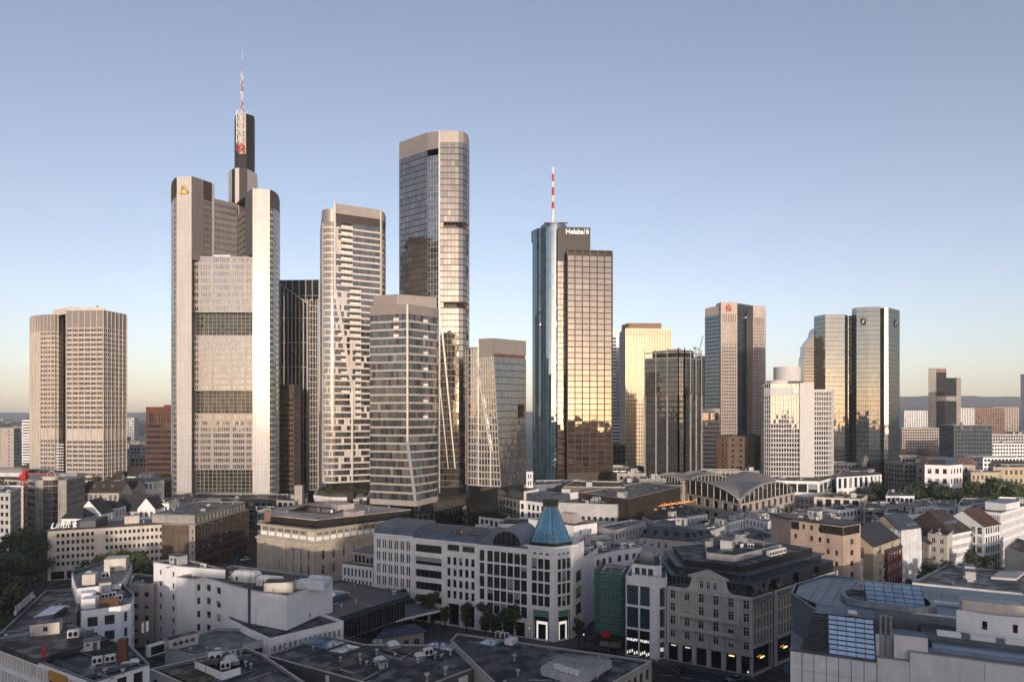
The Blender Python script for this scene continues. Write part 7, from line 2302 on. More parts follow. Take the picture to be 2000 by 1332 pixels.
 for ri, (z0, z1) in enumerate(rows):
  for f in fx:
   m = MB(); strip(m, fp(f - .04), fp(f + .04), z0 - .25, z0 - .02, 0, .22, .2)
   for s in (-1, 1): strip(m, fp(f + s * .037 - .008), fp(f + s * .037 + .008), z0, z1, 0, .12, .12)
   if ri in (1, 3):
    e0, e1, e2 = fp(f - .05, .3), fp(f + .05, .3), fp(f, .3)
    m.bar((*e0, z1 + .12), (*e2, z1 + .75), .22); m.bar((*e2, z1 + .75), (*e1, z1 + .12), .22)
   else: strip(m, fp(f - .042), fp(f + .042), z1, z1 + .28, 0, .2, .2)
   t.part("window_surround", m, "old_stone")
 for f in [.0 + i * .172 for i in range(7)]:
  m = MB(); u = min(max(f - .015, .012), .985); strip(m, fp(u - .012), fp(u + .012), gz, Z - .9, 0, .14, .14); t.part("lisene", m, "old_stone")
 # curved pediment
 gb0, gb1 = .30, .70
 m = MB()
 prof = [(.20, 0), (.235, .15), (.265, .6), (.285, 1.4), (.295, 2.4), (.30, 3.3), (.27, 3.3), (.27, 3.7), (.50, 5.6), (.73, 3.7), (.73, 3.3), (.70, 3.3), (.705, 2.4), (.715, 1.4), (.735, .6), (.765, .15), (.80, 0)]
 A = [(*fp(u, .12), Z - .1 + h) for u, h in prof]; Bk = [(*fp(u, -.7), Z - .1 + h) for u, h in prof]
 m.face(A); m.face(Bk[::-1])
 for i in range(len(A) - 1): m.face([A[i + 1], A[i], Bk[i], Bk[i + 1]])
 t.part("pediment", m, "old_stone")
 m = MB()
 for (u0, h0), (u1, h1) in (((.26, 3.75), (.5, 5.7)), ((.5, 5.7), (.74, 3.75)), ((.26, 3.6), (.74, 3.6))): m.bar((*fp(u0, .3), Z - .1 + h0), (*fp(u1, .3), Z - .1 + h1), .3)
 t.part("pediment_moulding", m, "old_stone")
 for u in (.42, .5, .58):
  me = win_mesh(1.05, 2.1, 1, 1, "white_paint", "win", .09, .02)
  e = fp(u - .024, .2); dd = d
  t.inst("window", me, Matrix(((dd.x, -nn.x, 0, e[0]), (dd.y, -nn.y, 0, e[1]), (0, 0, 1, Z + .5), (0, 0, 0, 1))))
 for f, on in zip(fx, (1, 1, 0, 0, 2, 0)):
  if on:
   m = MB(); strip(m, fp(f - .03), fp(f + .03), gz - 1.6, gz - 1.35, 0, -.8, .1); t.part("lit_strip", m, "glow_warm" if on == 2 else "glow_white")
 # dark glass storeys
 t.w.face([(*p, Z - .1) for p in P])
 t.done(["roof_dark"], name="roof_terrace")
 z1, z2 = Z + 2.9, Z + 6.0
 U1 = off(P, 3.4); U2 = off(P, 5.2)
 for U, za, zb, g in ((off(P, 1.6), Z - .1, Z + 2.6, "pane_dark"), (U1, Z + 2.6, Z + 4.6, "pane_teal")):
  t.curtain([U[0], U[1], U[2]], floors(za, zb, 1), [18, 26], band=.5, bp=.12, mull=.08, mp=.06, glass=g if False else "pane_dark", bandm="zinc_dark", mullm="zinc", maxind=44)
  m = MB(); m.prism(off(U, .06), za, zb + .02); t.part("storey_core", m, "black")
  m = MB(); m.prism(off(U, -.7), zb, zb + .3, 0, bottom=True); t.part("storey_roof", m, "zinc_dark")
 boxpart(t, "top_storey", U2, Z + 4.9, Z + 6.4, "black", "roof_dark")
 q = off(U2, 4.0)
 c0, c1 = l2(q[0], q[1], .3), l2(q[1], q[2], .1)
 R_ = [l2(q[0], q[1], .25), q[1], l2(q[1], q[2], .8), l2(q[4], q[3], .8), l2(q[4], q[3], .2)]
 for i in range(5):
  m = MB(); p, e = R_[i], R_[(i + 1) % 5]; strip(m, p, e, Z + 6.4, Z + 8.2, 0, 0, .3); t.part("roof_screen", m, "grey")
 clutter(t, R_, Z + 6.4, 8)
 for k in range(4): put(t, "air_conditioner", *l2(l2(U2[1], U2[2], .45 + k * .06), U2[4], .05), Z + 6.4, .5, 1.2)
 railing(t, [off(P, .4)[0], off(P, .4)[1]], Z, 1.0)
 # advertising column, road sign box
 p = (RP(1391, 1295, 0)[0], RP(1391, 1295, 0)[1])
 s = T("advertising_column", "round advertising column with colourful posters in front of the ornate stone front", "column", (*p, 0))
 m = MB(); m.lathe((*p, 0), [(.75, 0), (.75, 3.6)], 14); s.part("posters", m, "ad_posters")
 m = MB(); m.lathe((*p, 3.6), [(.75, 0), (.95, .05), (.95, .3), (.5, .7), (0, .8)], 14); m.lathe((*p, 0), [(.85, 0), (.85, .35), (.76, .36)], 14); s.part("cap_and_plinth", m, "copper_green")
 p = RP(1535, 1316, 0)
 s = T("poster_stand", "small blue and white poster stand beside the white panel wall", "sign", (*p, 0))
 m = MB(); m.box((p[0], p[1], 1.6), (1.5, .25, 2.6)); s.part("case", m, "dark_grey"); m = MB(); m.box((p[0], p[1] - .14, 1.6), (1.25, .04, 2.3)); s.part("poster", m, "ad_blue")
wallm("ad_posters", (0.35, 0.33, 0.30), var=.7, scale=1.4, streak=.1)
shops()

# ================================================================== big gallery building in the lower right corner
def gallery():
 Zw = 24.0
 a, b = RP(1543, 1270, Zw), RP(1713, 1294, Zw)
 u = (Vector(b) - Vector(a)).normalized(); inn = Vector((-u.y, u.x))
 def at(s, d): return (a[0] + u.x * s + inn.x * d, a[1] + u.y * s + inn.y * d)
 L = dist2(a, b)
 W, Dp = 50.0, 36.0
 t = T("gallery_building", "pale stone gallery with slanted blue glazing, zinc roof and three steel flues", "building", cen([at(0, 0), at(W, 0), at(W, Dp), at(0, Dp)]))
 body = MB()
 P = [at(0, .3), at(W, .3), at(W, Dp), at(0, Dp)]
 body.prism(P, 0, Zw - .4); t.part("wall", body, "grey")
 # stone panels of the front wall, one by one
 def panelwall(s0, s1, z0, z1, nx, nz, d=0.0):
  w, h = (s1 - s0) / nx, (z1 - z0) / nz
  b_ = MB(); b_.box((w / 2, .15, h / 2), (w - .06, .3, h - .06)); me = b_.mesh("stone_panel", ["white"])
  for i in range(nx):
   for k in range(nz):
    p = at(s0 + w * i, d); t.inst("stone_panel", me, Matrix(((u.x, inn.x, 0, p[0]), (u.y, inn.y, 0, p[1]), (0, 0, 1, z0 + h * k), (0, 0, 0, 1))))
 panelwall(0, L, 8, Zw, 7, 5)
 panelwall(L, L * 1.35, 8, Zw + .9, 1, 2)
 panelwall(L * 1.35, W, 8, Zw + 2.6, 3, 2)
 m = MB(); strip(m, at(L * 1.35, .4), at(W, .4), 0, Zw + 2.7, 0, 0, .5); strip(m, at(L, .4), at(L * 1.35, .4), 0, Zw + 1, 0, 0, .5); t.part("wall_backing", m, "grey")
 m = MB()
 for s in range(8):
  p = at(L * s / 7, -.02); m.bar((*p, 8), (*p, Zw), .07)
 t.part("rust_joints", m, "brown_tile", kind="stuff")
 m = MB(); strip(m, at(-.1, 0), at(L, 0), Zw, Zw + .22, 0, .15, .9); t.part("coping", m, "zinc")
 # slanted glazing
 s0, s1 = L * .46, L * .985
 z0, z1, d0, d1 = Zw + .1, Zw + 6.2, 1.0, 4.2
 rows, cols = 8, 5
 fr = MB()
 def S(x, y): p = at(lerp(s0, s1, x) , lerp(d0, d1, y)); return Vector((p[0], p[1], lerp(z0, z1, y)))
 for i in range(cols):
  for r in range(rows):
   m = MB(); m.face([S(i / cols, r / rows), S((i + 1) / cols, r / rows), S((i + 1) / cols, (r + 1) / rows), S(i / cols, (r + 1) / rows)]); t.part("glass_pane", m, "pane_roof")
 for i in range(cols + 1): fr.bar(S(i / cols, 0), S(i / cols, 1), .1)
 for r in range(rows + 1): fr.bar(S(0, r / rows), S(1, r / rows), .16, .2)
 t.part("glazing_bars", fr, "zinc_dark", kind="stuff")
 # louvred left flank
 for r in range(17):
  m = MB(); k = r / 17
  p, q = at(lerp(L * .12, L * .30, k), lerp(1.2, 4.0, k)), at(L * .455, lerp(1.2, 4.0, k))
  z = lerp(Zw + .2, z1, k); m.bar((*p, z), (*q, z), .28, .1); t.part("louvre", m, "zinc")
 m = MB(); m.face([(*at(L * .12, 1.6), Zw), (*at(L * .46, 1.6), Zw), (*at(L * .46, 4.6), z1), (*at(L * .30, 4.6), z1)]); m.face([(*at(L * .455, .9), Zw), (*at(L * .47, .9), Zw), (*at(L * .47, 4.4), z1 + .1), (*at(L * .455, 4.4), z1 + .1)]); t.part("louvre_backing", m, "black")
 # zinc roof
 zr = z1
 R = [at(L * .28, 4.2), at(L * 1.02, 4.2), at(L * 1.02, 5.4), at(W, 9), at(W, Dp - 2), at(L * .5, Dp - 4), at(L * .05, 20)]
 m = MB(); m.face([(*at(L * .30, 4.2), zr), (*at(L * 1.02, 4.2), zr), (*at(L * 1.0, 7), zr + .5), (*at(L * .32, 9), zr + .4)])
 q = [at(L * .30, 4.2), at(L * .32, 9), at(L * 1.0, 7), at(L * 1.3, 10), at(L * 1.2, 22), at(L * .6, 31), at(L * .15, 28), at(0, 18)]
 m.face([(*x, zr + .45) for x in (at(L * .32, 9), at(L * 1.0, 7), at(L * 1.25, 10), at(L * 1.25, 24), at(L * .9, 33), at(L * .5, 33), at(L * .1, 22), at(L * .05, 14))])
 m.face([(*at(W, 12), zr - .6), (*at(W, Dp), zr - .4), (*at(L * .9, 33), zr + .44), (*at(L * 1.25, 24), zr + .44), (*at(L * 1.25, 12), zr + .44)])
 for k in range(7):
  f = k / 6; m.bar((*at(lerp(L * .3, L * 1.0, f), 4.2), zr + .05), (*at(lerp(L * .32, L * 1.0, f), 7.5), zr + .5), .1)
 for k in range(5):
  m.bar((*at(L * .2 + k * 2.2, 9 + k), zr + .5), (*at(L * .45 + k * 2.2, 31), zr + .5), .1)
 t.part("zinc_roof", m, "zinc")
 m = MB(); e = [at(L * .30, 4.2), at(0, 14), at(L * .05, 22), at(L * .5, 33), at(L * .9, 33)]
 for p_, q_ in zip(e[:-1], e[1:]): m.face([(*p_, Zw - .4), (*q_, Zw - .4), (*q_, zr + .45), (*p_, zr + .45)]); m.bar((*p_, zr + .6), (*q_, zr + .6), .35, .3)
 t.part("roof_edge", m, "zinc")
 p = at(L * .75, 5.2); put(t, "roof_light", p[0], p[1], zr + .2, math.atan2(u.y, u.x), .9)
 # oval atrium: kerb and sloped glass
 c0 = at(L * 1.22, 15.5); kerb, gl = MB(), MB()
 ang = math.atan2(u.y, u.x)
 def ov(k, rx, ry, z):
  x_, y_ = rx * math.copysign(abs(math.cos(k)) ** .6, math.cos(k)), ry * math.copysign(abs(math.sin(k)) ** .6, math.sin(k))
  return (c0[0] + x_ * math.cos(ang) - y_ * math.sin(ang), c0[1] + x_ * math.sin(ang) + y_ * math.cos(ang), z)
 N_ = 36
 for i in range(N_):
  k0, k1 = 2 * PI * i / N_, 2 * PI * (i + 1) / N_
  kerb.face([ov(k0, 8.0, 5.4, zr + .4), ov(k1, 8.0, 5.4, zr + .4), ov(k1, 7.8, 5.2, zr + 1.4), ov(k0, 7.8, 5.2, zr + 1.4)])
  kerb.face([ov(k0, 7.8, 5.2, zr + 1.4), ov(k1, 7.8, 5.2, zr + 1.4), ov(k1, 7.0, 4.5, zr + 1.4), ov(k0, 7.0, 4.5, zr + 1.4)])
  kerb.face([ov(k0, 7.0, 4.5, zr + 1.4), ov(k1, 7.0, 4.5, zr + 1.4), ov(k1, 7.0, 4.5, zr + .46), ov(k0, 7.0, 4.5, zr + .46)])
 t.part("oval_kerb", kerb, "zinc")
 def V(x, y):
  return Vector((c0[0] + lerp(-3.6, 6.0, x) * math.cos(ang) - lerp(-3.2, 3.4, y) * math.sin(ang), c0[1] + lerp(-3.6, 6.0, x) * math.sin(ang) + lerp(-3.2, 3.4, y) * math.cos(ang), zr + .7 + 2.6 * y))
 fr = MB()
 for i in range(6):
  for r in range(5):
   m = MB(); m.face([V(i / 6, r / 5), V((i + 1) / 6, r / 5), V((i + 1) / 6, (r + 1) / 5), V(i / 6, (r + 1) / 5)]); t.part("atrium_pane", m, "pane_roof")
 for i in range(7): fr.bar(V(i / 6, 0), V(i / 6, 1), .1)
 for r in range(6): fr.bar(V(0, r / 5), V(1, r / 5), .14)
 t.part("atrium_bars", fr, "zinc_dark", kind="stuff")
 m = MB(); m.face([V(0, 1), V(1, 1), V(1, 1) - Vector((0, 0, 2.9)), V(0, 1) - Vector((0, 0, 2.9))]); m.face([V(0, 0), V(0, 1), V(0, 1) - Vector((0, 0, 2.9))]); m.face([V(1, 0), V(1, 1), V(1, 1) - Vector((0, 0, 2.9))]); t.part("atrium_side", m, "zinc_dark")
 for r in range(7):
  m = MB(); k = r / 7; pa, pb = V(-.45 + k * .3, k), V(-.02, k); m.bar(pa, pb, .3, .12); t.part("louvre", m, "zinc_dark")
 # flues and blank blocks
 for s, d in ((L * 1.045, 1.2), (L * 1.105, 1.6), (L * 1.155, 1.2)):
  p = at(s, d); m = MB(); m.tube((*p, Zw - 3.5), (*p, Zw + 7.6), .17, 10); m.lathe((*p, Zw + 7.6), [(.17, 0), (.3, .1), (.3, .3), (0, .45)], 10); t.part("flue", m, "alu")
 def blk(nm, s0_, s1_, d0_, d1_, z0_, z1_, mt, rf="zinc"): return boxpart(t, nm, [at(s0_, d0_), at(s1_, d0_), at(s1_, d1_), at(s0_, d1_)], z0_, z1_, mt, rf)
 blk("stone_block", L * 1.19, L * 1.55, 1.0, 4.4, Zw - 1, Zw + 5.0, "white")
 blk("stone_block", L * 1.0, L * 1.15, 2.2, 5.0, Zw - 1, Zw + 4.3, "white")
 blk("stone_block", L * 1.56, L * 1.62, .6, 3.0, Zw - 1, Zw + 2.2, "white")
 blk("clerestory", L * 1.62, W, 3.2, 5.0, Zw, Zw + 3.7, "pane_roof", "zinc")
 blk("zinc_deck", L * 1.55, W, 1.0, 3.2, Zw, Zw + 2.9, "zinc")
 blk("zinc_deck", L * 1.55, W, 5.0, 12, Zw, Zw + 4.4, "zinc")
 for k in range(3): blk("roof_bench", L * (1.7 + k * .35), L * (1.95 + k * .35), 5.4, 6.4, Zw + 4.4, Zw + 5.2, "white_plain", "white_plain")
 m = MB(); n_ = 14
 pts = [at(L * 1.95 + 7.5 * math.sin(i / n_ * PI * .5) * (1 if True else 0), 9.5 + 5.5 * (1 - math.cos(i / n_ * PI * .5))) for i in range(n_ + 1)]
 pts = [at(L * 1.95 + 12 * i / n_, 8.2 + 3.0 * (1 - math.cos((i / n_ - .5) * PI)) * .4) for i in range(n_ + 1)]
 for p_, q_ in zip(pts[:-1], pts[1:]): strip(m, p_, q_, Zw + 4.2, Zw + 8.2, 0, 0, .4)
 t.part("curved_wall", m, "white_plain")
 for i in (4, 9):
  m = MB(); strip(m, l2(pts[i], pts[i + 1], .2), l2(pts[i], pts[i + 1], 1.0), Zw + 5.6, Zw + 7.0, 0, .05, .05); t.part("window", m, "win_dark")
 blk("cooling_unit", L * 2.05, L * 2.7, 12.0, 15, Zw + 6, Zw + 9.4, "cream", "pale_grey")
 for k in range(4): put(t, "vent_pipe", *at(L * .95 + k * 2.4, 25 - k), zr + .45)
 for k in range(3): blk("roof_bench", L * (1.8 + k * .5), L * (2.2 + k * .5), 19, 20, zr - .2, zr + .7, "white_plain", "white_plain")
 railing(t, [at(L * 1.35, 24), at(W, 22)], zr + .2, 1.1)
 # red figure leaning over the parapet
 return
gallery()
# ================================================================== LEFT AND CENTRE FOREGROUND
def foreground():
 WB = dict(fm="dark_grey", gm="win_office", jm="pane_dark", nv=1, fw=.08)
 # long stepped white building running back along the left street
 Z = 20
 P = [RP(158, 1191, Z), RP(236, 1182, Z), RP(256, 1176, Z), RP(262, 1160, Z), RP(236, 1135, Z), RP(160, 1150, Z)]
 t = bld("white stepped block with large dark windows and a rounded roof room in the left foreground", None, Z, "white_plain", plan=P, ws=WB, nf=5, bw=3.6, ww=.6, wh=.62, sill=.15, roof="roof_dark", n=4, rec=.4, cop="zinc")
 m = MB(); c = RP(173, 1172, Z); m.prism(rect(RP(158, 1180, Z + 1), RP(186, 1178, Z + 1), 3), Z - .5, Z + 2.2); m.lathe((*c, Z), [(1.6, 0), (1.6, 2.2), (0, 2.3)], 14); t.part("rounded_roof_room", m, "white_plain")
 boxpart(t, "timber_screen", rect(RP(193, 1179, Z + 1), RP(232, 1172, Z + 1), .3), Z - .5, Z + 1.9, "wood")
 for x, y in ((205, 1165), (220, 1162), (232, 1168)): put(t, "air_conditioner", *RP(x, y, Z), Z - .6, .4)
 P = [RP(150, 1148, 21), RP(236, 1138, 21), RP(258, 1098, 21), RP(212, 1092, 21), RP(140, 1116, 21)]
 t = bld("white rear block with a zinc roof and a beige stair house in the left foreground", None, 21, "white_plain", plan=P, ws=WB, nf=6, bw=3.2, ww=.42, wh=.5, roof="zinc_dark", n=9, cop="zinc")
 boxpart(t, "stair_house", rect(RP(203, 1106, 22), RP(246, 1103, 22), 5), 20.4, 24, "cream")
 boxpart(t, "stair_house", rect(RP(160, 1133, 22), RP(186, 1131, 22), 3), 20.4, 23.4, "cream")
 # brown terrace along the street with a letter frame
 P = [RP(-10, 1245, 17), RP(62, 1238, 17), RP(150, 1196, 17), RP(156, 1150, 17), RP(90, 1152, 17)]
 t = bld("brown paved terrace roof along the dark street in the left foreground", None, 17, "pale_grey", plan=P, ws=WB, nf=5, bw=3, roof="roof_brown", n=2, cop="zinc", kinds=["vent_pipe", "roof_light"])
 boxpart(t, "pale_roof_sheet", [RP(64, 1206, 17.5), RP(104, 1200, 17.5), RP(132, 1182, 17.5), RP(100, 1184, 17.5)], 16.4, 17.6, "zinc", "foil")
 a, b = RP(30, 1200, 17), RP(66, 1168, 17)
 s = T("sign_frame", "row of blank sign letters seen from behind on the terrace edge", "sign", (*a, 17))
 m = MB()
 for k in range(7): e, f = l2(a, b, k / 7), l2(a, b, (k + .7) / 7); m.face([(*e, 17.3), (*f, 17.3), (*f, 19), (*e, 19)]); m.bar((*e, 17), (*e, 19.1), .1); m.bar((*f, 17), (*f, 19.1), .1); m.bar((*e, 19), (*f, 19), .1); m.bar((*e, 17.3), (*f, 17.3), .1)
 s.part("letter_backs", m, "pale_grey", kind="stuff"); m = MB(); m.bar((*a, 17.25), (*b, 17.25), .15); s.part("rail", m, "zinc")
 for k in range(3): m = MB(); e = l2(a, b, k / 2); m.lathe((*e, 17), [(.3, 0), (.3, .9), (0, 1.1)], 8); s.part("lamp_housing", m, "cream")
 # corner block with the brown roof, the red figure and the orange chimney
 Z = 20
 A0, B0, C0 = RP(-40, 1248, Z), RP(182, 1331, Z), RP(292, 1296, Z)
 P = [A0, B0, C0, RP(258, 1262, Z), RP(150, 1228, Z), RP(15, 1232, Z)]
 t = T("office_building", "corner block with white columns, yellow blinds and a dark roof in the lower left corner", "building", cen(P))
 t.facade(P[0], P[1], 0, 16.2, nf=4, bw=1.3, ww=.55, wh=.72, sill=.14, ml=.3, mr=1.0, rec=.4, top=.2, style=SL)
 L = dist2(P[0], P[1])
 t.facade(P[0], P[1], 16.2, Z, nf=1, nb=int(L / 1.3), ww=.78, wh=.74, sill=.08, rec=.45, top=.5, style=dict(fm="cream", gm="win_tan", jm="pane", nv=0, fw=.05))
 t.facade(P[1], P[2], 0, Z, nf=5, bw=2.6, ww=.6, wh=.6, rec=.3, style=WB)
 for i in (2, 3, 4, 5): t.wall(P[i], P[(i + 1) % 6], 0, Z, None, None)
 t.done(["white_plain"]); t.roof(P, Z, "roof_dark", .5, .4, "zinc")
 U = [RP(-20, 1252, Z + .6), RP(72, 1286, Z + .6), RP(214, 1247, Z + .6), RP(132, 1214, Z + .6), RP(20, 1236, Z + .6)]
 m = MB(); m.prism(U, Z - .5, Z + .6); t.part("raised_roof", m, "roof_brown")
 p, q = l2(P[0], P[1], .66), l2(P[0], P[1], .80)
 for z in (16.6, 12.6):
  m = MB(); strip(m, p, q, z + .9, z + 2.6, 0, .3, .35); t.part("yellow_blind", m, "awning")
  m = MB(); strip(m, p, q, z - .6, z + .9, 0, .06, .1); t.part("loggia", m, "win_dark")
 boxpart(t, "brick_chimney", rect(RP(229, 1285, Z + 1), RP(246, 1284, Z + 1), 1.2), Z - .5, Z + 4.4, "red_brick")
 boxpart(t, "roof_house", rect(RP(58, 1238, Z + 1.2), RP(116, 1231, Z + 1.2), 3.2), Z, Z + 3.0, "cream", "roof_brown")
 e = rect(RP(58, 1238, Z + 1.2), RP(116, 1231, Z + 1.2), 3.2); m = MB(); strip(m, l2(e[0], e[1], .45), l2(e[0], e[1], .6), Z + 1.4, Z + 2.3, 0, .04, .05); t.part("small_window", m, "win_dark")
 put(t, "air_conditioner", *RP(144, 1246, Z + .6), Z + .6, .3, 1.2)
 for x, y, k in ((158, 1248, "duct"), (155, 1266, "roof_light"), (180, 1262, "roof_hut"), (190, 1292, "air_conditioner"), (215, 1288, "air_conditioner"), (245, 1296, "roof_light"), (226, 1306, "duct"), (205, 1312, "vent_pipe"), (262, 1290, "roof_light"), (240, 1312, "vent_pipe"), (30, 1258, "duct"), (12, 1254, "vent_pipe")):
  put(t, k, *RP(x, y, Z), Z - (.5 if x > 150 and y > 1255 else -.6), .5, .8 if k == "roof_hut" else 1)
 clutter(t, P, Z - .5, 16, ["roof_patch", "cable_tray", "walkway", "vent_pipe"]); railing(t, [RP(108, 1296, Z), RP(182, 1328, Z), RP(262, 1303, Z)], Z, 1.0, 1.5)
 # antenna mast
 X = RP(284, 1300, 17); s = T("antenna_mast", "dark mobile phone mast with two white antenna panels in the left foreground", "mast", (*X, 14))
 m = MB(); m.tube((*X, 14), (*X, 25.4), .12); s.part("mast", m, "dark_grey")
 for dx, z in ((-.4, 24.6), (.45, 24.9)): m = MB(); m.box((X[0] + dx, X[1] - .1, z), (.38, .3, 2.0)); s.part("antenna_panel", m, "white_paint")
 # red figure
 p = RP(86, 1285, Z + .6); s = T("statue", "red standing human figure on the roof edge in the lower left corner", "statue", (*p, Z + .6))
 v = [(0, 0, 1.0), (0, 0, 1.55), (0, .02, 1.78), (0, -.03, 2.0), (.25, 0, 1.55), (.32, -.12, 1.2), (.12, -.3, 1.05), (-.25, 0, 1.55), (-.33, -.05, 1.2), (-.3, -.15, .9), (.14, 0, .95), (.16, -.03, .5), (.18, .02, .06), (.18, -.15, .03), (-.14, 0, .95), (-.17, .02, .5), (-.18, .05, .06), (-.18, -.12, .03)]
 ed = [(0, 1), (1, 2), (2, 3), (1, 4), (4, 5), (5, 6), (1, 7), (7, 8), (8, 9), (0, 10), (10, 11), (11, 12), (12, 13), (0, 14), (14, 15), (15, 16), (16, 17)]
 me = bpy.data.meshes.new("figure"); me.from_pydata([(x * 1.15, y * 1.15, z * 1.15) for x, y, z in v], ed, []); me.materials.append(MATS["red_paint"])
 o = link("figure", me, s.o); o.modifiers.new("skin", 'SKIN'); o.modifiers.new("sub", 'SUBSURF').levels = 1; o.modifiers["sub"].render_levels = 2
 rad = [.2, .24, .11, .17, .11, .09, .07, .11, .09, .07, .13, .11, .08, .06, .13, .11, .08, .06]
 for i, r in enumerate(rad): me.skin_vertices[0].data[i].radius = (r, r); me.skin_vertices[0].data[i].use_root = i == 0
 # white walled block
 Z = 22
 W = [RP(345, 1126, Z), RP(380, 1131, Z), RP(397, 1127, Z), RP(439, 1138, Z), RP(486, 1151, Z), RP(560, 1163, Z)]
 back = [RP(650, 1128, Z), RP(455, 1104, Z)]
 P = W + back
 t = T("office_building", "white blank walled block with one column of paired windows and roof ducts", "building", cen(P))
 wb = dict(fm="dark_grey", gm="win", jm="pane", nv=1, fw=.06)
 for i in range(len(P)):
  a, b = P[i], P[(i + 1) % len(P)]
  if i == 1: t.facade(a, b, 3, Z, nf=5, nb=1, ww=.46, wh=.5, ml=.2, mr=.2, rec=.3, top=.8, style=wb)
  elif i == 2: t.facade(a, b, 3, Z, nf=5, nb=2, ww=.42, wh=.5, ml=.2, mr=.4, rec=.3, top=.8, style=wb)
  else: t.wall(a, b, 0 if i not in (1, 2) else 3, Z, None, None)
 t.wall(W[1], W[2], 0, 3, None, None); t.wall(W[2], W[3], 0, 3, None, None)
 t.done(["white_plain"]); t.roof(P, Z, "roof_brown", .5)
 a, b = W[4], l2(W[4], W[5], .05); m = MB(); strip(m, a, b, 6, Z + .5, 0, .3, .35); t.part("downpipe", m, "zinc_dark")
 # wrapped roof ducts: rounded foil bodies
 for x0, x1, y, w, h in ((452, 498, 1128, 3.0, 2.8), (500, 545, 1136, 2.6, 2.4), (575, 632, 1142, 3.2, 2.2), (600, 640, 1132, 2.4, 2.0)):
  p, q = RP(x0, y, Z + .5), RP(x1, y + 3, Z + .5); Q_ = rect(p, q, w); m = MB()
  m.prism(Q_, Z - .5, Z - .5 + h * .7); m.loft(Q_, Z - .5 + h * .7, off(Q_, .5), Z - .5 + h, 0, 0)
  for k in range(1, 5): m.bar((*l2(Q_[0], Q_[1], k / 5), Z - .5), (*l2(Q_[0], Q_[1], k / 5), Z - .5 + h * .75), .12)
  t.part("roof_duct", m, "foil")
 boxpart(t, "plant_house", rect(RP(515, 1148, Z + 1), RP(572, 1146, Z + 1), 4.5), Z - .5, Z + 2.2, "cream", "roof_brown")
 boxpart(t, "plant_house", rect(RP(405, 1112, Z + 1), RP(440, 1110, Z + 1), 3), Z - .5, Z + 1.2, "brown_brick")
 clutter(t, [RP(420, 1130, Z), RP(500, 1148, Z), RP(560, 1135, Z), RP(460, 1112, Z)], Z - .5, 16, ["vent_pipe", "vent_pipe", "air_conditioner", "dish", "lightning_rod"])
 railing(t, [RP(440, 1136, Z), RP(534, 1156, Z)], Z - .2, 1.0, 1.2)
 P = [RP(300, 1097, 24), RP(352, 1105, 24), RP(440, 1112, 24), RP(385, 1096, 24), RP(345, 1090, 24)]
 t = T("apartment_building", "tall white block end with one column of small windows left of the blank white walls", "building", cen(P))
 t.facade(P[0], P[1], 0, 24, nf=7, nb=2, ww=.16, wh=.44, ml=.3, mr=.2, rec=.3, top=1, style=wb)
 for i in range(1, 5): t.wall(P[i], P[(i + 1) % 5], 0, 24, None, None)
 t.done(["white_plain"]); t.roof(P, 24, "roof_dark", .5); clutter(t, P, 23.5, 6)
 P = [RP(252, 1140, 18), RP(300, 1142, 18), RP(312, 1124, 18), RP(262, 1120, 18)]
 bld("low beige link with square windows between the two white foreground blocks", None, 18, "rose_stone", plan=P, ws=wb, nf=5, nb=2, ww=.42, wh=.42, n=1)
 # dark flat roofs in the middle
 Z = 13
 P = [RP(322, 1264, Z), RP(376, 1280, Z), RP(527, 1246, Z), RP(470, 1227, Z), RP(420, 1226, Z)]
 t = bld("low dark flat roof carrying a long cabinet with four fans", None, Z, "pale_grey", plan=P, ws=WB, nf=3, bw=4, roof="roof_grey", n=2, opts={0: None}, wmats=["pale_grey"], kinds=["lightning_rod", "vent_pipe"])
 a, b = RP(330, 1262, Z + .6), RP(388, 1247, Z + .6)
 Q_ = rect(a, b, 2.6); boxpart(t, "fan_cabinet", Q_, Z - .5, Z + 2.0, "cream", "roof_dark")
 for k in range(4):
  e = l2(a, b, .2 + k * .2)
  m = MB(); m.lathe((0, 0, 0), [(0, .05), (.5, .05), (.5, 0)], 14); m.box((0, 0, .07), (.9, .1, .04)); m.box((0, 0, .07), (.1, .9, .04))
  t.inst("fan", m.mesh("fan", ["dark_grey"]), facing(a, b, (e[0], e[1] - .03, Z + .8)))
 boxpart(t, "condenser", rect(RP(291, 1272, Z + 1), RP(323, 1262, Z + 1), 1.6), Z - .3, Z + 2.0, "white_paint")
 e = rect(RP(291, 1272, Z + 1), RP(323, 1262, Z + 1), 1.6); m = MB(); strip(m, l2(e[0], e[1], .12), l2(e[0], e[1], .94), Z, Z + 1.8, 0, .04, .05); t.part("condenser_grille", m, "black")
 P = [RP(527, 1247, 14), RP(671, 1212, 14), RP(612, 1192, 14), RP(500, 1172, 14), RP(440, 1205, 14), RP(480, 1226, 14)]
 t = bld("long low white building with a row of double windows and air conditioners", None, 14, "white_plain", plan=P, ws=WX, nf=4, nb=14, ww=.5, wh=.62, sill=.1, top=1.0, roof="roof_dark", n=4, cop="white_plain")
 for x, y in ((570, 1206), (584, 1208), (598, 1205)): put(t, "air_conditioner", *RP(x, y, 14), 13.4, .4, 1.5)
 boxpart(t, "white_shed", rect(RP(522, 1204, 15), RP(548, 1208, 15), 5), 13.4, 16.6, "white_plain", "roof_dark"); railing(t, [RP(608, 1216, 14), RP(632, 1210, 14)], 13.5, 1.1, 1.2)
 # green roof with the machine enclosure
 Z = 15
 P = [RP(292, 1306, Z), RP(420, 1362, Z), RP(600, 1335, Z), RP(512, 1276, Z), RP(480, 1264, Z)]
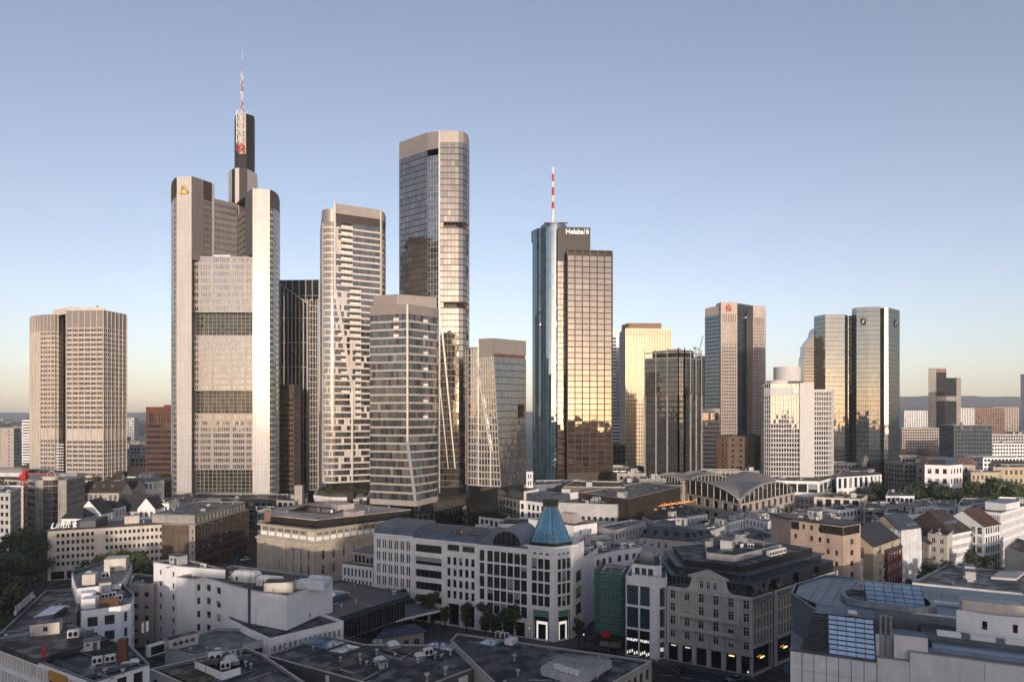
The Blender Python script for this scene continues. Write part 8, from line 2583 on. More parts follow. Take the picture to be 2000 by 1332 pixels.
 t = bld("low grey building with a planted roof strip and an open machine enclosure", None, Z, "pale_grey", plan=P, ws=WB, nf=4, bw=3, roof="roof_dark", n=0, opts={3: None, 2: None})
 m = MB(); m.prism([RP(318, 1308, Z), RP(392, 1338, Z), RP(420, 1318, Z), RP(382, 1293, Z)], Z - .5, Z - .3); t.part("planted_strip", m, "roof_green")
 p, q, r = RP(379, 1296, Z + .5), RP(433, 1318, Z + .5), RP(470, 1308, Z + .5)
 for e, f in ((p, q), (q, r)): m = MB(); strip(m, e, f, Z - .5, Z + 1.0, 0, 0, .2); t.part("enclosure_wall", m, "white_plain")
 for x, y, k, s_ in ((405, 1296, "duct", 1.2), (420, 1290, "air_conditioner", 1.5), (450, 1290, "roof_light", 1.8), (470, 1286, "duct", 1.0), (440, 1302, "air_conditioner", 1.1), (425, 1276, "dish", 1.4), (460, 1274, "roof_hut", .7), (480, 1296, "vent_pipe", 1), (490, 1300, "vent_pipe", 1)): put(t, k, *RP(x, y, Z), Z - .5, .45, s_)
 for x, y in ((385, 1302), (398, 1300), (402, 1325), (470, 1285)): put(t, "lightning_rod", *RP(x, y, Z), Z - .5)
 clutter(t, P, Z - .6, 12, ["roof_patch", "cable_tray", "walkway", "vent_pipe"]); railing(t, [RP(490, 1312, Z), RP(560, 1330, Z), RP(500, 1345, Z)], Z - .4, 1.1, 1.2)
 # pavilion with the pointed white canopy
 Z = 13
 P = [RP(613, 1190, Z), RP(657, 1206, Z), RP(800, 1160, Z), RP(664, 1132, Z), RP(588, 1160, Z)]
 t = T("pavilion", "wide dark roofed glass pavilion with a pointed white canopy over its entrance", "pavilion", cen(P))
 q = off(P, 1.0)
 t.curtain([q[1], q[2]], floors(.2, Z - 1.6, 2), [22], band=.4, bp=.1, mull=.12, mp=.12, glass="pane_dark", bandm="dark_grey", mullm="dark_grey", maxind=44)
 m = MB(); m.prism(off(P, 1.2), 0, Z - 1.4); t.part("core", m, "black"); m = MB(); strip(m, q[0], q[1], 0, Z - 1.4, 0, 0, .3); t.part("end_wall", m, "white_plain")
 m = MB(); m.prism(P, Z - 1.5, Z - .3, 0, bottom=True); t.part("fascia", m, "zinc_dark"); t.roof(P, Z, "roof_brown", .35, .3, "zinc")
 K = [RP(600, 1169, Z), RP(640, 1176, Z), RP(681, 1163, Z), RP(645, 1153, Z)]
 m = MB(); m.prism(K, Z - .3, Z + 1.0); t.part("skylight_kerb", m, "zinc"); m = MB(); m.face([(*x, Z + 1.05) for x in off(K, .4)]); t.part("skylight_glass", m, "pane_roof")
 m = MB(); m.bar((*RP(575, 1166, Z), Z), (*RP(650, 1181, Z), Z), .5, .45); m.bar((*RP(650, 1181, Z), Z), (*RP(660, 1176, Z), Z - .2), .5, .45); t.part("roof_duct", m, "alu")
 put(t, "air_conditioner", *RP(770, 1158, Z), Z - .35, .3, .7); clutter(t, P, Z - .35, 10, ["roof_patch", "cable_tray", "walkway", "vent_pipe"])
 C = [RP(671, 1236, 6), RP(869, 1191, 6), RP(853, 1184, 6), RP(800, 1178, 6), RP(672, 1222, 6)]
 m = MB(); m.prism(C, 5.75, 6.0, 0, bottom=True); t.part("canopy", m, "white_paint")
 m = MB(); m.prism(off(C, 1.2), 6.0, 6.5); t.part("canopy_upstand", m, "zinc")
 for u in (.25, .5, .75): e = l2(l2(C[0], C[1], u), C[3], .45); m = MB(); m.tube((*e, 0), (*e, 5.8), .14); t.part("canopy_column", m, "dark_grey")
 # kiosk
 P = [RP(737, 1246, 4.6), RP(828, 1232, 4.6), RP(815, 1224, 4.6), RP(742, 1232, 4.6)]
 t = bld("small stone kiosk with a curved dark roof beside the pavilion", None, 4.6, "tan_stone", plan=P, ws=WB, nf=1, nb=4, ww=.5, wh=.75, sill=.05, flat=False, name="kiosk", cat="kiosk")
 m = MB(); m.loft(off(P, -.8), 4.6, off(P, 1.2), 6.0, 0, 0); t.part("roof", m, "zinc_dark")
 for k in range(2): X = RP(733 + k * 9, 1258, 6); m = MB(); m.lathe((*X, 0), [(.7, 0), (.7, 6.6), (.95, 6.7), (.6, 7.3), (0, 7.5)], 14); t.part("vent_stack", m, "alu", smooth=True)
 # large dark roof in the lower middle
 Z = 14
 P = [RP(517, 1279, Z), RP(792, 1354, Z), RP(979, 1284, Z), RP(900, 1259, Z), RP(712, 1257, Z), RP(637, 1241, Z)]
 t = bld("large dark bitumen roof with glass panels and mushroom vents in the lower middle", None, Z, "zinc_dark", plan=P, ws=WD, roof="roof_dark", n=0, opts={i: None for i in range(6)}, wmats=["dark_grey"], par=.3)
 for u0, u1 in ((.06, .10),): a, b = l2(P[0], P[1], .085), l2(P[0], P[1], .15); m = MB(); strip(m, a, b, Z - 4.2, Z - 1.2, 0, .05, .1); t.part("white_door", m, "white_paint")
 a, b = l2(P[0], P[1], .47), l2(P[0], P[1], .495); m = MB(); strip(m, a, b, Z - 5, Z - .6, 0, .05, .1); t.part("white_door", m, "white_paint")
 a, b = l2(P[1], P[2], .52), l2(P[1], P[2], .62); m = MB(); strip(m, a, b, Z - 4.5, Z - .9, 0, .05, .1); t.part("white_door", m, "white_paint")
 for k, (x, y) in enumerate(((586, 1256), (612, 1263), (640, 1272))):
  K = [RP(x, y, Z), RP(x + 28, y + 5, Z), RP(x + 66, y - 8, Z), RP(x + 38, y - 14, Z)]
  m = MB(); m.prism(K, Z - .3, Z + .15); t.part("glass_panel_kerb", m, "zinc")
  for i in range(3): m = MB(); m.face([(*l2(l2(K[0], K[1], .06), l2(K[3], K[2], .06), .05 + i * .31), Z + .17), (*l2(l2(K[0], K[1], .94), l2(K[3], K[2], .94), .05 + i * .31), Z + .17), (*l2(l2(K[0], K[1], .94), l2(K[3], K[2], .94), .34 + i * .31), Z + .17), (*l2(l2(K[0], K[1], .06), l2(K[3], K[2], .06), .34 + i * .31), Z + .17)]); t.part("glass_panel", m, "pane_roof")
 for x, y, k, s_ in ((768, 1260, "roof_light", 1.5), (743, 1290, "roof_light", 1.4), (748, 1300, "roof_hut", .5), (703, 1283, "vent_pipe", 1), (704, 1293, "vent_pipe", 1), (716, 1297, "vent_pipe", 1), (733, 1296, "vent_pipe", 1), (736, 1275, "vent_pipe", 1.1), (772, 1282, "vent_pipe", 1), (816, 1292, "vent_pipe", .9), (820, 1280, "roof_light", 1.2), (836, 1278, "air_conditioner", 1.2), (850, 1282, "vent_pipe", 1.3), (862, 1284, "vent_pipe", 1), (870, 1314, "vent_pipe", 1.5), (834, 1328, "vent_pipe", 1.6), (560, 1267, "vent_pipe", 1), (612, 1266, "vent_pipe", .8), (843, 1268, "dish", 1.3)): put(t, k, *RP(x, y, Z), Z - .3, .5, s_)
 for x, y in ((842, 1272), (858, 1270), (896, 1265), (857, 1300)): put(t, "lightning_rod", *RP(x, y, Z), Z - .3, 0, 1.4)
 for k in range(4): m = MB(); m.bar((*RP(745 + k * 30, 1268 + k * 2, Z), Z - .1), (*RP(775 + k * 30, 1277 + k * 3, Z), Z - .1), .3, .3); t.part("roof_pipe", m, "brown_metal")
 K = [RP(830, 1262, Z), RP(880, 1272, Z), RP(899, 1263, Z), RP(850, 1254, Z)]; m = MB(); m.prism(K, Z - .3, Z + .2); t.part("roof_glazing", m, "pane_roof")
 railing(t, [l2(P[0], P[5], .1), P[5], P[4], P[3]], Z, 1.0, 2.5); clutter(t, P, Z - .3, 26, ["roof_patch", "cable_tray", "walkway", "roof_patch", "vent_pipe"])
 # dark roof with fan deck
 Z = 15
 P = [RP(985, 1352, Z), RP(1165, 1352, Z), RP(1273, 1290, Z), RP(893, 1236, Z), RP(880, 1250, Z)]
 t = bld("dark flat roof with a white fan deck and slatted screen in the lower middle", None, Z, "tan_stone", plan=P, ws=WB, nf=4, bw=2.4, ww=.5, wh=.6, roof="roof_dark", n=4, par=.35, kinds=["vent_pipe", "lightning_rod"], opts={3: None, 4: None})
 K = [RP(1056, 1300, Z + 1.4), RP(1133, 1324, Z + 1.4), RP(1194, 1287, Z + 1.4), RP(1089, 1281, Z + 1.4)]
 m = MB(); m.prism(K, Z - .35, Z + 1.3); t.part("fan_deck", m, "pale_grey"); S0, S1 = l2(K[0], K[3], .5), l2(K[1], K[2], .5)
 for k in range(22): m = MB(); m.bar((*l2(S0, S1, k / 21), Z + 1.9), (*l2(K[3], K[2], k / 21), Z + 1.9), .12, .1); t.part("slat", m, "alu")
 for k in range(6):
  e = l2(l2(K[0], K[1], .12 + k * .13), S1, .22); m = MB(); m.lathe((*e, Z + 1.3), [(.62, 0), (.62, .7), (.5, .72), (.5, .3), (0, .28)], 14); t.part("fan_drum", m, "white_paint")
 K = [RP(985, 1255, Z), RP(1000, 1258, Z), RP(1012, 1251, Z), RP(998, 1248, Z)]; m = MB(); m.prism(K, Z - .3, Z + .8); t.part("roof_light_box", m, "foil")
 for k in range(3): X = RP(972 + k * 9, 1242 + k * 1.5, Z); m = MB(); m.box((X[0], X[1], Z + 1.2), (1.0, .15, .12)); m.box((X[0] - .45, X[1], Z + .5), (.12, .15, 1.5)); m.box((X[0] + .45, X[1], Z + .5), (.12, .15, 1.5)); t.part("white_frame", m, "white_paint")
 clutter(t, P, Z - .35, 22, ["roof_patch", "cable_tray", "walkway", "roof_patch", "vent_pipe"]); K = [RP(936, 1256, Z), RP(962, 1262, Z), RP(978, 1252, Z), RP(952, 1248, Z)]; m = MB(); m.prism(K, Z - .3, Z + .1); t.part("roof_glazing", m, "pane_roof")
glassm("win_tan", f0=.06, base=(.32, .25, .16), base2=(.5, .4, .27))  # window glass with a pale tan base
foreground()
# ================================================================== GROUND, STREETS, TREES, FAR CITY, HILLS, AIR
def ground():
 g = MB(); g.face([(-9000, -3000, 0), (9000, -3000, 0), (9000, 8600, 0), (-9000, 8600, 0)]); struct("ground", g, ["ground_far"], "dark city ground between the buildings")
 def sheet(name, pts, mat, z, label, h=None):
  m = MB()
  if h: m.prism(pts, 0, h)
  else: m.face([(*p, z) for p in pts])
  return struct(name, m, [mat], label)
 sheet("plaza", [RP(760, 1290, 0), RP(1120, 1300, 0), RP(1150, 1235, 0), RP(880, 1180, 0), RP(700, 1160, 0)], "paving", .012, "dark paved square before the pyramid building")
 sheet("road", [RP(1180, 1345, 0), RP(1560, 1352, 0), RP(1500, 1322, 0), RP(1290, 1298, 0), RP(1140, 1262, 0), RP(1060, 1270, 0)], "asphalt", .016, "asphalt road in front of the ornate stone front")
 sheet("pavement", [RP(1200, 1268, 0), RP(1300, 1300, 0), RP(1480, 1330, 0), RP(1473, 1320, 0), RP(1300, 1288, 0), RP(1215, 1264, 0)], "paving", 0, "kerbed pavement along the shops", .14)
 sheet("side_road", [RP(450, 1150, 0), RP(520, 1150, 0), RP(500, 1040, 0), RP(478, 1040, 0)], "asphalt", .016, "side road between the dark block and the stone bank")
 sheet("left_road", [RP(-80, 1240, 0), RP(60, 1215, 0), RP(105, 1120, 0), RP(70, 1030, 0), RP(40, 1030, 0), RP(-60, 1120, 0)], "asphalt", .016, "tree lined road at the left edge")
 m = MB()
 for k in range(6):
  a, b = RP(1215 + k * 38, 1306 + k * 5.2, 0), RP(1237 + k * 38, 1309 + k * 5.2, 0); d = Vector((b[0] - a[0], b[1] - a[1])).normalized(); n = Vector((-d.y, d.x)) * .08
  m.face([(a[0] - n.x, a[1] - n.y, .022), (b[0] - n.x, b[1] - n.y, .022), (b[0] + n.x, b[1] + n.y, .022), (a[0] + n.x, a[1] + n.y, .022)])
 struct("road_markings", m, ["road_line"], "white lane dashes on the road before the shops")
roofm("ground_far", (.030, .034, .030), (.065, .066, .062), seam=400)
ground()

# ---- cars, lamps and small street things
def car(label, x, y, rz, col):
 X = RP(x, y, 0); t = T("parked_car", label, "car", (*X, 0), "cars in the streets")
 R = Matrix.Rotation(rz, 4, 'Z')
 def add(nm, m, mt): t.inst(nm, m.mesh(nm, mt), Matrix.Translation((*X, .02)) @ R)
 m = MB(); m.loft([(-2.15, -.85), (2.15, -.85), (2.15, .85), (-2.15, .85)], .25, [(-2.2, -.88), (2.2, -.88), (2.2, .88), (-2.2, .88)], .75, 0); m.loft([(-2.2, -.88), (2.2, -.88), (2.2, .88), (-2.2, .88)], .75, [(-2.0, -.8), (2.1, -.8), (2.1, .8), (-2.0, .8)], .9, 0, 0); add("body", m, [col])
 m = MB(); m.loft([(-1.0, -.76), (1.6, -.76), (1.6, .76), (-1.0, .76)], .9, [(-.4, -.62), (1.2, -.62), (1.2, .62), (-.4, .62)], 1.42, 0, 1); add("cabin", m, ["win_dark", col])
 for sx in (-1.35, 1.35):
  for sy in (-.86, .86): m = MB(); m.tube((sx, sy - .1, .32), (sx, sy + .1, .32), .32, 12); m.tube((sx, sy - .11, .32), (sx, sy + .11, .32), .18, 8, 1); add("wheel", m, ["black", "alu"])
 for sy in (-.6, .6): m = MB(); m.box((-2.2, sy, .65), (.08, .34, .16)); add("headlight", m, ["foil"])
car("small white car in the side road left of the stone bank", 479, 1094, 1.2, "white_paint")
car("dark car parked behind the small white car in the side road", 466, 1084, 1.2, "dark_grey")
car("grey car on the tree lined road at the left edge", 76, 1130, 1.4, "alu")
car("silver car between the low beige link and the white blocks", 268, 1232, .3, "foil")
car("pale car in the road below the concrete building", 80, 1040, .2, "white_paint")
car("blue grey car on the road before the ornate stone front", 1436, 1330, .28, "zinc")
car("black car on the road left of the advertising column", 1330, 1312, .3, "black")
car("white van like car on the square behind the kiosk", 862, 1216, .6, "white_paint")
def street_lamp(label, x, y, h=5.0, on=True):
 X = RP(x, y, 0); t = T("street_lamp", label, "lamp", (*X, 0), "street lamps")
 m = MB(); m.tube((*X, 0), (*X, h), .07, 8, r2=.05); m.lathe((*X, 0), [(.14, 0), (.12, .5), (.07, .6)], 8); t.part("post", m, "dark_grey")
 m = MB(); m.lathe((*X, h), [(0, -.05), (.22, .1), (.2, .4), (0, .55)], 10); t.part("globe", m, "glow_white" if on else "foil")
street_lamp("lit globe lamp beside the green scaffold", 1140, 1262, 3.2)
street_lamp("lit globe lamp at the corner of the pale glass bay shop", 1271, 1284, 6.0)
street_lamp("lit globe lamp before the tall dark openings of the pale building", 905, 1236, 4.0)
street_lamp("unlit globe lamp on the side road", 434, 1080, 8, False)
street_lamp("globe lamp at the foot of the ornate front's corner", 1461, 1326, 1.6)
def person(label, x, y, top, legs, rz=0.0, st=.1):
 X = RP(x, y, 0); t = T("person", label, "person", (*X, 0), "people on the square")
 v = [(0, 0, .92), (0, 0, 1.2), (0, 0, 1.42), (0, 0, 1.52), (0, -.02, 1.66), (.19, 0, 1.38), (.25, .04, 1.1), (.24, -.06, .86), (-.19, 0, 1.38), (-.25, -.04, 1.1), (-.24, .06, .86), (.09, 0, .88), (.1, -st, .5), (.1, -st * .6, .08), (.1, -st * .6 - .14, .04), (-.09, 0, .88), (-.1, st * .6, .5), (-.1, st, .1), (-.1, st - .14, .05)]
 ed = [(0, 1), (1, 2), (2, 3), (3, 4), (2, 5), (5, 6), (6, 7), (2, 8), (8, 9), (9, 10), (0, 11), (11, 12), (12, 13), (13, 14), (0, 15), (15, 16), (16, 17), (17, 18)]
 rad = [.15, .14, .15, .06, .1, .07, .05, .04, .07, .05, .04, .09, .065, .05, .045, .09, .065, .05, .045]
 me = bpy.data.meshes.new("body"); me.from_pydata(v, ed, []); me.materials.append(MATS[top])
 o = link("body", me, t.o); o.rotation_euler.z = rz; o.modifiers.new("skin", 'SKIN'); o.modifiers.new("sub", 'SUBSURF').render_levels = 1
 for i, r in enumerate(rad): me.skin_vertices[0].data[i].radius = (r, r); me.skin_vertices[0].data[i].use_root = i == 0
for i, (lb, x, y, c) in enumerate((("person in a pale jacket walking before the lit portal", 1008, 1254, "white_paint"), ("person in dark clothes walking left of the green scaffold", 1100, 1266, "dark_grey"), ("person in a grey coat standing near the poster stand column", 1350, 1300, "grey"), ("person in a light top near the pale glass bay shop", 1282, 1293, "foil"), ("person in blue clothes crossing the square", 1060, 1268, "ad_blue"))):
 person(lb, x, y, c, c, i * 1.3)
# ---- trees
def leafm(name, c1, c2):
 m, N, L, bs = _new(name)
 geo = N.new("ShaderNodeNewGeometry"); oi = N.new("ShaderNodeObjectInfo")
 mx = N.new("ShaderNodeMix"); mx.data_type = 'RGBA'; mx.inputs["A"].default_value = (*c1, 1); mx.inputs["B"].default_value = (*c2, 1)
 ad = N.new("ShaderNodeMath"); ad.operation = 'MULTIPLY_ADD'; ad.inputs[1].default_value = .6; L.new(geo.outputs["Random Per Island"], ad.inputs[0])
 k = N.new("ShaderNodeMath"); k.operation = 'MULTIPLY'; k.inputs[1].default_value = .4; L.new(oi.outputs["Random"], k.inputs[0]); L.new(k.outputs[0], ad.inputs[2])
 L.new(ad.outputs[0], mx.inputs["Factor"]); L.new(mx.outputs["Result"], bs.inputs["Base Color"]); bs.inputs["Roughness"].default_value = .6
 MATS[name] = m
leafm("leaf", (.018, .042, .012), (.095, .115, .030)); leafm("leaf_dark", (.010, .026, .010), (.055, .080, .024))
wallm("bark", (.06, .045, .035), var=.3)
TREES = {}
def tree_mesh(kind, seed, nleaf, leaf):
 rng = random.Random(seed)
 tr, cr = MB(), MB()
 col = kind == "column"
 H = 1.0
 tr.tube((0, 0, 0), (0, 0, .34), .022, 7, r2=.016); tr.tube((0, 0, .34), (.01, 0, .82), .016, 6, r2=.004)
 cl = []
 for i in range(16 if not col else 14):
  a = rng.uniform(0, 2 * PI); z = rng.uniform(.34, .9); rr = (.30 if not col else .13) * math.sqrt(max(.05, 1 - ((z - .6) / .4) ** 2)) * rng.uniform(.45, 1)
  p = (rr * math.cos(a), rr * math.sin(a), z); cl.append((p, rng.uniform(.10, .17) * (1 if not col else .62)))
  tr.tube((0, 0, max(.25, z - .2)), p, .009, 5, r2=.003)
 for i in range(nleaf):
  (cx, cy, cz), r = rng.choice(cl)
  d = Vector((rng.gauss(0, 1), rng.gauss(0, 1), rng.gauss(0, .8))).normalized() * r * (rng.random() ** .4)
  p = Vector((cx, cy, cz)) + d
  n = (d.normalized() + Vector((rng.uniform(-.7, .7), rng.uniform(-.7, .7), rng.uniform(-.3, .9)))).normalized()
  u = n.orthogonal().normalized(); w = n.cross(u); an = rng.uniform(0, 2 * PI); u, w = u * math.cos(an) + w * math.sin(an), w * math.cos(an) - u * math.sin(an)
  s = rng.uniform(.6, 1.3) * leaf
  cr.face([p - u * s, p + w * s * .6, p + u * s, p - w * s * .6])
 return tr, cr
def tree_set():
 for kind, n, leaf in (("round", 2600, .026), ("column", 1500, .020), ("far", 700, .045)):
  for s in range(3):
   tr, cr = tree_mesh("column" if kind == "column" else "round", s * 7 + len(kind), n, leaf)
   for mt in ("leaf", "leaf_dark"): TREES[kind, s, mt] = (tr.mesh("trunk", ["bark"]), cr.mesh("crown", [mt]))
tree_set()
TR = random.Random(21)
def tree(label, X, Y, h, kind="round", mt="leaf", group=None, w=1.0, z=0.0):
 o = bpy.data.objects.new("tree", None); COL.objects.link(o); o.location = (X, Y, z); o.rotation_euler.z = TR.uniform(0, 6.28); o.scale = (h * w, h * w, h)
 meta(o, label, "tree", group)
 a, b = TREES[kind, TR.randrange(3), mt]
 link("trunk", a, o); link("crown", b, o)
ORD = ["first", "second", "third", "fourth", "fifth", "sixth", "seventh", "eighth", "ninth", "tenth", "eleventh", "twelfth", "thirteenth", "fourteenth", "fifteenth", "sixteenth"]
for i, (x, D, h) in enumerate(((176, 238, 13), (205, 240, 15), (236, 243, 16), (262, 246, 15), (282, 236, 13))):
 X, Y = G(x, D); tree(f"{ORD[i]} broad green street tree before the cream corner building, counted from the left", X, Y, h, "round", "leaf", "trees before the cream corner building", 1.05)
for i, (x, y) in enumerate(((670, 1172), (694, 1182), (716, 1184), (744, 1196), (766, 1200), (786, 1206), (803, 1212), (826, 1216), (846, 1222), (870, 1230), (912, 1236), (948, 1246), (962, 1248), (984, 1252), (1002, 1255), (1130, 1256))):
 X, Y = RP(x, y, 0); tree(f"{ORD[i]} slim dark street tree along the pale pyramid building, counted from the left", X, Y - 1.5, 9.5 + 1.5 * (i % 3), "column", "leaf_dark", "slim trees along the pyramid building", 1.15)
for i, (x, D, h) in enumerate(((-20, 205, 19), (14, 222, 19), (40, 236, 17), (62, 252, 17), (20, 262, 18), (70, 282, 16), (-30, 250, 20), (44, 296, 15), (8, 190, 17), (84, 300, 13))):
 X, Y = G(x, D); tree(f"{ORD[i]} dark tree shading the left edge road, counted from the road's near end", X, Y, h, "round", "leaf_dark", "dark trees along the left road", 1.1)
for i, (x, D, h) in enumerate(((1822, 236, 12), (1838, 240, 12), (1860, 246, 11), (1906, 248, 15), (1792, 226, 11), (1780, 218, 10), (1930, 258, 10), (1890, 252, 10), (1808, 232, 10))):
 X, Y = G(x, D); tree(f"{ORD[i]} green tree between the right hand houses and the flat gravel roof", X, Y, h, "round", "leaf_dark", "trees before the right hand houses", 1.0)
for i in range(26):
 x = 1668 + (i % 9) * 25 + TR.uniform(-8, 8); D = 385 + (i // 9) * 22 + TR.uniform(-6, 6)
 if x > 1800 and D < 450: D = 395 + TR.uniform(-8, 4)
 X, Y = G(x, D); tree(("front", "middle", "rear")[i // 9] + " row park tree right of the gridded tower, " + ORD[i % 9] + " from the left", X, Y, TR.uniform(15, 26), "round", "leaf_dark", "park trees right of the gridded tower", 1.05)
for i, (x, D, h) in enumerate(((1915, 392, 27), (1940, 398, 29), (1962, 394, 27), (1984, 402, 24))):
 X, Y = G(x, D); tree(f"{ORD[i]} of the four large round trees at the right edge, counted from the left", X, Y, h, "round", "leaf", "large round trees at the right edge", 1.2)
for i, (x, D) in enumerate(((645, 322), (688, 318))):
 X, Y = G(x, D + 5); tree(("left", "right")[i] + " small tree on the white boat shaped terrace", X, Y, 6, "round", "leaf", "trees on the terrace deck", 1.1, 25)
for i in range(130):
 left = i % 4 == 0
 x = TR.uniform(-20, 330) if left else TR.uniform(1745, 2020)
 D = 480 * math.exp(TR.random() ** .8 * 2.0)
 X, Y = G(x, D)
 tree(("nearer" if D < 1000 else "farther") + " tree among the far rooftops at the " + ("left" if left else "right"), X, Y, TR.uniform(12, 22), "far", "leaf_dark", "distant trees among the far rooftops", 1.3)

# ---- far rooftops
def far_house_set():
 out = []
 rng = random.Random(4)
 for wall, roof in (("white_plain", "brown_tile"), ("cream", "red_tile"), ("pale_grey", "slate"), ("concrete", "roof_grey"), ("rose_stone", "roof_brown"), ("tan_stone", "slate")):
  w, r, wi = MB(), MB(), MB()
  flat = roof.startswith("roof")
  w.box((0, 0, .5), (1, 1, 1)); 
  if flat: r.box((0, 0, 1.02), (1.04, 1.04, .05))
  else: r.face([(-.53, -.53, .98), (.53, -.53, .98), (.53, 0, 1.45), (-.53, 0, 1.45)]); r.face([(.53, .53, .98), (-.53, .53, .98), (-.53, 0, 1.45), (.53, 0, 1.45)]); w.face([(.5, -.5, 1), (.5, .5, 1), (.5, 0, 1.43)]); w.face([(-.5, -.5, 1), (-.5, .5, 1), (-.5, 0, 1.43)])
  for i in range(6):
   for k in range(4):
    x, z = -.5 + (i + .5) / 6, (k + .5) / 4.2
    wi.face([(x - .045, -.506, z - .06), (x + .045, -.506, z - .06), (x + .045, -.506, z + .08), (x - .045, -.506, z + .08)])
  out.append((w.mesh("wall", [wall]), r.mesh("roof", [roof]), wi.mesh("small_windows", ["pane_dark"])))
 return out
FH = far_house_set()
def far_house(label, X, Y, sx, sy, h, rz, k, group):
 o = bpy.data.objects.new("far_building", None); COL.objects.link(o); o.location = (X, Y, 0); o.rotation_euler.z = rz; o.scale = (sx, sy, h)
 meta(o, label, "building", group)
 for nm, me in zip(("wall", "roof", "small_windows"), FH[k]):
  c = link(nm, me, o)
  if nm == "small_windows": c["kind"] = "stuff"
FR = random.Random(9)
FN = ["white walled brown roofed", "cream walled red roofed", "grey walled black roofed", "concrete flat roofed", "rose walled flat roofed", "tan walled black roofed"]
for i in range(240):
 z = i % 5
 x = FR.uniform(-30, 340) if z < 2 else FR.uniform(1650, 2030)
 D = (430 if z < 2 else 470) * math.exp(FR.random() ** .9 * 2.6)
 X, Y = G(x, D); s = FR.uniform(.8, 1.6)
 k_ = i % 6; far_house(FN[k_] + " house among the " + ("nearer " if D < 1100 else "farthest ") + ("rooftops left of the tallest tower" if z < 2 else "rooftops right of the mirrored towers"), X, Y, FR.uniform(14, 34) * s, FR.uniform(12, 18), FR.uniform(10, 19) * (1.0 + .4 * (FR.random() < .15)), FR.uniform(-.5, .5), k_, "distant rooftops")
NM = [("grey glass office slab with a white grid among the trees at the right", 1863, 1938, 830, 620, 20, "zinc_dark", "pane_teal"),
      ("twin brown and grey apartment slab beyond the dark hotel tower", 1900, 1962, 796, 1350, 25, "rose_brick", "pane_dark"),
      ("pale apartment slab at the right horizon", 1940, 1990, 795, 1500, 25, "rose_stone", "pane_dark"),
      ("white and blue office slab left of the dark hotel tower", 1766, 1812, 802, 1300, 25, "white_plain", "pane_blue"),
      ("pale stepped offices right of the dark hotel tower", 1877, 1903, 797, 1250, 25, "white_plain", "pane_dark"),
      ("slender white gridded tower cut by the right edge", 2023, 2060, 729, 900, 25, "white_plain", "pane_dark"),
      ("white low hall roof before the dark hotel tower", 1762, 1858, 836, 900, 40, "rose_stone", "pane_dark"),
      ("grey slab behind the glass slab at the right", 1938, 2010, 848, 760, 25, "pale_grey", "pane_dark"),
      ("white row house front below the far right trees", 1930, 2010, 866, 690, 20, "white_plain", "pane_dark"),
      ("pale block between the lobed tower and the red slab", 252, 276, 872, 640, 20, "pale_grey", "pane_dark"),
      ("dark old building with a zinc roof between the lobed tower and the red slab", 254, 290, 893, 560, 20, "old_stone", "pane_dark"),
      ("pale blue tower block on the horizon beside the lobed tower", 248, 262, 816, 1500, 25, "pale_grey", "pane_blue"),
      ("low shopping block at the foot of the twin mirrored towers", 1760, 1830, 893, 560, 25, "tan_stone", "pane_dark"),
      ("beige flat block under the trees right of the twin mirrored towers", 1765, 1800, 905, 480, 20, "concrete", "pane_dark"),
      ("pale office at the right edge behind the ochre building", 1920, 2020, 893, 540, 20, "white_plain", "pane_dark"),
      ("dark glazed low block behind the golden finned tower", 1196, 1222, 868, 560, 25, "zinc_dark", "pane_dark"),
      ("dark low block between the gridded tower and the mirrored towers", 1624, 1680, 905, 500, 20, "dark_grey", "pane_dark"),
      ("grey low block left of the gridded white tower", 1380, 1490, 920, 430, 15, "concrete", "pane_dark"),
      ("dark block between the tallest tower and the red slab", 280, 338, 938, 420, 15, "brown_brick", "pane_dark"),
      ("dark office base between the finned tower and the round tower", 1196, 1262, 912, 470, 15, "dark_grey", "pane_dark")]
for lb, x0, x1, y, D, dep, w, g in NM:
 P = rect(G(x0, D), G(x1, D + 2), dep); Z = ZD(y, D)
 t = bld(lb, None, Z, w, plan=P, ws=dict(fm="alu", gm=g, jm=g, fw=0.0), fh=3.8, bw=max(3.2, D / 260), ww=.7, wh=.58, n=3 if D < 800 else 0, top=1.0)

# ---- hills
def hills():
 m = MB(); rng = random.Random(6)
 def ridge(x0, x1, D, prof, dep, mat_i=0, n=60):
  pts = []
  for i in range(n + 1):
   x = lerp(x0, x1, i / n); u = i / n
   k = u * (len(prof) - 1); j = min(int(k), len(prof) - 2); y = lerp(prof[j], prof[j + 1], k - j) + .7 * math.sin(i * 1.3) + .5 * math.sin(i * 2.9 + 1)
   X, Y = G(x, D); pts.append((X, Y, max(6, ZD(y, D))))
  for a, b in zip(pts[:-1], pts[1:]):
   m.face([(a[0], a[1] - dep, 0), (b[0], b[1] - dep, 0), b, a]); m.face([a, b, (b[0], b[1] + dep, 0), (a[0], a[1] + dep, 0)])
 ridge(1300, 2250, 7300, [798, 790, 783, 779, 776, 774, 773, 775, 774, 772, 771], 900)
 ridge(1250, 2250, 6000, [803, 799, 797, 795, 793, 794, 793, 792, 791, 792, 790], 500)
 ridge(-250, 1500, 7500, [806, 805.5, 806, 805.8, 805, 806, 804, 803, 801, 800], 700)
 struct("hills", m, ["forest"], "wooded hills along the horizon")
 m = MB(); rng = random.Random(8)
 for i in range(2600):
  left = rng.random() < .45
  x = rng.uniform(-60, 420) if left else rng.uniform(1640, 2060); D = rng.uniform(2200, 6500)
  X, Y = G(x, D); r, h = rng.uniform(14, 45), rng.uniform(9, 17)
  m.lathe((X, Y, 0), [(r, 0), (r * .9, h * .7), (r * .4, h), (0, h * 1.02)], 6)
 o = link("distant_forest", m.mesh("distant_forest", ["forest"])); meta(o, "dark wooded plain before the horizon", None, None, "stuff")
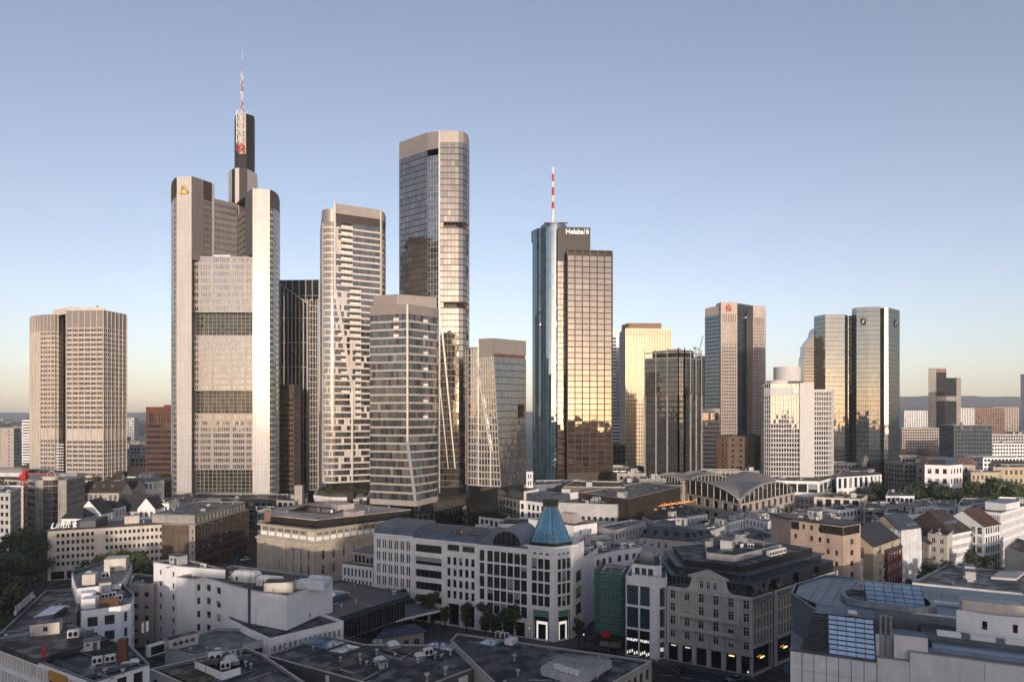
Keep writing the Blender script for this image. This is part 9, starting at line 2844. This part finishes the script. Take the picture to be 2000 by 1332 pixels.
wallm("forest", (.030, .042, .034), var=.4, scale=.02)
hills()

# ---- added town behind the viewpoint: unseen, sized to shade the foreground and fill reflections
def shading_town():
 rng = random.Random(12)
 rows = ((-95, ((-420, 70, 40), (-340, 60, 44), (-265, 70, 42), (-180, 75, 47), (-100, 76, 46), (-42, 36, 51), (16, 74, 60), (88, 66, 56), (160, 70, 48), (235, 70, 42), (310, 65, 43), (385, 70, 40))), (-210, ((-380, 80, 62), (-250, 70, 55), (-130, 60, 68), (20, 70, 60), (150, 60, 48), (280, 80, 55))))
 k = 0
 for Y, rw in rows:
  for x, w, h in rw:
   p = [(x + w / 2, Y), (x - w / 2, Y), (x - w / 2, Y - 30), (x + w / 2, Y - 30)]
   t = T("shading_block", f"{ORD[k % 16]} office block of the {'near' if Y > -150 else 'far'} street row behind the viewpoint, added unseen to shade the foreground", "building", cen(p), "added shading town behind the viewpoint"); k += 1
   m = MB(); m.prism(p, 0, h); t.part("wall", m, rng.choice(["pale_grey", "tan_stone", "concrete", "cream"]))
   m = MB()
   for f in range(int(h / 3.6) - 1): strip(m, l2(p[0], p[1], .03), l2(p[0], p[1], .97), 2 + f * 3.6, 3.9 + f * 3.6, 0, .05, .06)
   t.part("window_bands", m, "pane_dark", kind="stuff")
   q = off(p, 6); m = MB(); m.prism(q, h, h + rng.uniform(2, 5)); t.part("plant_room", m, "grey")
shading_town()

# ---- morning air
def haze():
 m = MB(); P = [(-8950, -2900), (8950, -2900), (8950, 8500), (-8950, 8500)]
 m.prism(P, -1.0, 520.0, 0, bottom=True)
 mt = bpy.data.materials.new("air"); mt.use_nodes = True; N, L = mt.node_tree.nodes, mt.node_tree.links
 N.remove(N["Principled BSDF"]); v = N.new("ShaderNodeVolumePrincipled"); v.inputs["Color"].default_value = (.78, .87, 1.0, 1); v.inputs["Density"].default_value = HAZE; v.inputs["Anisotropy"].default_value = -.15
 L.new(v.outputs[0], N["Material Output"].inputs["Volume"]); MATS["air"] = mt
 struct("haze", m, ["air"], "thin morning haze over the city", "stuff")
HAZE = 0.00006
haze()
